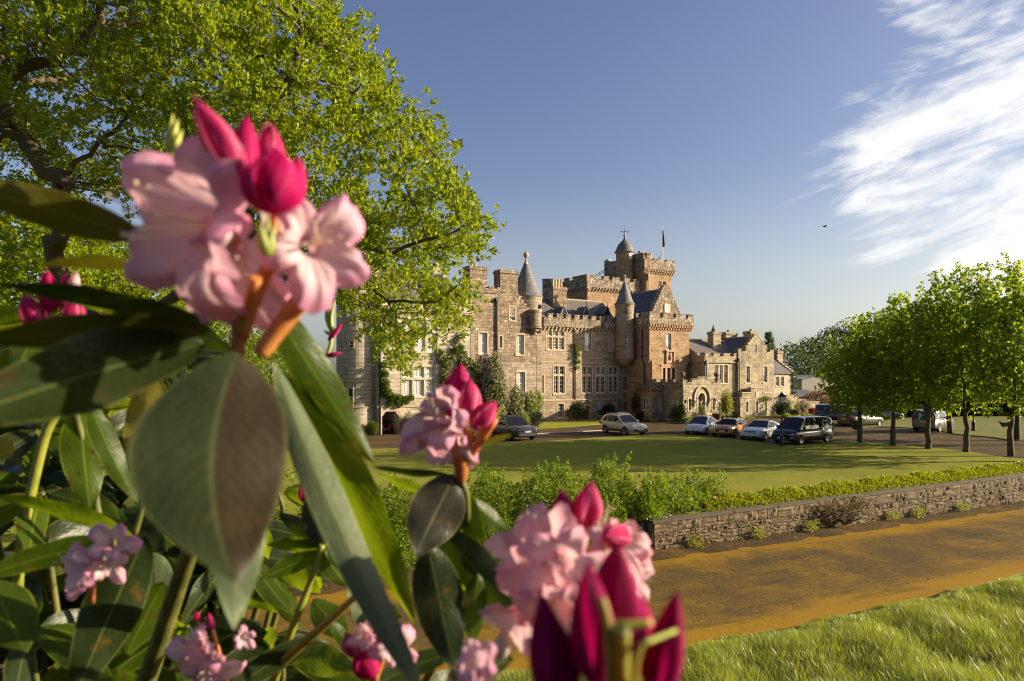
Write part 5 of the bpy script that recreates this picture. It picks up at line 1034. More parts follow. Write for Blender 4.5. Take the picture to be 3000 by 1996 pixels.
# ---------------- a tree builder for the others
def make_tree(name, base, h, rx, rz_, zc, natt, seed, leafm, barkm, lsize, per, k, label, cat='tree', group=None, trunk_h=None, tr=0.2, asp=0.6, ry=None, step=0.4, spread=0.22, lean=(0, 0), shape=1.0, kill=0.6):
    r = np.random.default_rng(seed); b = np.array(base, float); ry = ry or rx
    q = r.normal(0, 1, (natt, 3)); q = unit(q) * (r.uniform(0.12, 1, natt) ** (1 / 2.6))[:, None]
    lump = 1 + 0.16 * np.sin(q[:, 0] * 5 + seed) * np.cos(q[:, 1] * 4 + seed * 2) + 0.10 * np.sin(q[:, 2] * 9 + q[:, 0] * 7)
    q = q * lump[:, None]; zz = q[:, 2]; wsc = np.where(zz < 0, 1.0, (1 - 0.18 * shape * zz))
    A = np.stack([q[:, 0] * rx * wsc + lean[0] * (zz + 1), q[:, 1] * ry * wsc + lean[1] * (zz + 1), zz * rz_ + zc], 1) + b
    th = trunk_h or zc - rz_ * 0.8; nd, pr = colonize(b, A, step, 3.2, kill, [(b[0] + r.normal(0, .05), b[1], b[2] + th * .5), (b[0] + r.normal(0, .08), b[1] + r.normal(0, .08), b[2] + th)], seed, 160, 0.12)
    ra = radii(pr, 0.012, 2.3, tr); ra[:3] = np.maximum(ra[:3], tr * .95); o = empty(name, tuple(b), 0, label, cat, group)
    ra = np.where((nd[:, 2] - b[2]) < th, np.maximum(ra, tr * .8 * (np.arange(len(ra)) < 3 + int(th / step))), ra)
    V, Fc = branchmesh(nd, pr, ra, 7, 0, 0.22); npmesh('trunk', V - b, Fc, M[barkm], o, True)
    th_ = np.where(ra < 0.05)[0]; th_ = th_[nd[th_][:, 2] - b[2] > th * .75]; C = np.repeat(nd[th_], k, 0) + r.normal(0, spread, (len(th_) * k, 3)); D = unit(C - (b + np.array([0, 0, zc - rz_ * .3])))
    V, Fc = rosettes(C, D, per, 0.05, lsize, asp, seed + 3, -0.15, 0.9); npmesh('crown', V - b, Fc, M[leafm], o); return o
def blobplant(name, lobes, n, lsize, leafm, label, cat, seed, group=None, part='foliage', asp=0.55, extra=None, stems=True, twigm='twig', shellp=0.45, shoots=0):
    """shrub: leaves through the volume of several lobes (x, y, z, rx, ry, rz); extra = (material, count, size, name) for blossom"""
    r = np.random.default_rng(seed); L = np.array(lobes, float); base = np.array([L[:, 0].mean(), L[:, 1].mean(), (L[:, 2] - L[:, 5]).min()])
    o = empty(name, tuple(base), 0, label, cat, group)
    def pts(n, sp):
        vol = L[:, 3] * L[:, 4] * L[:, 5]; vol = vol ** .75; i = r.choice(len(L), n, p=vol / vol.sum()); q = unit(r.normal(0, 1, (n, 3))); rr = r.uniform(0, 1, n) ** sp * (1 + 0.13 * np.sin(q[:, 0] * 7 + i) * np.cos(q[:, 2] * 6 + 2 * i)) * r.uniform(.93, 1.07, n)
        return L[i, :3] + q * L[i, 3:] * rr[:, None], q
    P, q = pts(n, shellp)
    for k in range(shoots):
        j = r.integers(len(L)); a = r.uniform(0, 2 * PI); e = np.array([math.cos(a) * .75 * r.uniform(0, 1), math.sin(a) * .75 * r.uniform(0, 1), .72]) * L[j, 3:] + L[j, :3]; d = np.array([r.normal(0, .25), r.normal(0, .25), 1.0]) * r.uniform(.25, .75); m_ = int(34 + 40 * np.linalg.norm(d)); tt = r.uniform(0, 1, m_)[:, None]; P = np.concatenate([P, e + d * tt + r.normal(0, .055, (m_, 3)) * (1.15 - tt)]); q = np.concatenate([q, r.normal(0, .7, (m_, 3)) + [0, 0, .5]])
    V, Fc = leafquads(P, q + np.array([0, 0, .35]), lsize, asp, seed + 1, 0.25, 0.75); npmesh(part, V - base, Fc, M[leafm], o)
    if stems:
        mb = MB(); c = Vector((0, 0, 0))
        for k in range(min(26, 8 + 4 * len(L))):
            j = r.integers(len(L)); t = L[j, :3] + unit(r.normal(0, 1, 3)) * L[j, 3:] * .8; b2 = np.array([L[j, 0] + r.normal(0, .12), L[j, 1] + r.normal(0, .12), base[2]]) if name != 'dry_shrub' else base + r.normal(0, .02, 3); m_ = (b2 + t) / 2 + r.normal(0, .1, 3); mb.tube([Vector(b2 - base), Vector(m_ - base), Vector(t - base)], [.03, .02, .008], 5)
        mb.build('stem', M[twigm], o)
    if extra:
        P, q = pts(int(extra[1] * 1.6), 0.04); P = P + q * .10; V, Fc = rosettes(P, q, 4, .02, extra[2], .8, seed + 9); npmesh(extra[3], V - base, Fc, M[extra[0]], o)
    return o
# ---------------- avenue of limes on the right
row = [(2520, 1296, 4.2, 2.75, 5.6, 11), (2616, 1305, 4.3, 2.9, 6.6, 12), (2719, 1315, 4.4, 2.9, 6.9, 13), (2829, 1324, 4.6, 3.1, 7.4, 14), (2962, 1336, 4.4, 3.1, 6.9, 15)]
names_ = ['smallest lime tree at the left end of the row, beside the black van', 'second lime tree from the van, trunk in front of the silver estate car', 'middle lime tree of the row, trunk forked in front of the grey off-roader', 'fourth and tallest lime tree, trunk left of the distant lamp post', 'nearest lime tree of the row, at the right edge of the lawn']
for (u, v, rz_, rx, zc, sd), nm in zip(row, names_):
    b = gnd(u, v, .03); hh = {11: 5.0, 12: 6.1, 13: 6.7, 14: 7.3, 15: 7.0}[sd]; rzz = {11: 3.6, 12: 4.1, 13: 4.3, 14: 4.5, 15: 4.5}[sd]
    make_tree('lime_tree', b, 10, rx, rzz, hh, 950, sd, 'limeleaf', 'bark2', 0.17, 9, 5, nm, group='row of lime trees along the drive', trunk_h=2.9, tr=0.175, asp=.72, ry=2.5, step=.42, spread=.26, kill=.62)
for (u, v, rzz, hh, sd, nm) in ((2784, 1268, 4.4, 6.6, 31, 'lime tree on the far lawn beyond the grey off-roader, pale forked trunk'), (2980, 1288, 4.6, 7.2, 32, 'lime tree on the far lawn behind the nearest trunk'), (3080, 1300, 4.6, 7.2, 33, None), (3090, 1350, 4.6, 7.0, 34, None)):
    if nm is None: nm = 'lime tree just past the right edge, its boughs reaching in' if sd == 34 else 'lime tree on the far lawn at the far right edge'
    make_tree('lime_tree', gnd(u, v, .05), 10, 3.1, rzz, hh, 700, sd, 'limeleaf', 'bark2', 0.18, 8, 4, nm, group='row of lime trees along the drive', trunk_h=2.5, tr=.21, asp=.72, step=.42, spread=.26, kill=.66)
# trees to the right outside the frame that shade the lawn
# ---------------- woodland and hedge behind
def mass(name, lobes, n, lsize, leafm, seed, label):
    r = np.random.default_rng(seed); L = np.array(lobes, float); vol = (L[:, 3] * L[:, 5]); i = r.choice(len(L), n, p=vol / vol.sum()); q = unit(r.normal(0, 1, (n, 3))); q[:, 1] = -np.abs(q[:, 1]) * np.where(r.uniform(0, 1, n) < .8, 1, -1)
    lump = 1 + .10 * np.sin(q[:, 0] * 9 + i * 1.7) * np.cos(q[:, 2] * 8 + i) + .06 * np.sin(q[:, 0] * 23 + q[:, 2] * 19)
    P = L[i, :3] + q * L[i, 3:] * (lump * r.uniform(.82, 1.03, n))[:, None]; V, Fc = leafquads(P, q, lsize, .8, seed, .2, .6); o = npmesh(name, V, Fc, M[leafm]); tag(o, label, 'woodland', kind='stuff'); return o
lob = []
for (u, vt, Y, w_) in ((2310, 1020, 118, 6), (2345, 1003, 122, 7), (2400, 990, 125, 8), (2450, 965, 128, 9), (2500, 945, 128, 9), (2570, 930, 130, 9), (2650, 920, 132, 10), (2740, 915, 130, 10), (2830, 910, 130, 10), (2930, 910, 128, 10), (3040, 900, 128, 11), (3160, 900, 126, 11), (3300, 890, 126, 12)):
    zt_ = HC + (V0 - vt) / F * Y; X = (u - U0) / F * Y; lob.append((X, Y, zt_ * .55, w_ * .75, 5, zt_ * .46)); lob.append((X + 2, Y - 3, zt_ * .3, w_ * .8, 4.5, zt_ * .32))
mass('woodland', lob, 150000, 0.32, 'woodleaf', 41, 'dense green woodland rising behind the car park and lime trees')
hb = empty('laurel_hedge', (60, 82, 0), 0, 'tall dark clipped hedge along the back of the far lawn', 'hedge'); r = np.random.default_rng(6); n = 30000
ha, hb2 = np.array([42.5, 82.0]), np.array([96.0, 84.0]); t = r.uniform(0, 1, n); zz = r.uniform(0, 1, n) ** .8 * 4.4; pp = ha + (hb2 - ha) * t[:, None]; nn_ = np.array([-(hb2 - ha)[1], (hb2 - ha)[0]]); nn_ = -nn_ / np.linalg.norm(nn_)
dd = r.uniform(-.5, .45, n) + .35 * np.sin(t * 40) * .5 + .25 * np.sin(zz * 3 + t * 60); top = r.uniform(0, 1, n) < .2; zz = np.where(top, 4.3 + r.normal(0, .15, n), zz); dd = np.where(top, r.uniform(-2, .4, n), dd)
P = np.stack([pp[:, 0] + nn_[0] * dd, pp[:, 1] + nn_[1] * dd, zz], 1); V, Fc = leafquads(P, np.tile(np.array([nn_[0], nn_[1], .3]), (n, 1)), .34, .6, 7, .2, .7); npmesh('foliage', V - np.array(hb.location), Fc, M['darkleaf'], hb)
mb = MB(); c = Vector(hb.location)
for k in range(40):
    p = ha + (hb2 - ha) * (k + .5) / 40 - nn_ * .9; mb.tube([Vector((p[0], p[1], 0)) - c, Vector((p[0] + .3, p[1], 4)) - c], [.12, .05], 5)
pl_ = Plane(tuple(ha - nn_ * .75), tuple((hb2 - ha) / np.linalg.norm(hb2 - ha))); mb.face([pl_.P(0, 0) - c, pl_.P(52, 0) - c, pl_.P(52, 4.1) - c, pl_.P(0, 4.1) - c]); mb.build('branches', M['twig'], hb)
# conifer behind the cottage
cb_ = at(2252, 1105, 112); cz = HC + (1105 - 980) / F * 112; con = empty('conifer', (cb_.x, cb_.y, 0), 0, 'ragged dark conifer rising behind the cottage roof', 'tree'); r = np.random.default_rng(9); mb = MB(); mb.tube([(0, 0, 0), (0, 0, cz)], [.28, .03], 7); PP, DD = [], []
for k in range(150):
    z = cz * (0.28 + .72 * r.uniform(0, 1) ** .8); L_ = (cz - z) * .30 + .35; a = r.uniform(0, 2 * PI); e = np.array([math.cos(a) * L_, math.sin(a) * L_, -.12 * L_ + .25]); mb.tube([(0, 0, z), (e[0], e[1], z + e[2])], [.05, .012], 4)
    for j in range(60): t = r.uniform(.15, 1); PP.append(np.array([0, 0, z]) + e * t + r.normal(0, .13, 3)); DD.append(e)
mb.build('trunk', M['bark'], con); V, Fc = leafquads(np.array(PP), np.array(DD), .24, .28, 3, .2, .7); npmesh('crown', V, Fc, M['woodleaf'], con)
# trees at the left: behind the oak, and beside the round tower
make_tree('beech_tree', (-27.0, 40, -.05), 14, 9.0, 6.8, 8.2, 3000, 51, 'oakleaf', 'bark', .24, 8, 6, 'leafy bright green tree behind the oak trunk at far left', trunk_h=1.8, tr=.3, step=.5, spread=.4, kill=.8)
make_tree('beech_tree', (-17.2, 46, -.05), 10, 3.6, 4.0, 4.6, 1000, 52, 'oakleaf', 'bark', .2, 7, 6, 'bushy bright green tree at the left of the round tower', trunk_h=.9, tr=.16, step=.45, spread=.3)
make_tree('beech_tree', (-40.0, 52, -.05), 12, 9.0, 6.0, 7.2, 900, 53, 'shrubleaf', 'bark', .3, 6, 4, 'tree deep in the shade at the far left edge', trunk_h=2, tr=.3, step=.7, spread=.5, kill=1.1)
mass('undergrowth', [(-30, 47, .8, 12, 4, 2.0), (-22, 34, .2, 6, 2.5, 1.1), (-28, 31, .2, 7, 3, 1.2), (-36, 36, .6, 8, 4, 2), (-14.5, 27.5, .0, 4, 3, .7), (-19, 26, .1, 4, 3, .9), (-10.5, 30, 0, 3, 3, .6), (-17, 21.5, -.4, 4, 2, .6)], 34000, .17, 'shrubleaf', 43, 'low leafy undergrowth beneath the oak at the left')
# shrubs on the slope where the wall ends
def onwall(t, s, z): x, y = ts(t, s); return (float(x), float(y), z)
sh_ = [('tall upright green shrub at the end of the stone wall', [(-.9, -1.3, .75, .95, .9, .95), (-.3, -1.0, .15, .8, .7, .8), (-1.5, -.8, .0, .8, .8, .9)], 61), ('low bushy shrub spilling over the end of the wall coping', [(.2, -.45, .25, .55, .5, .5), (.9, -.8, .5, .8, .6, .6), (1.8, -.8, .4, .8, .55, .5)], 62),
       ('broad green shrub between the wall end and the pink blossom', [(-2.6, -1.4, .70, 1.0, .95, .95), (-3.6, -1.3, .6, .95, .9, .95), (-3.0, -.6, -.2, 1.0, .7, .8)], 63), ('sparse green shrub on the slope left of centre', [(-5.0, -1.6, .6, 1.1, .95, .95), (-6.3, -1.5, .55, 1.0, .9, .9), (-5.6, -.8, -.3, 1.3, .7, .75)], 64),
       ('leafy shrub on the verge behind the long drooping leaf', [(-8.0, -1.7, .5, 1.3, 1.0, .95), (-9.8, -1.8, .45, 1.2, .9, .9), (-8.8, -.8, -.3, 1.4, .8, .7)], 65), ('flowering shrub with pale sprays above the wall coping', [(2.7, -1.1, .42, .75, .5, .55), (3.6, -1.05, .3, .7, .45, .45)], 66), ('shrub on the verge seen between the lower left leaves', [(-12.4, -2.6, .4, 1.5, 1.0, .9), (-14.6, -3.4, .4, 1.5, 1.0, .9)], 67)]
for lab, lb, sd in sh_:
    L_ = [(*onwall(a, b, c), d, e, f) for a, b, c, d, e, f in lb]; big = sum(x[3] * x[5] for x in L_)
    blobplant('shrub', L_, int(5200 * big + 900), .08, 'shrubleaf', lab, 'shrub', sd, extra=('blossom', 60 if sd in (62, 66) else 24, .05, 'blossom'), group='shrubs along the top of the slope', shellp=.42, shoots=int(11 * len(lb)))
    o = COL.objects[-1] if False else None
# sprouting tips above the shrubs are part of each shrub's foliage
# evergreen low hedge along the top of the wall
hw = empty('wall_top_hedge', onwall(10, -.7, 0), 0, 'low clipped yellow-green hedge along the top of the stone wall', 'hedge'); r = np.random.default_rng(17); n = 32000; t = r.uniform(2.6, 34, n); hh = .40 + .05 * np.sin(t * 2.1) + .04 * np.sin(t * 5.3)
q = r.uniform(0, PI, n); rr = r.uniform(.55, 1.05, n) ** .6; s = -.70 + .42 * np.cos(q) * rr; z = .02 + hh * np.sin(q) * rr; x, y = ts(t, s); P = np.stack([x, y, z], 1); D = np.stack([WN[0] * np.cos(q), WN[1] * np.cos(q), np.sin(q) + .2], 1)
V, Fc = leafquads(P, D, .085, .55, 18, .25, .55); npmesh('foliage', V - np.array(hw.location), Fc, M['yelleaf'], hw); mb = MB(); c = Vector(hw.location)
for k in range(120): tt = 3.3 + k * .255; a = Vector(onwall(tt, -.78, -.05)); mb.tube([a - c, a - c + Vector((.03, .02, .25))], [.012, .006], 4)
mb.build('stem', M['twig'], hw)
# dry shrub and weeds at the foot of the wall
rw_ = np.random.default_rng(77)
def onroad(t, s, z): p = onwall(t, s, 0); return (p[0], p[1], zroad(t) + z)
blobplant('dry_shrub', [(*onroad(9.3, .32, .75), .7, .35, .55), (*onroad(8.3, .25, .8), .5, .3, .35), (*onroad(10.4, .3, .85), .6, .35, .4)], 1500, .07, 'dry', 'thin dry straggling shrub growing against the front of the stone wall', 'shrub', 71, shellp=.6)
for i, (t_, lab) in enumerate(((12.4, 'small leafy weed at the wall foot right of the dry shrub'), (7.4, 'small yellowish weed at the wall foot left of the dry shrub'), (14.1, 'tuft of weeds at the wall foot near the right edge'), (1.6, 'low weed at the wall foot nearest the left end of the wall'), (4.6, 'broad low weed below the joint of the wall hedge and shrubs'), (17.3, 'weed clump at the wall foot farthest along toward the right edge'))):
    blobplant('weed', [(*onroad(t_, .2, .22), .4, .2, .28)], 260, .07, 'yelleaf', lab, 'weed', 80 + i, group='weeds at the wall foot', shellp=.6, stems=False)
# ---------------- climbers and shrubs on the castle front
def climb(name, pl, pts, n, lsize, leafm, label, seed, extra=None, depth=.35, cat='climber'):
    """pts: (u, v, r px) blobs lying on the wall plane"""
    L = []
    for u, v, rp in pts:
        s = pl.s_(u); Yp = pl.P(s, 0).y; z = pl.z_(u, v); rr = rp * Yp / F; p = pl.P(s, z, depth * .6); L.append((p.x, p.y, p.z, rr, min(rr, depth), rr))
    return blobplant(name, L, n, lsize, leafm, label, cat, seed, extra=extra, stems=False)
def ground_lobes(items):
    L = []
    for u, v0_, v1_, w_, Y in items:
        z1, z0 = HC + (V0 - v0_) / F * Y, HC + (V0 - v1_) / F * Y; p = at(u, V0, Y); L.append((p.x, p.y, (z0 + z1) / 2, w_ / 2 / F * Y, w_ / 2 / F * Y * .8, (z1 - z0) / 2))
    return L
climb('ivy', pA, [(1118, 1070, 9), (1122, 1095, 13), (1124, 1125, 14), (1130, 1150, 14), (1146, 1165, 13), (1165, 1170, 12), (1185, 1172, 12), (1200, 1165, 9), (1140, 1185, 7), (1165, 1188, 6)], 3600, .17, 'ivyleaf', 'trailing green climber between the round tower and the tall mullioned window', 91)
climb('climbing_rose', pA, [(1288, 1035, 10), (1296, 1055, 14), (1306, 1075, 13), (1300, 1100, 12), (1330, 1030, 10), (1345, 1020, 12), (1352, 1040, 12), (1350, 1065, 13), (1372, 1060, 12), (1390, 1075, 14), (1400, 1100, 12), (1400, 1130, 10), (1402, 1150, 8), (1300, 1120, 12), (1318, 1050, 10), (1340, 1085, 9), (1335, 1000, 7), (1350, 985, 9)], 5200, .17, 'ivyleaf', 'climbing rose with pale flowers spreading over the left castle wall', 92, ('blossom', 260, .09, 'blossom'))
blobplant('climbing_rose', ground_lobes([(1452, 1060, 1230, 62, 61.5), (1450, 1100, 1235, 78, 61.3), (1453, 1032, 1115, 36, 61.8)]), 8500, .16, 'ivyleaf', 'tall cone-shaped rose thick with pale blossom on the castle front', 'climber', 93, extra=('blossom', 900, .10, 'blossom'))
blobplant('flowering_shrub', ground_lobes([(1508, 1130, 1225, 50, 62.3), (1508, 1180, 1238, 50, 62.0)]), 4200, .15, 'ivyleaf', 'rounded creamy-flowered shrub under the gable windows', 'shrub', 94, extra=('blossom', 240, .10, 'blossom'))
blobplant('flowering_shrub', ground_lobes([(1550, 1148, 1218, 44, 63.6), (1574, 1148, 1212, 36, 64.2)]), 4200, .15, 'shrubleaf', 'pale flowering shrub at the corner beneath the cone turret', 'shrub', 95, extra=('blossom', 320, .10, 'blossom'))
blobplant('clipped_bush', ground_lobes([(1575, 1206, 1250, 36, 63.2), (1560, 1208, 1252, 24, 62.8)]), 2600, .11, 'darkleaf', 'dark clipped box bush by the corner of the castle lawn', 'bush', 96)
blobplant('clipped_bush', ground_lobes([(1536, 1208, 1254, 32, 62.0), (1520, 1215, 1254, 22, 61.6)]), 1800, .12, 'shrubleaf', 'bright green leafy bush behind the dark off-roader', 'bush', 97)
blobplant('clipped_bush', ground_lobes([(1091, 1233, 1277, 38, 55.8), (1091, 1240, 1277, 40, 55.8)]), 3400, .09, 'ivyleaf', 'clipped box bush at the foot of the round tower', 'bush', 98)
blobplant('clipped_bush', ground_lobes([(1197, 1208, 1270, 38, 57.2), (1197, 1225, 1271, 40, 57.2)]), 4200, .09, 'ivyleaf', 'tall clipped box bush right of the garage opening', 'bush', 99)
blobplant('small_bush', ground_lobes([(1046, 1250, 1278, 20, 55.4)]), 600, .1, 'rust', 'small reddish bush at the foot of the round tower', 'bush', 100)
blobplant('dark_shrub', ground_lobes([(1690, 1175, 1230, 42, 72.5), (1672, 1195, 1231, 26, 72.0), (1708, 1190, 1228, 30, 72.6)]), 3400, .14, 'darkleaf', 'dark rounded shrub left of the wooden side door', 'shrub', 101, extra=('blossom', 30, .08, 'blossom'))
climb('ivy', pB, [(1684, 1012, 7), (1686, 1025, 9), (1687, 1042, 9), (1688, 1060, 8), (1687, 1078, 6)], 900, .16, 'ivyleaf', 'ivy clump hanging on the black drainpipe of the centre front', 102)
blobplant('dark_shrub', ground_lobes([(1784, 1183, 1215, 36, 76.5), (1772, 1192, 1216, 24, 76.3)]), 1800, .14, 'darkleaf', 'small dark shrub below the centre windows behind the silver crossover', 'shrub', 103)
blobplant('ivy', ground_lobes([(1860, 1150, 1210, 18, 77.2), (1860, 1170, 1200, 20, 77)]), 1500, .15, 'ivyleaf', 'dark ivy column on the corner beside the side bay', 'climber', 104)
blobplant('clipped_bush', ground_lobes([(1875, 1204, 1233, 26, 74)]), 1300, .12, 'darkleaf', 'dark bush at the foot of the ivy column', 'bush', 105)
blobplant('dark_shrub', ground_lobes([(1988, 1172, 1236, 34, 71.6), (1984, 1195, 1237, 44, 71.4), (1998, 1185, 1230, 24, 71.4)]), 3000, .14, 'darkleaf', 'tall dark evergreen shrub left of the porch', 'shrub', 106)
blobplant('small_bush', ground_lobes([(1897, 1212, 1236, 10, 73), (1915, 1228, 1237, 24, 72.8)]), 500, .1, 'yelleaf', 'small yellow-green plant below the bay window', 'bush', 107)
blobplant('climbing_rose', ground_lobes([(2127, 1141, 1215, 30, 76.3), (2130, 1165, 1219, 32, 76.1)]), 3000, .15, 'yelleaf', 'yellow-flowered climber on the wall right of the porch', 'climber', 108, extra=('blossom', 120, .1, 'blossom'))
blobplant('dark_shrub', ground_lobes([(2292, 1165, 1216, 50, 84.5), (2282, 1185, 1217, 38, 84.2)]), 3000, .15, 'darkleaf', 'large dark bush at the right end of the entrance front', 'shrub', 109)
blobplant('flowering_shrub', ground_lobes([(2351, 1175, 1214, 38, 88), (2343, 1185, 1214, 26, 87.8)]), 1800, .14, 'darkleaf', 'white-flowered shrub beside the garden wall', 'shrub', 110, extra=('blossom', 260, .12, 'blossom'))
blobplant('azalea', ground_lobes([(2380, 1195, 1213, 24, 86)]), 900, .13, 'redleaf', 'low bright red azalea beyond the drive', 'shrub', 111)
blobplant('azalea', ground_lobes([(2402, 1196, 1214, 22, 88)]), 700, .13, 'rust', 'smaller rusty azalea right of the bright red one', 'shrub', 112)
blobplant('rust_shrub', ground_lobes([(2372, 1152, 1180, 40, 93), (2400, 1140, 1180, 46, 95), (2440, 1135, 1185, 50, 96), (2420, 1160, 1205, 60, 93)]), 3400, .2, 'rust', 'copper and green shrubs in front of the pale house', 'shrub', 113)
blobplant('small_bush', ground_lobes([(2175, 1192, 1220, 12, 82.5)]), 500, .12, 'ivyleaf', 'small dark plant between the entrance front windows', 'bush', 114)
climb('ivy', pR.back(-1.15), [(2229, 1172, 6), (2240, 1168, 8), (2252, 1170, 7), (2230, 1195, 4), (2238, 1185, 3)], 500, .13, 'ivyleaf', 'thin climber over the lower entrance windows', 115, depth=.2)
blobplant('small_bush', ground_lobes([(2150, 1209, 1222, 14, 80.5)]), 400, .11, 'darkleaf', 'low dark bush at the foot of the entrance front drainpipe', 'bush', 116)
climb('ivy', Plane(tuple(p5.P(p5.s_(2322), 0, .1).xy), CD), [(2327, 1095, 5), (2328, 1110, 5), (2329, 1130, 5), (2328, 1150, 5)], 500, .15, 'ivyleaf', 'ivy on the end corner of the cottage', 117, depth=.25)
# planters
def planter(u, v, h, w_, leafm, label, seed, Y=None, ph=.8, pw_=.6):
    p = gnd(u, v, 0) if Y is None else at(u, V0, Y); o = empty('planter', (p.x, p.y, 0), 0, label, 'planter', 'stone planters by the entrance')
    mb = MB(); mb.lathe((0, 0, 0), [(0, 0), (.30 * w_, 0), (.32 * w_, .08), (.2 * w_, .14), (.22 * w_, .2), (.46 * w_, .3 * h + .1), (.52 * w_, .55 * h), (.46 * w_, .58 * h), (.4 * w_, .54 * h), (0, .54 * h)], 18); mb.build('pot', M['coping'], o)
    r = np.random.default_rng(seed); n = 260; q = unit(r.normal(0, 1, (n, 3))); P = q * np.array([.45 * w_, .45 * w_, .35 * h]) * (r.uniform(.3, 1, n) ** .5)[:, None] + np.array([0, 0, .85 * h]); V, Fc = leafquads(P, q + [0, 0, .5], .13, .45, seed, .2, .5); npmesh('plant', V, Fc, M[leafm], o)
planter(2056, 1222, 1.5, 1.1, 'shrubleaf', 'round stone planter with bright green plant left of the entrance door', 121, Y=71.2); planter(2101, 1222, 1.4, 1.1, 'ivyleaf', 'round stone planter right of the entrance door', 122, Y=73.6)
planter(2329, 1218, 1.6, 1.3, 'yelleaf', 'round stone planter with yellow plant in the drive bed', 123, Y=80); planter(2040, 1222, .8, .8, 'rust', 'planter with red foliage at the door steps', 124, Y=70.6); planter(2024, 1225, 1.0, 1.2, 'dry', 'low planter with straw-coloured plant beside the porch', 125, Y=70.4); planter(2082, 1222, .55, .55, 'rust', 'small pot of red flowers between the doorway and the right planter', 126, Y=72.4)
bed = ground_lobes([(2303, 1211, 1227, 17, 79)]); blobplant('small_bush', bed, 500, .11, 'yelleaf', 'low yellow bush left of the planter in the drive bed', 'bush', 127)
blobplant('small_bush', ground_lobes([(2328, 1216, 1228, 18, 78.2)]), 400, .11, 'yelleaf', 'low pale bush in front of the planter in the drive bed', 'bush', 128); blobplant('small_bush', ground_lobes([(2355, 1212, 1226, 18, 79)]), 500, .11, 'yelleaf', 'low yellow bush right of the planter in the drive bed', 'bush', 129)
blobplant('small_bush', ground_lobes([(2015, 1222, 1238, 22, 69.4), (2003, 1225, 1238, 18, 69.6)]), 700, .11, 'shrubleaf', 'low green plants at the left foot of the porch', 'bush', 130); blobplant('small_bush', ground_lobes([(2117, 1208, 1222, 14, 75.2)]), 400, .1, 'yelleaf', 'low yellowish plants at the right foot of the porch', 'bush', 131)
# ------------------------------------------------------------------ vehicles
def paint(name, col, metallic=0.5, rough=0.28):
    m, nt, out = newmat(name); tc = N(nt, 'ShaderNodeTexCoord'); nz = noise(nt, tc.outputs['Object'], 3, 4)
    b = principled(nt, out, mixc(nt, nz, [x * .88 for x in col], [min(1, x * 1.08) for x in col]), rough, Metallic=metallic, Coat_Weight=0.8, Coat_Roughness=0.06); return m
CM = dict(tyre=simple('tyre_rubber', (0.018, 0.018, 0.018), .85), rim=simple('alloy', (0.52, 0.51, 0.5), .3, Metallic=.8), glass=simple('car_glass', (0.012, 0.014, 0.016), .05, Specular_IOR_Level=.35),
          black=simple('black_plastic', (0.016, 0.016, 0.017), .55), lamp=simple('headlamp_lens', (0.62, 0.64, 0.66), .12, Specular_IOR_Level=.6), red=simple('tail_lamp', (0.35, 0.012, 0.01), .15), chrome=simple('chrome', (0.62, 0.62, 0.62), .12, Metallic=1.0),
          plate=simple('white_plate', (0.74, 0.74, 0.70), .5), yplate=simple('yellow_plate', (0.70, 0.48, 0.04), .5), ink=simple('plate_ink', (0.01, 0.01, 0.01), .6), text=simple('pale_lettering', (0.62, 0.58, 0.48), .5))
def textobj(txt, size, mat, parent, M4, name='lettering'):
    cu = bpy.data.curves.new(name, 'FONT'); cu.body = txt; cu.size = size; cu.align_x = 'CENTER'; cu.align_y = 'CENTER'; cu.extrude = .001
    to = bpy.data.objects.new('t', cu); COL.objects.link(to); bpy.context.view_layer.update(); dg = bpy.context.evaluated_depsgraph_get(); me = bpy.data.meshes.new_from_object(to.evaluated_get(dg)); bpy.data.objects.remove(to); bpy.data.curves.remove(cu)
    me.name = name; me.transform(M4); me.materials.clear(); me.materials.append(mat); o = bpy.data.objects.new(name, me); COL.objects.link(o); o.parent = parent; return o
def interp(tab, x):
    for (x0, *a), (x1, *b) in zip(tab[:-1], tab[1:]):
        if x <= x1: t = max(0, min(1, (x - x0) / (x1 - x0 + 1e-9))); t = t * t * (3 - 2 * t) * .5 + t * .5; return [p + (q - p) * t for p, q in zip(a, b)]
    return list(tab[-1][1:])
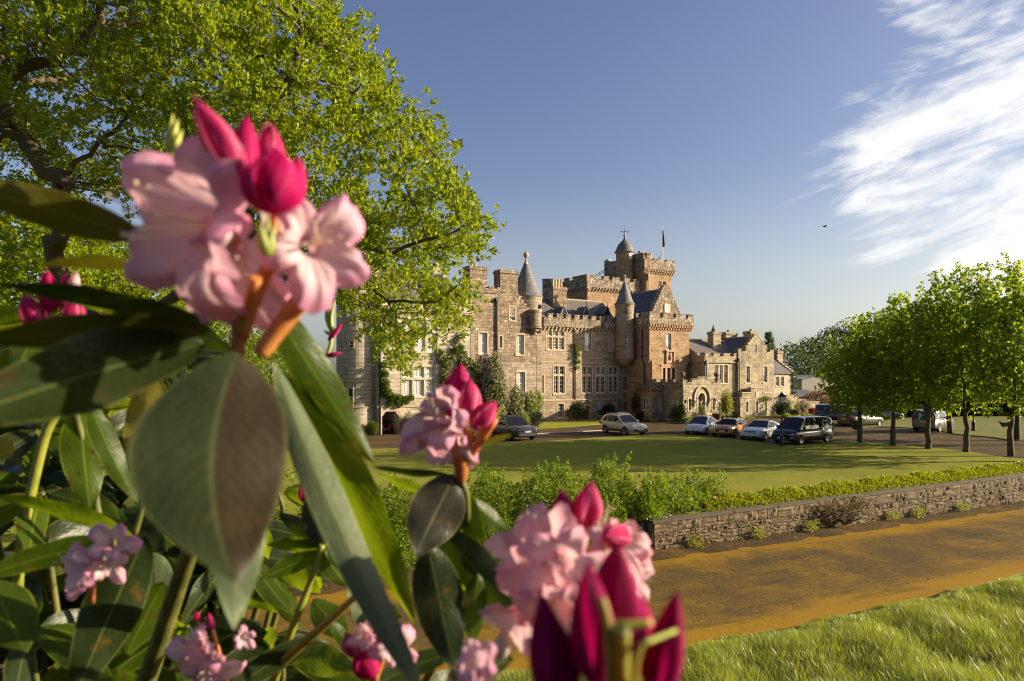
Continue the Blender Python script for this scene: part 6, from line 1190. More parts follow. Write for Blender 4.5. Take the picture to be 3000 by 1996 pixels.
def make_car(name, label, loc, heading, pm, P):
    """x forward; P: L, W, wheel positions, wheel radius, profile tables. Returns the Empty"""
    o = empty(name, loc, heading, label, P.get('cat', 'car')); L, W = P['L'], P['W'] / 2; xf, xr, wr = P['xf'], P['xr'], P['wr']; zb = P.get('zb', .22)
    def halfw(x): e = min((L / 2 - x) / .75, (x + L / 2) / .6, 1.0); e = max(e, 0); return W * (P.get('tip', .80) + (1 - P.get('tip', .80)) * math.sin(e * PI / 2))
    top = P['deck']                                        # (x, z) of bonnet, belt line, boot
    def section(x):
        zt = interp(top, x)[0]; w_ = halfw(x); e = min((L / 2 - x), (x + L / 2)); lift = max(0, .25 - e) * .5; z0 = zb + lift; h = zt - z0
        return [(w_ * .93, z0), (w_ * .985, z0 + h * .14), (w_, z0 + h * .42), (w_ * .985, z0 + h * .68), (w_ * .955, z0 + h * .88), (w_ * .90, zt - .015), (w_ * .72, zt + .012), (w_ * .36, zt + .03), (0, zt + .035)]
    xs = np.concatenate([[-L / 2, -L / 2 + .05, -L / 2 + .15], np.linspace(-L / 2 + .3, L / 2 - .3, 22), [L / 2 - .15, L / 2 - .05, L / 2]])
    mb = MB(); S = [[Vector((x, y, z)) for y, z in section(x)] for x in xs]
    def q4(a, b, c, d, m=0): mb.face([a, b, c, d], m, None, True)
    for i in range(len(S) - 1):
        for k in range(len(S[0]) - 1):
            a, b, c, d = S[i][k], S[i + 1][k], S[i + 1][k + 1], S[i][k + 1]; q4(a, b, c, d); f = lambda v: Vector((v.x, -v.y, v.z)); q4(f(d), f(c), f(b), f(a))
        a, b = S[i][0], S[i + 1][0]; mb.face([Vector((a.x, -a.y, a.z)), Vector((b.x, -b.y, b.z)), b, a], 1)
    for i in (0, -1): p = S[i]; mb.face(p + [Vector((v.x, -v.y, v.z)) for v in p[-2::-1]])
    for x in (xf, xr):                                     # dark wheel arches with a lip
        for sy in (1, -1):
            ra = wr * 1.16; n = 14; wy = halfw(x) + .004; cz = wr
            pts = [Vector((x + ra * math.cos(t), sy * (wy + .006), cz + ra * math.sin(t))) for t in np.linspace(-.35, PI + .35, n)]; mb.face(pts if sy < 0 else pts[::-1], 1)
            for p0, p1 in zip(pts[:-1], pts[1:]):
                k = 1.10; u0 = Vector((x + (p0.x - x) * k, p0.y + sy * .012, cz + (p0.z - cz) * k)); u1 = Vector((x + (p1.x - x) * k, p1.y + sy * .012, cz + (p1.z - cz) * k)); mb.face([p0 + Vector((0, sy * .012, 0)), p1 + Vector((0, sy * .012, 0)), u1, u0], P.get('archmat', 0))
    if P.get('clad'):
        for sy in (1, -1): mb.box(((xf + xr) / 2, sy * (W + .0), zb + .10), (xf - xr - 2.4 * wr, .05, .16), (1, 0), 1)
    mb.build('body', [pm, CM['black']], o, weld=True)
    # glasshouse: list of (x at belt, x at roof) for windscreen and tail, roof line
    g = P['cab']; rb, rt_, fb, ft = g['rb'], g['rt'], g['fb'], g['ft']; zr_ = g['roof']; n = 14; cab = MB(); ins = g.get('inset', .06); th = g.get('tumble', .20)
    roofz = lambda x: interp(zr_, x)[0]; belt = lambda x: interp(top, x)[0]
    def side(x, t):                                        # t 0 belt .. 1 roof edge
        w_ = halfw(max(min(x, L / 2 - .8), -L / 2 + .5)) - ins; return w_ - th * t ** 1.3
    U = np.linspace(0, 1, n); ROW = []
    for u in U:
        col = []
        for t in (0, .33, .66, .9, 1.0):
            xb_, xt = rb + (fb - rb) * u, rt_ + (ft - rt_) * u; x = xb_ + (xt - xb_) * t; z = belt(xb_) - .02 + (roofz(xt) - .05 - belt(xb_) + .02) * t; col.append(Vector((x, side(x, t), z)))
        xt = rt_ + (ft - rt_) * u; col += [Vector((xt, side(xt, 1) * .82, roofz(xt) - .008)), Vector((xt, side(xt, 1) * .4, roofz(xt) + .012)), Vector((xt, 0, roofz(xt) + .018))]; ROW.append(col)
    fl = lambda v: Vector((v.x, -v.y, v.z))
    for i in range(n - 1):
        for k in range(7):
            m = 1 if (k >= 4 and P.get('roofblack')) else 0
            cab.face([ROW[i][k], ROW[i + 1][k], ROW[i + 1][k + 1], ROW[i][k + 1]], m, None, True); cab.face([fl(ROW[i][k + 1]), fl(ROW[i + 1][k + 1]), fl(ROW[i + 1][k]), fl(ROW[i][k])], m, None, True)
    for c in (ROW[0], ROW[-1]):
        for k in range(7): cab.face([c[k], c[k + 1], fl(c[k + 1]), fl(c[k])], 0, None, False)
    cab.build('cabin', [pm, P.get('roofblack', CM['black'])], o, weld=True)
    def glasspanel(nm, pts, off): m = MB(); m.face([p + off for p in pts]); return m.build(nm, CM['glass'], o)
    for c, nm, sg in ((ROW[-1], 'windscreen', 1), (ROW[0], 'rear_window', -1)):
        if nm == 'rear_window' and P.get('norear'): continue
        a, b = c[0].lerp(c[4], .07), c[4].lerp(c[0], .03); rc = c[7]; nrm = (c[4] - c[0]).cross(Vector((0, 1, 0))).normalized(); nrm = nrm if nrm.x * sg > 0 else -nrm
        k = .93; pts = [Vector((a.x, a.y * k, a.z)), Vector((b.x, b.y * k, b.z)), Vector((rc.x, 0, rc.z - .06)), Vector((b.x, -b.y * k, b.z)), Vector((a.x, -a.y * k, a.z)), Vector((a.x + .02 * sg, 0, a.z))]
        m = MB(); pts = [p + nrm * .012 for p in pts]; m.face(pts[:3] + [pts[5]]); m.face([pts[5], pts[2], pts[3], pts[4]]); m.build(nm, CM['glass'], o)
    for sy in (1, -1):                                    # side windows between pillar positions (fractions of the cabin length)
        for (ua, ub, t0, t1, sk0, sk1) in P['win']:
            def pt(u, t):
                xb_, xt = rb + (fb - rb) * u, rt_ + (ft - rt_) * u; x = xb_ + (xt - xb_) * t; z = belt(xb_) - .02 + (roofz(xt) - .05 - belt(xb_) + .02) * t; return Vector((x, sy * (side(x, t) + .010), z))
            tt = np.linspace(t0, t1, 4); lp = [pt(ua + sk0 * (t - t0), t) for t in tt]; rp = [pt(ub + sk1 * (t - t0), t) for t in tt]; m = MB()
            for k in range(3): m.face([lp[k], rp[k], rp[k + 1], lp[k + 1]] if sy < 0 else [lp[k + 1], rp[k + 1], rp[k], lp[k]], 0, None, True)
            m.build('side_window', CM['glass'], o)
    # wheels
    wm = MB(); wm2 = MB(); tw = P.get('tw', .21); prof = [(wr * .66, -tw / 2), (wr * .93, -tw / 2), (wr, -tw * .35), (wr, tw * .35), (wr * .93, tw / 2), (wr * .66, tw / 2)]
    def lath(m, pr, seg, ang=0):
        for k in range(seg):
            t0, t1 = 2 * PI * k / seg, 2 * PI * (k + 1) / seg
            for (r0, y0), (r1, y1) in zip(pr[:-1], pr[1:]): m.face([Vector((r0 * math.cos(t0), y0, r0 * math.sin(t0))), Vector((r0 * math.cos(t1), y0, r0 * math.sin(t1))), Vector((r1 * math.cos(t1), y1, r1 * math.sin(t1))), Vector((r1 * math.cos(t0), y1, r1 * math.sin(t0)))], 0, None, True)
    lath(wm, prof, 22); me_t = None
    lath(wm2, [(wr * .68, tw * .5), (wr * .70, tw * .44), (wr * .62, tw * .40), (wr * .60, tw * .2)], 22); dk = MB(); dk.face([Vector((wr * .64 * math.cos(t), tw * .2, wr * .64 * math.sin(t))) for t in np.linspace(0, 2 * PI, 20, endpoint=False)])
    ns = P.get('spokes', 5)
    for k in range(ns):
        t = 2 * PI * k / ns; d = Vector((math.cos(t), 0, math.sin(t))); e = Vector((-math.sin(t), 0, math.cos(t))); h = wr * (.62 / ns)
        wm2.face([d * wr * .1 - e * h + Vector((0, tw * .36, 0)), d * wr * .66 - e * h * .8 + Vector((0, tw * .45, 0)), d * wr * .66 + e * h * .8 + Vector((0, tw * .45, 0)), d * wr * .1 + e * h + Vector((0, tw * .36, 0))])
    wm2.face([Vector((wr * .15 * math.cos(t), tw * .38, wr * .15 * math.sin(t))) for t in np.linspace(0, 2 * PI, 10, endpoint=False)])
    first = None
    for x in (xf, xr):
        for sy in (1, -1):
            if first is None:
                wo = wm.build('wheel', CM['tyre'], o); ro = wm2.build('rim', P.get('rim', CM['rim']), wo); ho = dk.build('hub_well', CM['black'], wo); first = wo
            else: wo = copy_tree(first, o)
            wo.location = (x, sy * (halfw(x) - tw / 2 + .035), wr); wo.rotation_euler = (0, 0, 0 if sy > 0 else PI)
    # lights, grille, plates, mirrors
    def plaque(nm, mat, x, yc, zc, w_, h_, sg=1, sk=0.0, thick=.02, dx=0.0):
        m = MB(); A = []
        for yy_, zz_ in ((-w_ / 2, -h_ / 2), (w_ / 2, -h_ / 2), (w_ / 2, h_ / 2 + sk * .4), (-w_ / 2, h_ / 2)):
            y = yc + yy_; A.append(Vector((x + sg * (thick + dx), y, zc + zz_ + sk * abs(yy_ + w_ / 2 if yc > 0 else w_ / 2 - yy_))))
        B = [a - Vector((sg * .08, 0, 0)) for a in A]; m.face(A if sg > 0 else A[::-1])
        for i in range(4): j = (i + 1) % 4; m.face([A[j], A[i], B[i], B[j]])
        return m.build(nm, mat, o)
    xF = L / 2; f_ = P.get('front', {})
    def nose(z):
        for x in np.linspace(L / 2, L / 2 - .6, 61):
            if interp(top, x)[0] >= z + .015: return x
        return L / 2 - .6
    for sy in (1, -1):
        hz, hy, hw, hh = f_.get('head', (.72, .62, .36, .17)); x_in = xF - f_.get('headback', .16)
        m = MB(); zl, zh = hz - hh / 2, hz + hh / 2; yo = halfw(nose(hz) - .05) * .93; yi = yo - hw * 1.1
        A = [Vector((nose(zl) + .014, sy * yi, zl + .03)), Vector((nose(zl) + .006, sy * yo, zl)), Vector((nose(zh) - .02, sy * yo * .985, zh)), Vector((nose(zh) + .014, sy * yi, zh - .03))]; xb_ = nose(hz) - f_.get('sweep', .22) - .12; C_ = [A[1], Vector((xb_, sy * (halfw(xb_) * .985 + .012), zl + .07)), Vector((xb_ - .05, sy * (halfw(xb_) * .97 + .012), zh)), A[2]]
        if f_.get('round'): m.lathe((0, 0, 0), [(0, .05), (.10, .045), (.125, .02), (.15, 0), (.15, -.1)], 16); m.v = [(nose(hz) - .02 + z, sy * hy + y, hz + x) for x, y, z in m.v]; m.build('headlight', [CM['lamp']], o)
        else:
            m.face(A); m.face(C_)
            for i in range(4): j = (i + 1) % 4; d_ = Vector((.1, 0, 0)); m.face([A[i], A[j], A[j] - d_, A[i] - d_])
            m.build('headlight', CM['lamp'], o)
        tz, ty, tw_, thh = P.get('tail', (.85, W * .82, .22, .16)); plaque('tail_light', CM['red'], -L / 2, sy * ty, tz, tw_, thh, -1, 0, .015, -.04)
        m = MB(); mx_, mz = g['fb'] - P.get('mir', .45), belt(g['fb'] - .4) + .10; m.ball((0, 0, 0), .11, 10); m.v = [(mx_ + a * .8, sy * (W + .10) + b * 1.1, mz + c * .8) for a, b, c in m.v]; m.build('wing_mirror', P.get('mirm', pm), o)
    gz, gw_, gh = f_.get('grille', (.62, 1.0, .16)); xG = nose(gz); plaque('grille', f_.get('grillem', CM['black']), xG, 0, gz, gw_, gh, 1, 0, .012)
    if f_.get('bars'):
        for k in range(f_['bars']): plaque('grille_bar', CM['chrome'], xG, 0, gz - gh / 2 + gh * (k + .5) / f_['bars'], gw_ * .94, .018, 1, 0, .022)
    bz_, bw2, bh = f_.get('intake', (.34, 1.2, .16)); plaque('lower_intake', CM['black'], xF, 0, bz_, bw2, bh, 1, 0, .010)
    if f_.get('badge'): m = MB(); m.lathe((0, 0, 0), [(0, .02), (.07, .02), (.085, 0), (.085, -.02)], 14); m.v = [(xG + .03 + z, y, gz + x) for x, y, z in m.v]; m.build('badge', CM['chrome'], o)
    pz_ = f_.get('plate', .46); plaque('number_plate', CM['plate'], xF, 0, pz_, .52, .115, 1, 0, .03)
    if P.get('reg'): textobj(P['reg'], .105, CM['ink'], o, Matrix.Translation((xF + .033, 0, pz_)) @ Matrix.Rotation(PI / 2, 4, 'Z') @ Matrix.Rotation(PI / 2, 4, 'X'), 'plate_lettering')
    plaque('rear_plate', CM['yplate'], -L / 2, 0, P.get('rplate', .75), .52, .115, -1, 0, .02)
    return o
def place(u, v, u2, v2):
    """heading and centre from two ground contact points of one side's wheels (rear, front)"""
    a, b = gnd(u, v, -.02), gnd(u2, v2, -.02); return a, b
def hd(rear, front): d = front - rear; return math.atan2(d.y, d.x)
sil = paint('silver_paint', (0.66, 0.65, 0.62), .25); champ = paint('champagne_silver_paint', (0.60, 0.56, 0.48), .3); orange = paint('orange_paint', (0.62, 0.25, 0.02), .1); blackp = paint('black_paint', (0.008, 0.008, 0.010), .0, .2); slatep = paint('dark_grey_blue_paint', (0.055, 0.058, 0.07), .55); greyp = paint('warm_grey_paint', (0.20, 0.185, 0.165), .5); dkgrey = paint('dark_bronze_paint', (0.075, 0.068, 0.06), .5); estate = paint('blue_grey_paint', (0.30, 0.29, 0.29), .55)
def car_at(uf, vf, ur, vr, P, side):
    """front and rear wheel contacts of the visible side; side = +1 when that is the car's left (y > 0)"""
    f, r_ = gnd(uf, vf, -.02), gnd(ur, vr, -.02); d = (f - r_); h = math.atan2(d.y, d.x); mid = f - Vector((math.cos(h), math.sin(h), 0)) * P['xf']; n = Vector((-math.sin(h), math.cos(h), 0)); c = mid - n * side * (P['W'] / 2 - .1); return (c.x, c.y, -.02), h
SUV = dict(L=4.45, W=1.86, xf=1.35, xr=-1.30, wr=.345, zb=.27, deck=[(-2.225, .86), (-2.1, 1.02), (-1.2, 1.04), (.85, 1.0), (1.3, .98), (1.9, .90), (2.1, .82), (2.225, .66)], cab=dict(rb=-2.12, rt=-1.72, fb=1.02, ft=.18, roof=[(-1.75, 1.60), (-.9, 1.68), (-.2, 1.68), (.2, 1.63)]), win=[(.06, .30, .12, .86, .12, 0), (.325, .60, .10, .88, 0, 0), (.62, .93, .10, .88, 0, -.06)], front=dict(head=(.80, .66, .40, .16), grille=(.74, .9, .13), intake=(.40, 1.5, .26), plate=.50, badge=True), archmat=0, reg='KJ14 LWZ', spokes=10, clad=True)
loc, h = car_at(1833, 1276, 1774, 1269, SUV, -1); h0 = h
suv = make_car('crossover_car', 'champagne silver crossover alone on the drive before the centre front', loc, h, champ, SUV)
RR = dict(L=4.85, W=2.0, xf=1.45, xr=-1.47, wr=.385, zb=.28, deck=[(-2.42, .95), (-2.3, 1.10), (-1.2, 1.13), (.9, 1.12), (1.5, 1.10), (2.15, 1.02), (2.35, .94), (2.42, .72)], cab=dict(rb=-2.30, rt=-1.95, fb=1.08, ft=.30, roof=[(-2, 1.66), (-1, 1.78), (0, 1.79), (.4, 1.74)]), win=[(.04, .24, .12, .86, .1, 0), (.26, .57, .10, .88, 0, 0), (.59, .93, .10, .88, 0, -.05)], front=dict(head=(.90, .72, .40, .14), grille=(.90, .86, .15), intake=(.50, 1.35, .20), plate=.72, headback=.12), reg='DN66 XBZ', spokes=10, roofblack=CM['black'], mirm=CM['black'])
rf = gnd(1497, 1292, -.02); hR_ = R(-60); cR_ = rf + Vector((-math.cos(hR_) * RR['xf'], -math.sin(hR_) * RR['xf'], 0)) + Vector((-math.sin(hR_), math.cos(hR_), 0)) * .9
rrv = make_car('off_road_car', 'dark slate grey luxury off-roader facing the camera, half hidden by pink buds', (cR_.x, cR_.y, -.02), hR_, slatep, RR)
textobj('RANGE  ROVER', .13, CM['chrome'], rrv, Matrix.Translation((2.22, 0, 1.035)) @ Matrix.Rotation(R(90), 4, 'Z') @ Matrix.Rotation(R(30), 4, 'X') @ Matrix.Scale(1.4, 4, (1, 0, 0)), 'bonnet_lettering')
HATCH = dict(L=4.45, W=1.73, xf=1.32, xr=-1.38, wr=.31, zb=.19, tip=.72, deck=[(-2.22, .80), (-2.1, .98), (-1.4, .98), (.6, .94), (1.2, .88), (1.75, .77), (2.05, .66), (2.22, .48)], cab=dict(rb=-2.05, rt=-1.05, fb=1.45, ft=.15, roof=[(-1.1, 1.40), (-.5, 1.48), (0, 1.49), (.2, 1.46)], tumble=.24), win=[(.10, .26, .12, .70, .12, .02), (.29, .52, .10, .88, .04, .02), (.54, .86, .10, .88, .02, -.06)], front=dict(head=(.64, .56, .38, .20), grille=(.60, .8, .07), intake=(.30, 1.1, .12), plate=.42, headback=.30, sweep=.3, badge=True), reg='SF56 JXK', spokes=7)
loc, h = car_at(2068, 1274.5, 2119, 1263, HATCH, 1)
pri = make_car('hatchback_car', 'pale silver sloping hatchback at the left end of the row of parked cars', loc, h, sil, HATCH)
MINI = dict(L=3.98, W=1.74, xf=1.27, xr=-1.28, wr=.32, zb=.2, tip=.80, deck=[(-1.99, .80), (-1.88, .95), (-1.0, .95), (.8, .93), (1.2, .92), (1.75, .83), (1.92, .74), (1.99, .55)], cab=dict(rb=-1.86, rt=-1.68, fb=.92, ft=.38, roof=[(-1.7, 1.34), (-.8, 1.40), (.1, 1.40), (.4, 1.37)], tumble=.2), win=[(.05, .33, .10, .86, .03, 0), (.345, .62, .08, .88, 0, 0), (.63, .94, .08, .88, 0, -.03)], front=dict(head=(.70, .58, .3, .28), round=True, grille=(.52, .95, .22), intake=(.28, 1.0, .10), plate=.50, bars=0), roofblack=sil, mirm=CM['black'], reg='YR16 LWG', spokes=8, rim=CM['black'], archmat=1)
loc, h = car_at(2152, 1281, 2204, 1270, MINI, 1)
mini = make_car('small_orange_car', 'orange small hatchback with roof bars between two silver cars', loc, h, orange, MINI)
for x in (.05, -.75):
    m = MB(); m.tube([(x, -.62, 1.50), (x, .62, 1.50)], .035, 6)
    for y in (-.58, .58): m.box((x, y, 1.44), (.1, .05, .12))
    m.build('roof_bar', CM['black'], mini)
m = MB(); m.face([(1.65, .1, .90), (1.65, .3, .90), (1.2, .3, .965), (1.2, .1, .965)]); 
SED = dict(L=4.68, W=1.81, xf=1.48, xr=-1.36, wr=.33, zb=.18, tip=.78, deck=[(-2.34, .78), (-2.22, .98), (-1.7, 1.0), (.6, .95), (1.0, .93), (1.9, .82), (2.2, .70), (2.34, .52)], cab=dict(rb=-1.95, rt=-1.05, fb=1.05, ft=.12, roof=[(-1.1, 1.36), (-.5, 1.44), (0, 1.44), (.2, 1.41)], tumble=.25), win=[(.20, .30, .12, .62, .06, .02), (.32, .57, .10, .88, .04, 0), (.585, .92, .10, .88, 0, -.05)], front=dict(head=(.68, .66, .42, .16), grille=(.60, .82, .22), bars=3, intake=(.29, 1.3, .14), plate=.40, headback=.2, sweep=.3, badge=True), reg='SB67 MGE', spokes=10, roofblack=CM['glass'])
loc, h = car_at(2240, 1291, 2296, 1281, SED, 1)
sed = make_car('saloon_car', 'silver saloon with chrome grille parked beside the black van', loc, h, sil, SED)
VAN = dict(L=5.14, W=1.93, xf=1.67, xr=-1.53, wr=.335, zb=.24, tip=.84, cat='van', deck=[(-2.57, 1.0), (-2.45, 1.10), (-1.2, 1.12), (1.1, 1.10), (1.7, 1.08), (2.25, .98), (2.48, .82), (2.57, .58)], cab=dict(rb=-2.50, rt=-2.36, fb=1.92, ft=.98, roof=[(-2.4, 1.84), (-1.5, 1.91), (.4, 1.91), (1.0, 1.86)], tumble=.17), win=[(.04, .315, .06, .84, .01, 0), (.34, .60, .06, .84, 0, 0), (.625, .88, .06, .84, 0, -.05)], front=dict(head=(.82, .68, .42, .18), grille=(.70, 1.05, .22), bars=3, intake=(.36, 1.2, .14), plate=.48, headback=.22, sweep=.28, badge=True), spokes=10, mirm=CM['black'], tail=(1.15, .84, .1, .55))
loc, h = car_at(2343.5, 1304, 2424, 1296.5, VAN, 1)
van = make_car('passenger_van', 'black passenger van with pale lettering on its side, behind the lamp post', loc, h, blackp, VAN)
MS = lambda x, z: Matrix.Translation((x, .985, z)) @ Matrix.Rotation(PI, 4, 'Z') @ Matrix.Rotation(PI / 2, 4, 'X')
textobj('GLENAPP', .20, CM['text'], van, MS(-.72, .80), 'side_lettering'); textobj('CASTLE', .085, CM['text'], van, MS(-.72, .64), 'side_lettering'); textobj('www.glenappcastle.com', .06, CM['text'], van, MS(-.72, .52), 'side_lettering')
m = MB(); 
for y0, z0, r0 in ((-.72, .99, .05), (-.72, 1.05, .03), (-.77, .96, .025), (-.67, .96, .025)): m.face([(y0 + r0 * math.cos(t), .986, z0 + r0 * 1.3 * math.sin(t)) for t in np.linspace(0, 2 * PI, 8, endpoint=False)])
m.build('crest', CM['text'], van)
DEF = dict(L=4.6, W=1.79, xf=1.30, xr=-1.49, wr=.40, zb=.42, tip=.95, deck=[(-2.3, 1.10), (-2.25, 1.16), (.8, 1.16), (1.2, 1.15), (2.1, 1.12), (2.28, 1.10), (2.3, 1.0)], cab=dict(rb=-2.27, rt=-2.22, fb=.85, ft=.55, roof=[(-2.3, 1.93), (-1, 1.98), (.3, 1.97), (.6, 1.94)], tumble=.12, inset=.08), win=[(.05, .30, .15, .85, 0, 0), (.36, .62, .10, .85, 0, 0), (.66, .93, .10, .85, 0, -.02)], front=dict(head=(.92, .6, .3, .25), round=True, grille=(.92, .8, .3), intake=(.6, 1.2, .1), plate=.62), archmat=1, roofblack=sil)
df = make_car('old_off_road_car', 'black boxy old off-roader parked under the smallest lime tree', (*gnd(2462, 1241, 0).xy, -.02), R(-38), blackp, DEF)
SAL = dict(SED, L=4.78, W=1.88, deck=[(-2.39, .85), (-2.27, 1.02), (-1.75, 1.05), (.6, .98), (1.0, .95), (1.9, .85), (2.25, .72), (2.39, .52)], cab=dict(SED['cab'], roof=[(-1.1, 1.42), (-.5, 1.50), (0, 1.50), (.2, 1.47)]), roofblack=dkgrey, spokes=5, tail=(.92, .72, .4, .14), reg=None)
loc, h = car_at(2575, 1248.5, 2530, 1250.5, SAL, -1)
sal = make_car('saloon_car', 'dark bronze saloon seen from behind, right rear wheel behind a lime trunk', loc, h, dkgrey, SAL)
EST = dict(SED, L=4.81, W=1.83, deck=[(-2.4, .85), (-2.3, 1.0), (-1.2, 1.0), (.6, .96), (1.0, .94), (1.9, .84), (2.25, .72), (2.4, .52)], cab=dict(rb=-2.28, rt=-1.85, fb=1.1, ft=.15, roof=[(-1.9, 1.38), (-1, 1.47), (-.2, 1.48), (.2, 1.45)], tumble=.22), win=[(.06, .27, .12, .8, .12, 0), (.29, .56, .10, .88, 0, 0), (.575, .92, .10, .88, 0, -.05)], roofblack=estate, reg=None)
loc, h = car_at(2627, 1231, 2556, 1231, EST, -1)
est = make_car('estate_car', 'blue-grey estate car farthest back beside the dark hedge', loc, h, estate, EST)
DIS = dict(L=4.83, W=1.92, xf=1.48, xr=-1.41, wr=.38, zb=.30, tip=.93, deck=[(-2.41, 1.0), (-2.36, 1.10), (.9, 1.12), (1.4, 1.10), (2.2, 1.05), (2.36, 1.0), (2.41, .75)], cab=dict(rb=-2.37, rt=-2.25, fb=1.05, ft=.42, roof=[(-2.3, 1.82), (-1.2, 1.88), (-.6, 1.86), (.45, 1.80)], tumble=.15), win=[(.04, .27, .10, .86, 0, 0), (.33, .58, .10, .86, 0, 0), (.62, .93, .10, .86, 0, -.04)], front=dict(head=(.92, .72, .3, .25), grille=(.9, .9, .2), intake=(.5, 1.3, .2), plate=.6), tail=(1.15, .84, .16, .6), rplate=.9, spokes=7, roofblack=greyp)
loc, h = car_at(2784, 1262, 2739.5, 1268.5, DIS, -1)
dis = make_car('estate_off_road_car', 'warm grey boxy off-roader seen from behind at the edge of the far lawn', loc, h, greyp, DIS)
for y in (-.62, .62): m = MB(); m.tube([(-2.1, y, 1.93), (.2, y, 1.92)], .025, 5); m.build('roof_rail', CM['chrome'], dis)
for y in (-.62, .62): m = MB(); m.tube([(-1.5, y, 1.70), (-.6, y, 1.735), (.0, y, 1.71)], .022, 5); m.build('roof_rail', sil, suv)
# ------------------------------------------------------------------ lamp posts
def lamp_post(p, h, label):
    o = empty('lamp_post', tuple(p), 0, label, 'lamp post', 'iron lamp posts'); s = h / 3.9; m = MB()
    m.lathe((0, 0, 0), [(0, 0), (.17 * s, 0), (.17 * s, .12), (.13 * s, .16), (.13 * s, .62 * s), (.15 * s, .66 * s), (.09 * s, .74 * s), (.055 * s, .9 * s), (.05 * s, 2.6 * s), (.075 * s, 2.64 * s), (.045 * s, 2.7 * s), (.04 * s, 2.98 * s), (.08 * s, 3.02 * s), (.03 * s, 3.06 * s), (0, 3.08 * s)], 14); m.tube([(-.24 * s, 0, 2.68 * s), (.24 * s, 0, 2.68 * s)], .02 * s, 6); m.build('post', M['cast'], o)
    m = MB(); zb_, zt_ = 3.06 * s, 3.50 * s
    for k in range(4):
        a = PI / 4 + k * PI / 2; b_, t_ = Vector((math.cos(a) * .15 * s, math.sin(a) * .15 * s, zb_)), Vector((math.cos(a) * .27 * s, math.sin(a) * .27 * s, zt_)); m.tube([b_, t_], .016 * s, 5)
    m.lathe((0, 0, 0), [(.29 * s, zt_), (.31 * s, zt_ + .02), (.13 * s, zt_ + .20 * s), (.12 * s, zt_ + .25 * s), (.04 * s, zt_ + .30 * s), (.015 * s, zt_ + .40 * s)], 4, 0, PI / 4, PI / 4 + 2 * PI, False); l = m.build('lantern', M['cast'], o)
    m = MB(); m.lathe((0, 0, 0), [(0, zb_), (.14 * s, zb_ + .01), (.26 * s, zt_ - .005)], 4, 0, PI / 4, PI / 4 + 2 * PI, False); m.build('lantern_glass', M['lamp'], l); return o
lamp_post(gnd(2290, 1307, .03), 3.75, 'black iron lamp post with pale lantern standing in front of the black van')
lamp_post(gnd(2852, 1262, .06), 4.2, 'black iron lamp post on the far lawn behind the lime trunks')
# ------------------------------------------------------------------ things in the garage opening, bird
gp = pA.P((a0 + a1) / 2 - .1 if False else pA.s_(1141), 0, -1.2)
sc_ = empty('mobility_scooter', (gp.x, gp.y, 0), CA, 'red mobility scooter parked inside the garage opening', 'scooter'); redp = paint('red_paint', (.35, .02, .03), .1); m = MB(); m.box((0, 0, .32), (1.15, .5, .16)); m.box((.5, 0, .5), (.2, .42, .4), taper=.7); m.box((-.25, 0, .5), (.4, .4, .2)); m.build('body', redp, sc_)
m = MB(); m.box((-.25, 0, .72), (.48, .5, .12)); m.box((-.48, 0, 1.05), (.12, .5, .55), taper=.85); m.ball((-.5, 0, 1.42), .16, 8); m.build('seat', CM['black'], sc_); m = MB(); m.tube([(.5, 0, .6), (.38, 0, 1.08)], .04, 6); m.tube([(.38, -.28, 1.1), (.38, .28, 1.1)], .03, 6); m.build('tiller', CM['black'], sc_)
for x in (-.42, .46):
    for y in (-.27, .27): m = MB(); m.lathe((0, 0, 0), [(0, -.05), (.16, -.05), (.18, 0), (.16, .05), (0, .05)], 14); m.v = [(a + x, c + y, b + .18) for a, b, c in m.v]; m.build('wheel', CM['tyre'], sc_)
wp_ = pA.P(pA.s_(1162), 0, -1.6); bi = empty('wheelchair', (wp_.x, wp_.y, 0), CA, 'folded wheelchair with large wheels inside the garage opening', 'wheelchair')
for y in (-.2, .2):
    m = MB(); m.tube([(.31 * math.cos(t), y, .32 + .31 * math.sin(t)) for t in np.linspace(0, 2 * PI, 19)], .022, 5)
    for t in np.linspace(0, 2 * PI, 9): m.tube([(0, y, .32), (.3 * math.cos(t), y, .32 + .3 * math.sin(t))], .006, 4)
    m.build('wheel', CM['tyre'], bi)
m = MB(); m.tube([(-.2, -.15, .95), (-.15, -.15, .5), (.4, -.15, .5), (.5, -.15, .1)], .02, 6); m.tube([(-.2, .15, .95), (-.15, .15, .5), (.4, .15, .5), (.5, .15, .1)], .02, 6); m.box((.1, 0, .52), (.45, .3, .04)); m.box((-.18, 0, .75), (.04, .3, .38)); m.build('frame', CM['black'], bi)
fn = Plane(tuple(pA.P(pA.s_(1222), 0, 1.2).xy)); gt = empty('garden_gate', (fn.o[0], fn.o[1], 0), CA, 'small brown timber gate beside the tall clipped bush', 'gate'); m = MB()
for k in range(6): m.box((k * .22, 0, .55), (.07, .04, 1.0))
for z in (.25, .85): m.box((.55, .05, z), (1.3, .04, .09))
m.build('boards', M['wood'], gt)
bp = at(2417, 664, 140); bd = MB(); bd.lathe((0, 0, 0), [(0, -.5), (.10, -.3), (.14, 0), (.09, .3), (0, .45)], 8); bd.v = [(z * .9, x, y) for x, y, z in bd.v]
bd.face([(-.15, .1, .05), (.2, .1, .05), (.05, .6, .25), (-.1, .6, .25)]); bd.face([(-.1, .6, .25), (.05, .6, .25), (-.2, 1.1, .15)]); bd.face([(-.15, -.1, .05), (.2, -.1, .05), (.05, -.6, .25), (-.1, -.6, .25)]); bd.face([(-.1, -.6, .25), (.05, -.6, .25), (-.2, -1.1, .15)])
bo = bd.build('bird', simple('dark_feathers', (.03, .03, .035), .8)); bo.location = bp; tag(bo, 'tiny dark bird flying in the blue sky left of the clouds', 'bird')
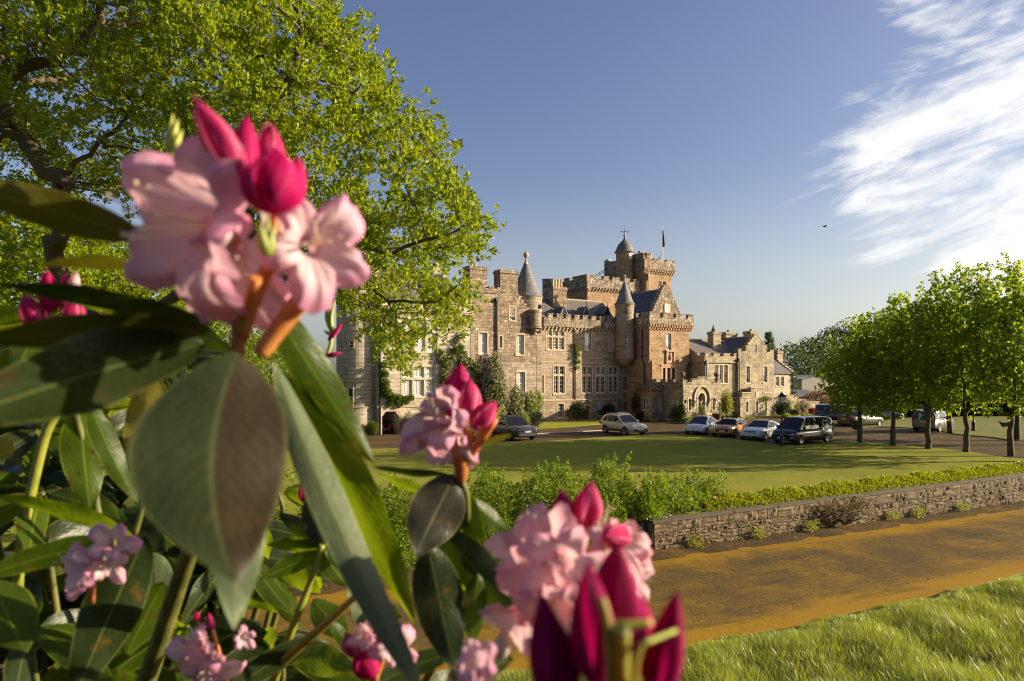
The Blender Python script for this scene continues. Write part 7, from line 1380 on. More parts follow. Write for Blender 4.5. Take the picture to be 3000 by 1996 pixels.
# ------------------------------------------------------------------ rhododendron close to the camera
def rleafmat(name, a, b, tr, rib, tw=.3, rough=.38, spots=0.0, spec=.22, half=None):
    m, nt, out = newmat(name); tc = N(nt, 'ShaderNodeTexCoord'); uv = N(nt, 'ShaderNodeSeparateXYZ', {0: tc.outputs['UV']}); t, s = uv.outputs[0], uv.outputs[1]; ob = tc.outputs['Object']
    s_ab = mth(nt, 'ABSOLUTE', s); n1 = noise(nt, ob, 18, 4); n2 = noise(nt, ob, 60, 4, .6)
    col = mixc(nt, mth(nt, 'ADD', mth(nt, 'MULTIPLY', n1, .75), mth(nt, 'MULTIPLY', n2, .25)), a, b)
    if half: col = mixc(nt, mth(nt, 'MULTIPLY', smooth(nt, mth(nt, 'ADD', s, mth(nt, 'MULTIPLY', mth(nt, 'SUBTRACT', n1, .5), .5)), -.05, .12), .85), col, half)  # darker brown on one half paints in the shade of the folded blade
    vein = mth(nt, 'SINE', mth(nt, 'ADD', mth(nt, 'MULTIPLY', t, 85.0), mth(nt, 'MULTIPLY', s_ab, -26.0))); col = mixc(nt, mth(nt, 'MULTIPLY', smooth(nt, vein, .75, 1.0), .04), col, rib)
    col = mixc(nt, mth(nt, 'MULTIPLY', smooth(nt, s_ab, .055, .02), .75), col, rib); col = mixc(nt, mth(nt, 'MULTIPLY', smooth(nt, s_ab, .90, .98), .55), col, [min(1, x * 1.3) for x in rib])
    if spots:
        sn = smooth(nt, mth(nt, 'ADD', noise(nt, ob, 55, 5, .7), mth(nt, 'MULTIPLY', s_ab, .16)), .66, .70); col = mixc(nt, mth(nt, 'MULTIPLY', sn, spots), col, (.05, .022, .008)); 
        so = smooth(nt, noise(nt, ob, 22, 4, .6), .62, .72); col = mixc(nt, mth(nt, 'MULTIPLY', so, spots * .6), col, (.33, .13, .015))
    h = mth(nt, 'ADD', mth(nt, 'MULTIPLY', vein, .03), mth(nt, 'ADD', n2, n1)); bm = N(nt, 'ShaderNodeBump', {'Height': h, 'Strength': .35, 'Distance': .004})
    p = N(nt, 'ShaderNodeBsdfPrincipled', {'Base Color': col, 'Roughness': rough, 'Specular IOR Level': spec, 'Normal': bm}); tl = N(nt, 'ShaderNodeBsdfTranslucent', {'Color': c4(tr), 'Normal': bm}); mx = N(nt, 'ShaderNodeMixShader', {0: tw, 1: p.outputs[0], 2: tl.outputs[0]}); nt.links.new(mx.outputs[0], out.inputs[0]); return m
RL = dict(green=rleafmat('rhododendron_leaf', (.022, .046, .004), (.052, .084, .007), (.28, .38, .008), (.18, .23, .02), .42, .38, .6), dark=rleafmat('rhododendron_dark_leaf', (.012, .022, .006), (.024, .036, .009), (.08, .13, .006), (.10, .12, .03), .18, .36, .35),
          purple=rleafmat('rhododendron_purplish_leaf', (.018, .024, .012), (.038, .032, .020), (.05, .07, .01), (.13, .12, .05), .10, .40, .25), grey=rleafmat('rhododendron_glaucous_leaf', (.060, .092, .042), (.125, .150, .072), (.12, .17, .02), (.22, .23, .09), .14, .45, .15),
          olive=rleafmat('rhododendron_olive_leaf', (.040, .042, .004), (.075, .068, .006), (.17, .16, .006), (.20, .15, .025), .30, .40, .15), spot=rleafmat('rhododendron_spotted_leaf', (.030, .062, .005), (.07, .10, .008), (.28, .36, .008), (.20, .24, .025), .40, .38, 1.0),
          bigleaf=rleafmat('rhododendron_fold_shaded_leaf', (.016, .026, .009), (.034, .042, .014), (.04, .07, .006), (.065, .075, .025), .10, .5, .06, .16, (.030, .019, .009)), yellow=rleafmat('rhododendron_yellowing_leaf', (.26, .22, .03), (.36, .29, .06), (.4, .33, .03), (.42, .34, .08), .4, .45, .8))
def petalmat(name, c0, c1, c2, tr, streak=.3, tw=.35):
    m, nt, out = newmat(name); tc = N(nt, 'ShaderNodeTexCoord'); uv = N(nt, 'ShaderNodeSeparateXYZ', {0: tc.outputs['UV']}); th, r_ = uv.outputs[0], uv.outputs[1]; ob = tc.outputs['Object']
    mp = N(nt, 'ShaderNodeCombineXYZ', {0: mth(nt, 'MULTIPLY', th, 34.0), 1: mth(nt, 'MULTIPLY', r_, 1.6), 2: 0.0}).outputs[0]; st = noise(nt, mp, 1.0, 4, .6); n1 = noise(nt, ob, 30, 4)
    f = mth(nt, 'ADD', r_, mth(nt, 'MULTIPLY', mth(nt, 'SUBTRACT', n1, .5), .5)); col = ramp(nt, f, [(0.0, c0), (.28, c1), (.68, c1), (.97, c2)]); col = mixc(nt, mth(nt, 'MULTIPLY', smooth(nt, st, .46, .66), streak), col, c2)
    h = mth(nt, 'ADD', st, mth(nt, 'MULTIPLY', n1, .5)); bm = N(nt, 'ShaderNodeBump', {'Height': h, 'Strength': .5, 'Distance': .005})
    p = N(nt, 'ShaderNodeBsdfPrincipled', {'Base Color': col, 'Roughness': .6, 'Specular IOR Level': .12, 'Normal': bm}); tl = N(nt, 'ShaderNodeBsdfTranslucent', {'Color': mixc(nt, .5, col, tr), 'Normal': bm}); mx = N(nt, 'ShaderNodeMixShader', {0: tw, 1: p.outputs[0], 2: tl.outputs[0]}); nt.links.new(mx.outputs[0], out.inputs[0]); return m
PM = dict(pink=petalmat('pale_pink_petal', (.62, .14, .24), (.82, .61, .635), (.68, .30, .45), (.84, .52, .57), .32, .42), pink2=petalmat('pink_petal', (.62, .14, .24), (.86, .64, .645), (.76, .35, .45), (.90, .54, .57), .36, .42), mag=petalmat('magenta_bud', (.60, .14, .20), (.47, .004, .105), (.72, .06, .24), (.80, .015, .17), .18, .36), magpink=petalmat('magenta_pink_bud', (.84, .46, .48), (.54, .012, .13), (.84, .30, .42), (.85, .07, .22), .35, .36), wine=petalmat('deep_wine_bud', (.40, .01, .09), (.27, .001, .062), (.52, .014, .19), (.80, .004, .14), .3, .38), cream=petalmat('withered_petal', (.75, .62, .5), (.80, .70, .60), (.72, .52, .48), (.85, .7, .55)))
def pedmat(name, a, b):
    m, nt, out = newmat(name); tc = N(nt, 'ShaderNodeTexCoord'); n1 = noise(nt, tc.outputs['Object'], 40, 4); principled(nt, out, mixc(nt, smooth(nt, n1, .35, .65), a, b), .5, n1, .2, .002, Subsurface_Weight=.1); return m
PD = dict(red=pedmat('red_flower_stalk', (.42, .09, .03), (.50, .20, .05)), orange=pedmat('orange_flower_stalk', (.42, .13, .02), (.46, .26, .06)), green=pedmat('green_stem', (.16, .20, .02), (.24, .25, .03)), brown=pedmat('brown_bud_scale', (.24, .07, .015), (.36, .13, .02)), lime=pedmat('lime_shoot', (.30, .34, .03), (.42, .42, .05)), oldstem=pedmat('olive_stem', (.07, .085, .015), (.14, .14, .03)))
RB = Vector((-.34, 1.05, 2.15)); bush = empty('rhododendron', tuple(RB), 0, 'rhododendron bush in flower right in front of the viewer, pink trusses and large leathery leaves', 'flowering bush')
PXM = K / F
def rel(p): return Vector(p) - RB
def rleaf(b, t, wpx, mat='green', roll=0.0, bend=0.0, fold=.12, curl=0.0, tipw=.78, wave=.055, side=0.0, parent=None, seed=0):
    """leathery leaf from base b to tip t, (fv x, fv y, distance) each; wpx = width in picture px at its middle"""
    r = random.Random(int(abs(sum(b) * 7.1 + sum(t) * 3.3 + wpx) * 1000)); B, T = (fa(*b) if len(b) == 3 and not isinstance(b, Vector) else b), (fa(*t) if not isinstance(t, Vector) else t); Ym = (B.y + T.y) / 2; W = wpx * PXM * Ym if wpx > 0 else -wpx
    ax = (T - B); L = ax.length; ax.normalize(); view = ((B + T) / 2 - Vector((0, 0, HC))).normalized(); lat = ax.cross(view).normalized(); nor = lat.cross(ax).normalized(); lat, nor = lat * math.cos(roll) + nor * math.sin(roll), nor * math.cos(roll) - lat * math.sin(roll)
    if nor.z < 0 and abs(roll) > 1e-3: nor = nor
    n, m_ = 18, 8; G = []; ph = r.uniform(0, 6)
    for i in range(n + 1):
        t_ = i / n; c = B + ax * (L * t_) + nor * (bend * L * 4 * t_ * (1 - t_)) + lat * (side * L * 4 * t_ * (1 - t_)) + Vector((0, 0, -curl * L * t_ * t_)); w_ = W / 2 * max(0.0, math.sin(PI * min(1, t_ ** .82))) ** tipw if 0 < t_ < 1 else W * .012; row = []
        for j in range(m_ + 1):
            s = -1 + 2 * j / m_; o = fold * abs(s) ** 1.3 * w_ + wave * W * math.sin(t_ * 13 + ph + (2 if s > 0 else 0)) * abs(s) ** 2; row.append((c + lat * (s * w_) + nor * o, (t_, s)))
        G.append(row)
    mb = MB()
    for i in range(n):
        for j in range(m_): q = (G[i][j], G[i + 1][j], G[i + 1][j + 1], G[i][j + 1]); mb.face([rel(a[0]) for a in q], 0, [a[1] for a in q], True)
    return mb.build('leaf', RL[mat], parent or bush, weld=True)
def stem(pts, px0, px1, mat, name='stem', parent=None, seg=8):
    P = [fa(*p) if not isinstance(p, Vector) else p for p in pts]; P2 = [Vector(c) for c in curve([tuple(p) for p in P], 5)]; n = len(P2); rr = [(px0 + (px1 - px0) * i / (n - 1)) / 2 * PXM * P2[i].y for i in range(n)]; mb = MB(); mb.tube([rel(p) for p in P2], rr, seg); return mb.build(name, PD[mat], parent or bush, weld=True)
def bud(b, t, wpx, mat='mag', parent=None, seed=0, name='bud', bendv=(0, 0, 0)):
    """closed bud: five folded petals wrapped round each other"""
    B, T = fa(*b), fa(*t); L = (T - B).length; ax = (T - B).normalized(); a = ax.orthogonal().normalized(); c = ax.cross(a); W = wpx / 2 * PXM * (B.y + T.y) / 2; mb = MB(); n, m_ = 18, 10; bv = Vector(bendv) * L; r = random.Random(seed * 31 + 5); big = wpx > 20
    for k in range(5 if big else 3):
        a0 = 2 * PI * k / (5 if big else 3) + r.uniform(-.2, .2); hs = 0.98 if big else 1.3; ln = r.uniform(.88, 1.0); tw = r.uniform(.25, .75); lift = r.uniform(.02, .12); tip = r.uniform(-.06, .10); G = []
        for i in range(n + 1):
            t_ = i / n; w_ = W * (math.sin(PI * min(1, (t_ * .985 + .015) ** .80)) ** .74); w_ = max(w_, W * .03) * .93; row = []
            for j in range(m_ + 1):
                s = -1 + 2 * j / m_; nar = hs * (1 - .35 * t_ ** 3); th = a0 + s * nar + tw * t_; wrap = 1 + .10 * s + lift * abs(s) ** 3 * (1 - t_) * .6 - .07 * math.exp(-(s / .16) ** 2) * math.sin(PI * t_) + tip * t_ ** 4 * 2 + .025 * math.sin(9 * t_ + 5 * s + seed)
                row.append((B + ax * (L * ln * (t_ - .05 * s * s * t_ ** 2)) + bv * t_ * t_ + (a * math.cos(th) + c * math.sin(th)) * w_ * wrap, (.12 * s + .2 * k, .35 + .62 * abs(s) ** 2.2 if mat != 'wine' else .3 + .68 * abs(s) ** 2)))
            G.append(row)
        for i in range(n):
            for j in range(m_): q = (G[i][j], G[i][j + 1], G[i + 1][j + 1], G[i + 1][j]); mb.face([rel(p[0]) for p in q], 0, [p[1] for p in q], True)
    return mb.build(name, PM[mat], parent, weld=True)
def flower(c, axis, rpx, depth=.75, rot=0.0, mat='pink', parent=None, seed=0, stam=7, cut=None, squash=1.0, droop=0.0):
    """open five lobed funnel; c = centre of its mouth"""
    r = np.random.default_rng(seed); C = fa(*c); ax = Vector(axis).normalized(); a = ax.cross(Vector((0, 0, 1))).normalized(); b = ax.cross(a).normalized(); Rr = rpx * PXM * C.y; D = depth * Rr; mb = MB(); nr, nt_ = 14, 75; G = []; p1, p2, p3 = r.uniform(0, 6, 3); ls = 1 + r.normal(0, .15, 5); lz = r.normal(0, .26, 5)
    for i in range(nr + 1):
        q = i / nr; row = []
        for j in range(nt_ + 1):
            th = 2 * PI * j / nt_ + rot; x = (5 * (th - rot) / (2 * PI)) % 5; li = int(x + .5) % 5; d = abs(x - round(x)) * 2; lobe = 1 - .46 * d ** 2.6 if q > .35 else 1 - .1 * d ** 2
            f = max(0, (q - .3) / .7); lob = 1 - (.46 * d ** 2.4) * f; rad_ = Rr * (.13 + .87 * q ** 1.5) * lob * (1 + (ls[li] - 1) * f); z = D * (1 - (1 - q) ** 1.7) - D - .32 * D * max(0, (q - .72) / .28) ** 2 + lz[li] * Rr * f ** 2 * (1 - d)
            z += Rr * q ** 3 * (.05 * math.sin(17 * th + p1) + .09 * math.sin(8 * th + p2) + .025 * math.sin(29 * th + p3)) - Rr * .13 * (d ** 3) * f; rad_ *= 1 + .03 * q * q * math.sin(23 * th + p3)
            P = C + (a * math.cos(th) * squash + b * math.sin(th)) * rad_ + ax * z; P.z -= droop * Rr * q * q; row.append((P, (j / nt_, q)))
        G.append(row)
    for i in range(nr):
        for j in range(nt_): q = (G[i][j], G[i][j + 1], G[i + 1][j + 1], G[i + 1][j]); mb.face([rel(p[0]) for p in q], 0, [p[1] for p in q], True)
    o = mb.build('flower', PM[mat], parent, weld=True); sm = MB()
    for k in range(stam):
        t = 2 * PI * k / max(stam, 1) + r.uniform(-.3, .3); e = Vector((0, 0, -.25)); s0 = C - ax * D * .85; s1 = C + (a * math.cos(t) + b * math.sin(t)) * Rr * .12 + ax * D * .1; s2 = s1 + ax * Rr * r.uniform(.15, .4) + (a * math.cos(t) + b * math.sin(t)) * Rr * .14 + Vector((0, 0, .10 * Rr)); rad_ = Rr * .012; sm.tube([rel(s0), rel(s1), rel(s2)], [rad_, rad_, rad_], 4); sm.ball(rel(s2), Rr * .028, 6)
    if stam: so = sm.build('stamen', PM['cream'], parent)
    return o
def truss(name='flower_truss', pts=((0, 0, 1), (0, 1, 1)), px=(20, 14), mat='brown'):
    return stem(pts, px[0], px[1], mat, name)
def ped(t, p0, p1, px0, px1, mat='red', mid=None):
    P = [p0] + ([mid] if mid else []) + [p1]; o = stem(P, px0, px1, mat, 'flower_stalk', t); return o
def spikes(b, tips, wpx, mat='lime', name='young_shoot', parent=None):
    mb = MB(); B = fa(*b)
    for t in tips:
        T = fa(*t); m_ = (B + T) / 2 + (T - B).cross(Vector((0, 1, 0))).normalized() * (T - B).length * .08; P2 = [Vector(c) for c in curve([tuple(B), tuple(m_), tuple(T)], 5)]; n = len(P2); mb.tube([rel(p) for p in P2], [max(.15, math.sin(PI * (i / (n - 1)) ** .7)) * wpx / 2 * PXM * B.y for i in range(n)], 6)
    return mb.build(name, PD[mat], parent or bush, weld=True)
# ---------------- big truss, out of focus, upper left
T = truss(pts=[(548, 830, .43), (548, 790, .43), (552, 740, .43)], px=(34, 40)); Y = .43
ped(T, (556, 780, Y), (640, 565, Y - .01), 36, 34, 'red', (590, 680, Y)); ped(T, (550, 770, Y), (590, 640, Y - .02), 30, 26, 'orange'); ped(T, (598, 815, Y), (722, 655, Y), 40, 52, 'red', (650, 745, Y)); ped(T, (545, 760, Y + .02), (540, 420, Y + .02), 22, 16, 'orange'); ped(T, (560, 770, Y + .03), (640, 480, Y + .02), 26, 26, 'red'); ped(T, (545, 780, Y + .02), (520, 600, Y + .03), 24, 20, 'orange')
spikes((620, 590, Y - .03), [(600, 515, Y - .04), (618, 500, Y - .03), (632, 520, Y - .03)], 30, 'green', 'calyx', T)
bud((552, 402, Y - .05), (441, 236, Y - .05), 78, 'magpink', T, 1, bendv=(.0, 0, .10)); bud((556, 430, Y), (567, 256, Y), 70, 'mag', T, 2); bud((615, 430, Y + .03), (628, 278, Y + .03), 78, 'magpink', T, 3, bendv=(-.05, 0, 0)); bud((622, 490, Y - .06), (640, 335, Y - .05), 140, 'mag', T, 4); bud((676, 470, Y - .03), (684, 352, Y - .03), 52, 'mag', T, 5); bud((520, 450, Y + .05), (530, 330, Y + .05), 60, 'mag', T, 6)
flower((388, 512, Y - .045), (-.42, -.86, -.16), 232, .95, .35, 'pink', T, 11, 8, squash=1.0, droop=.12); flower((520, 595, Y - .01), (.15, -.8, -.6), 150, .9, 1.0, 'pink', T, 12, 5, droop=.25); flower((738, 548, Y - .01), (.55, -.78, .05), 128, .9, .2, 'pink', T, 13, 7, droop=.15); flower((385, 430, Y + .02), (-.2, -.5, .8), 130, .8, .9, 'pink', T, 14, 0); flower((650, 500, Y + .08), (.35, .3, .6), 90, .8, .2, 'cream', T, 15, 0)
spikes((402, 352, .47), [(398, 262, .47), (410, 275, .47), (385, 300, .47), (420, 300, .47), (372, 385, .47)], 20, 'lime')
# ---------------- truss in the middle
T = truss(pts=[(1062, 1110, .74), (1062, 1085, .74), (1060, 1050, .74)], px=(22, 40)); Y = .74
ped(T, (1060, 1070, Y), (1052, 910, Y), 18, 24, 'red'); ped(T, (1062, 1072, Y), (1070, 940, Y - .01), 18, 22, 'orange'); ped(T, (1055, 1070, Y), (1030, 990, Y - .02), 14, 14, 'orange'); ped(T, (1066, 1075, Y), (1140, 965, Y - .01), 20, 18, 'red'); ped(T, (1070, 1075, Y), (1085, 990, Y), 16, 18, 'orange')
bud((1050, 948, Y), (1062, 827, Y), 62, 'mag', T, 7); bud((1040, 960, Y + .02), (1032, 862, Y + .02), 56, 'mag', T, 8); bud((1072, 965, Y - .02), (1082, 868, Y - .01), 54, 'magpink', T, 9); bud((1092, 960, Y), (1092, 880, Y), 36, 'magpink', T, 10); bud((1088, 985, Y - .02), (1146, 922, Y - .02), 52, 'magpink', T, 11)
flower((1000, 952, Y - .035), (-.40, -.90, .1), 92, .8, .5, 'pink', T, 21, 6, droop=.1); flower((1018, 1008, Y - .02), (-.05, -.85, -.5), 80, .8, 1.1, 'pink', T, 22, 4, droop=.35)
spikes((1092, 1040, Y), [(1160, 935, Y), (1150, 960, Y), (1140, 950, Y)], 16, 'lime', 'young_shoot'); rleaf((1110, 1020, Y), (1180, 1000, Y - .02), 18, 'olive', .5)
# ---------------- pale truss lower right
T = truss(pts=[(1322, 1420, .52), (1318, 1380, .52), (1316, 1330, .52)], px=(30, 40)); Y = .52
for p1, px in (((1292, 1195, Y), 18), ((1345, 1200, Y), 20), ((1250, 1300, Y), 16), ((1400, 1260, Y), 18), ((1325, 1220, Y - .02), 20)): ped(T, (1320, 1370, Y), p1, 14, px, 'red' if px > 17 else 'orange')
bud((1300, 1220, Y), (1290, 1122, Y), 54, 'mag', T, 12); bud((1345, 1215, Y), (1362, 1104, Y), 72, 'magpink', T, 13); bud((1440, 1235, Y), (1385, 1238, Y - .03), 60, 'magpink', T, 14)
for c, ax, rp, rt, sd, dp, mt in (((1232, 1225, Y - .02), (-.5, -.72, .45), 78, .2, 31, .75, 'pink2'), ((1180, 1290, Y - .02), (-.75, -.62, .1), 76, .8, 32, .7, 'pink2'), ((1290, 1300, Y - .06), (-.05, -.97, -.15), 84, .5, 33, .6, 'pink2'), ((1225, 1345, Y - .05), (-.45, -.85, -.2), 88, 1.2, 34, .7, 'pink2'), ((1180, 1440, Y - .03), (-.5, -.6, -.6), 74, .1, 35, .8, 'pink2'), ((1275, 1420, Y - .06), (-.1, -.75, -.65), 92, .7, 36, .8, 'pink2'), ((1440, 1240, Y), (.35, -.9, .2), 74, .4, 37, .7, 'pink2'), ((1475, 1330, Y + .01), (.75, -.6, -.1), 58, .9, 38, .7, 'pink2'), ((1385, 1200, Y + .06), (.1, .2, .9), 70, .2, 39, .7, 'pink2')):
    flower(c, ax, rp * 1.22, dp, rt, mt, T, sd, 5, droop=.12)
bud((1150, 1520, Y - .02), (1165, 1440, Y - .02), 40, 'cream', T, 15)
# ---------------- nearest deep wine buds, bottom right corner of the bush
T = truss(pts=[(1400, 1760, .30), (1400, 1700, .30), (1400, 1640, .30)], px=(60, 50), mat='green'); Y = .29
bud((1300, 1660, Y), (1245, 1348, Y), 112, 'wine', T, 16); bud((1400, 1600, Y + .01), (1428, 1236, Y), 150, 'wine', T, 17, bendv=(-.02, 0, 0)); bud((1375, 1580, Y - .012), (1358, 1290, Y - .01), 112, 'wine', T, 18); bud((1505, 1620, Y), (1562, 1348, Y), 86, 'wine', T, 19); bud((1460, 1560, Y + .02), (1480, 1360, Y + .02), 90, 'mag', T, 20)
ped(T, (1410, 1640, Y - .02), (1385, 1378, Y - .03), 22, 18, 'green', (1400, 1450, Y - .03)); ped(T, (1430, 1640, Y - .02), (1430, 1440, Y - .03), 40, 42, 'green'); ped(T, (1430, 1445, Y - .03), (1500, 1432, Y - .03), 30, 14, 'lime'); ped(T, (1470, 1640, Y - .02), (1480, 1480, Y - .03), 20, 12, 'green', (1462, 1540, Y - .03)); ped(T, (1480, 1482, Y - .03), (1556, 1452, Y - .02), 14, 10, 'lime')
flower((1088, 1500, .42), (-.15, -.35, .9), 62, 1.6, .3, 'pink', T, 77, 0, droop=.1)
# ---------------- smaller trusses deeper in the bush
def small(base, buds, flowers, Y, peds='orange'):
    T = truss(pts=[(base[0], base[1] + 25, Y), (base[0], base[1], Y), (base[0], base[1] - 20, Y)], px=(12, 16))
    for i, (b, t, w_, mt) in enumerate(buds): ped(T, (base[0], base[1], Y), (*b, Y), 9, 9, peds); bud((*b, Y), (*t, Y), w_, mt, T, 40 + i)
    for i, (c, ax, rp, mt) in enumerate(flowers): flower((*c, Y - .03), ax, rp, .75, .5 * i, mt, T, 60 + i + int(base[0]), 5, droop=.1)
    return T
small((140, 800), [((88, 758), (52, 672), 54, 'magpink'), ((165, 768), (174, 684), 54, 'magpink'), ((185, 770), (190, 700), 30, 'magpink'), ((118, 720), (108, 618), 48, 'mag'), ((150, 715), (150, 625), 40, 'magpink'), ((165, 690), (176, 622), 26, 'pink2'), ((180, 775), (230, 745), 26, 'pink2')], [], .66)
small((212, 1365), [((225, 1300), (232, 1225), 30, 'pink2')], [((168, 1300), (-.5, -.8, .1), 74, 'pink'), ((255, 1245), (.3, -.8, .3), 56, 'pink'), ((245, 1300), (.5, -.8, -.2), 48, 'pink2')], .72)
small((520, 1560), [((455, 1430), (450, 1405), 16, 'mag'), ((490, 1450), (480, 1410), 16, 'magpink')], [((440, 1500), (-.3, -.9, .1), 70, 'pink'), ((478, 1548), (.1, -.9, -.3), 64, 'pink2'), ((562, 1470), (.5, -.8, .0), 28, 'pink')], .72)
small((865, 1570), [((858, 1478), (856, 1405), 44, 'mag'), ((842, 1562), (848, 1488), 70, 'mag'), ((818, 1512), (796, 1452), 44, 'magpink'), ((885, 1505), (900, 1432), 50, 'magpink')], [((910, 1492), (.4, -.85, .2), 54, 'pink'), ((832, 1462), (-.4, -.8, .3), 40, 'pink2')], .66)
small((762, 1190), [((705, 1160), (693, 1105), 26, 'mag'), ((765, 1160), (775, 1110), 24, 'magpink'), ((830, 1250), (838, 1205), 20, 'mag')], [((775, 1175), (.4, -.85, -.2), 24, 'pink')], 1.15)
spikes((765, 770, 1.1), [(752, 690, 1.1), (762, 680, 1.1), (772, 690, 1.1), (745, 760, 1.1), (740, 835, 1.1)], 10, 'lime'); bud((755, 785, 1.1), (790, 742, 1.1), 14, 'magpink', bush, 41, 'leaf_bud'); bud((750, 820, 1.1), (792, 812, 1.1), 13, 'magpink', bush, 42, 'leaf_bud'); bud((705, 860, 1.1), (722, 900, 1.1), 20, 'cream', bush, 43, 'leaf_bud')
# ---------------- stems
stem([(548, 825, .43), (556, 900, .46), (500, 1120, .60), (430, 1290, .75), (345, 1545, .85), (250, 1800, .9)], 26, 46, 'oldstem')
stem([(1062, 1108, .74), (1075, 1180, .76), (1060, 1400, .85), (940, 1640, .95)], 16, 20, 'oldstem'); stem([(1322, 1420, .52), (1320, 1520, .56), (1250, 1700, .7)], 26, 26, 'oldstem')
stem([(872, 1322, .72), (790, 1400, .74), (705, 1475, .77), (620, 1545, .80), (480, 1640, .85)], 14, 30, 'green'); stem([(742, 1255, .95), (715, 1340, .95), (672, 1450, .95), (600, 1660, 1.0)], 14, 20, 'green'); stem([(128, 955, .95), (102, 1010, .95), (62, 1180, .95), (45, 1290, .95), (30, 1600, 1.0)], 22, 22, 'green')
stem([(310, 1230, .8), (330, 1140, .8), (318, 1000, .8)], 14, 14, 'oldstem'); stem([(140, 800, .85), (160, 900, .9), (220, 1150, .95), (260, 1500, .95)], 12, 20, 'oldstem'); stem([(212, 1370, 1.0), (230, 1480, 1.0), (250, 1700, 1.0)], 12, 16, 'green'); stem([(865, 1570, .92), (860, 1680, .92)], 12, 16, 'green'); stem([(520, 1560, 1.0), (540, 1700, 1.0)], 12, 14, 'green'); stem([(762, 1195, 1.15), (750, 1260, 1.1)], 9, 12, 'green')
# ---------------- the leaves one can tell apart
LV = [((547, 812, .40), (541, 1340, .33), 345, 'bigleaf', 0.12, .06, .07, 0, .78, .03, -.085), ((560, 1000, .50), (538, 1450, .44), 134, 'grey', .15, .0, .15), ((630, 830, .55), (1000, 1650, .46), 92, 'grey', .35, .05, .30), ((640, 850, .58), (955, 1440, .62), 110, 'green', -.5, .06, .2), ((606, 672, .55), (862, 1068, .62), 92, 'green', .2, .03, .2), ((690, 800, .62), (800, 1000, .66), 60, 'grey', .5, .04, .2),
      ((335, 548, .46), (-130, 415, .40), 96, 'olive', .1, .06, .1), ((495, 752, .46), (-20, 652, .42), 72, 'dark', .75, .03, .1), ((490, 762, .46), (-110, 792, .40), 92, 'olive', .5, .05, .1), ((470, 790, .47), (-160, 985, .36), 190, 'dark', .35, .05, .1), ((480, 745, .5), (160, 700, .55), 56, 'green', .6, .05, .1), ((330, 615, .60), (90, 612, .62), 44, 'olive', .7, .05, .1), ((500, 740, .50), (200, 730, .48), 70, 'green', .9, .0, .1),
      ((182, 930, .92), (208, 1180, .92), 92, 'spot', .1, .04, .15), ((205, 925, .85), (318, 1160, .88), 56, 'green', .3, .06, .15), ((360, 850, .8), (296, 1090, .80), 82, 'yellow', -.2, .03, .15), ((310, 1236, .85), (-20, 1142, .82), 56, 'green', .8, .05, .1), ((262, 1246, .8), (-60, 1335, .75), 70, 'green', .5, .06, .1), ((335, 1235, .8), (165, 1620, .75), 128, 'dark', .1, .05, .2), ((358, 1272, .9), (362, 1450, .88), 72, 'grey', -.2, .03, .15), ((378, 1340, .85), (285, 1520, .84), 82, 'spot', .2, .04, .15), ((-20, 1330, .8), (60, 1500, .75), 120, 'green', .2, .05, .1), ((30, 1020, .85), (-60, 1060, .85), 60, 'yellow', .2, .05, .1),
      ((1046, 1094, .74), (955, 1280, .68), 128, 'purple', .05, .03, .08), ((1064, 1115, .75), (1085, 1400, .78), 80, 'green', -.15, .03, .2), ((985, 1250, .72), (1048, 1545, .68), 118, 'dark', .1, .04, .2), ((1004, 1212, .74), (1205, 1440, .70), 96, 'dark', -.2, .05, .2), ((1082, 1148, .76), (1182, 1228, .78), 42, 'green', .4, .06, .2), ((1035, 1092, .76), (852, 1072, .74), 28, 'dark', .9, -.05, .2), ((1000, 1140, .8), (870, 1090, .8), 34, 'green', .8, -.04, .2), ((1100, 1320, .72), (1085, 1490, .7), 60, 'spot', .2, .02, .2),
      ((730, 1468, .80), (500, 1610, .74), 62, 'dark', .4, .05, .15), ((1045, 1500, .78), (820, 1600, .72), 66, 'dark', .5, .05, .15), ((1180, 1520, .6), (1010, 1590, .5), 90, 'dark', .5, .05, .1), ((702, 1000, .95), (742, 1190, .95), 62, 'spot', .15, .03, .15), ((690, 1010, .9), (700, 1110, .92), 40, 'green', .3, .03, .2),
      ((745, 1262, .95), (612, 1255, .95), 42, 'green', .5, .07, .15), ((742, 1258, .95), (640, 1180, .97), 46, 'dark', .3, .05, .15), ((740, 1275, .95), (600, 1335, .92), 48, 'green', .4, .06, .15), ((748, 1260, .95), (850, 1300, .95), 60, 'green', .3, .04, .15), ((745, 1275, .95), (800, 1350, .96), 56, 'spot', .2, .04, .15), ((748, 1240, .98), (800, 1150, 1.0), 50, 'green', .3, .04, .15), ((740, 1250, .95), (700, 1150, .97), 54, 'dark', .2, .04, .15), ((720, 1380, .95), (800, 1470, .92), 70, 'green', .2, .04, .2), ((800, 1340, .85), (900, 1530, .84), 40, 'grey', .5, .05, .2), ((760, 1430, .88), (838, 1520, .88), 34, 'green', .3, .04, .2), ((845, 1380, .86), (925, 1420, .84), 48, 'green', .5, .06, .15)]
for a_ in LV: rleaf(*a_)
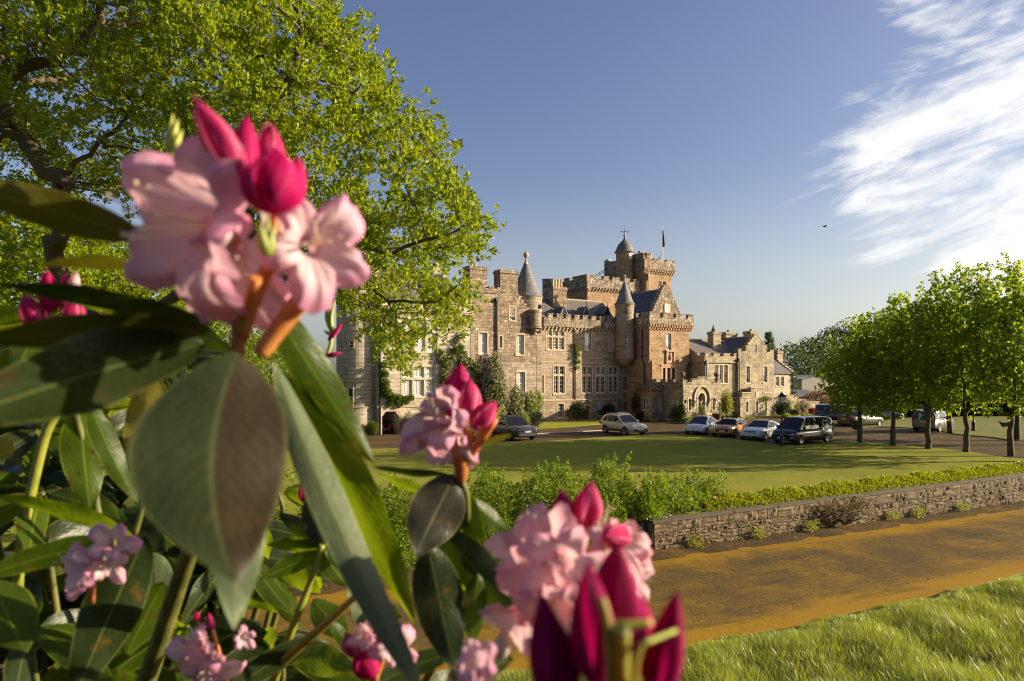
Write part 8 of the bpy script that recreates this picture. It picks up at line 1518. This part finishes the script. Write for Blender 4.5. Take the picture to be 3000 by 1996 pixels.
# fuller whorls behind: the larger leaves are parts, the deep inner foliage is one mass
r = random.Random(21); WH = [(70, 1440, .95, 7), (255, 1185, 1.15, 6), (430, 1440, 1.05, 6), (640, 1490, 1.0, 6), (60, 1180, 1.2, 5), (120, 880, 1.2, 5), (560, 1270, 1.2, 6), (320, 1590, .95, 5), (130, 1600, .9, 5)]
WH2 = [(640, 1130, 1.3, 5), (560, 1620, .95, 6), (20, 1330, 1.2, 7), (180, 1330, 1.3, 7), (330, 1130, 1.35, 7), (480, 1330, 1.3, 7), (40, 1010, 1.3, 7), (250, 1450, 1.2, 7), (520, 1480, 1.2, 7), (380, 1560, 1.1, 7), (60, 1560, 1.1, 7), (720, 1600, 1.1, 6), (230, 1000, 1.4, 7), (460, 1180, 1.4, 6), (180, 760, 1.4, 6), (20, 820, 1.4, 6), (330, 800, 1.4, 5), (640, 1280, 1.35, 5), (940, 1620, 1.0, 5), (820, 1640, .95, 5)] + [(r.uniform(-60, 620), r.uniform(980, 1640), r.uniform(1.0, 1.45), 7) for _ in range(26)] + [(r.uniform(-60, 420), r.uniform(700, 1000), r.uniform(1.1, 1.5), 6) for _ in range(7)]
keep_ = []
for wi, (x, y, Yw, n) in enumerate(WH + WH2):
    a0_ = r.uniform(0, 6)
    for k in range(n):
        a = a0_ + 2 * PI * k / n + r.uniform(-.25, .25); C = fa(x, y, Yw); L = r.uniform(.11, .17); d = Vector((math.cos(a), .55 * math.sin(a), .25 - .45 * r.random() - .25 * abs(math.sin(a)))).normalized(); T_ = C + d * L
        o = rleaf(C + d * .012, T_, -r.uniform(.036, .054), r.choice(['green', 'green', 'dark', 'dark', 'dark', 'spot']), r.uniform(-.5, .9), r.uniform(.02, .08), .16, r.uniform(.05, .25))
        if wi >= len(WH): keep_.append(o)
    stem([fa(x, y, Yw), fa(x + 8, y + 90, Yw + .02), fa(x * .8 + 60, y + 330, Yw + .05)], 10, 16, 'oldstem')
bmj = bmesh.new(); mats_ = []                             # join the inner leaves
for o in keep_:
    m0 = o.data.materials[0]
    if m0 not in mats_: mats_.append(m0)
    for p in o.data.polygons: p.material_index = mats_.index(m0)
    bmj.from_mesh(o.data)
mej = bpy.data.meshes.new('foliage'); bmj.to_mesh(mej); bmj.free()
for m0 in mats_: mej.materials.append(m0)
fo_ = bpy.data.objects.new('foliage', mej); COL.objects.link(fo_); fo_.parent = bush; fo_['kind'] = 'stuff'
for o in keep_: bpy.data.objects.remove(o)
# main stems down to the root
for p in ((250, 1790, .9), (600, 1650, 1.0), (940, 1640, .95), (1250, 1690, .7), (1400, 1750, .32), (30, 1590, 1.0)):
    a = fa(*p); mb = MB(); mid = (a + RB) / 2 + Vector((0, .05, -.08)); mb.tube([rel(Vector(c)) for c in curve([tuple(a), tuple(mid), tuple(RB + Vector((a.x * .1, .0, -.05)))], 5)], .012, 8); mb.build('main_stem', PD['oldstem'], bush, weld=True)
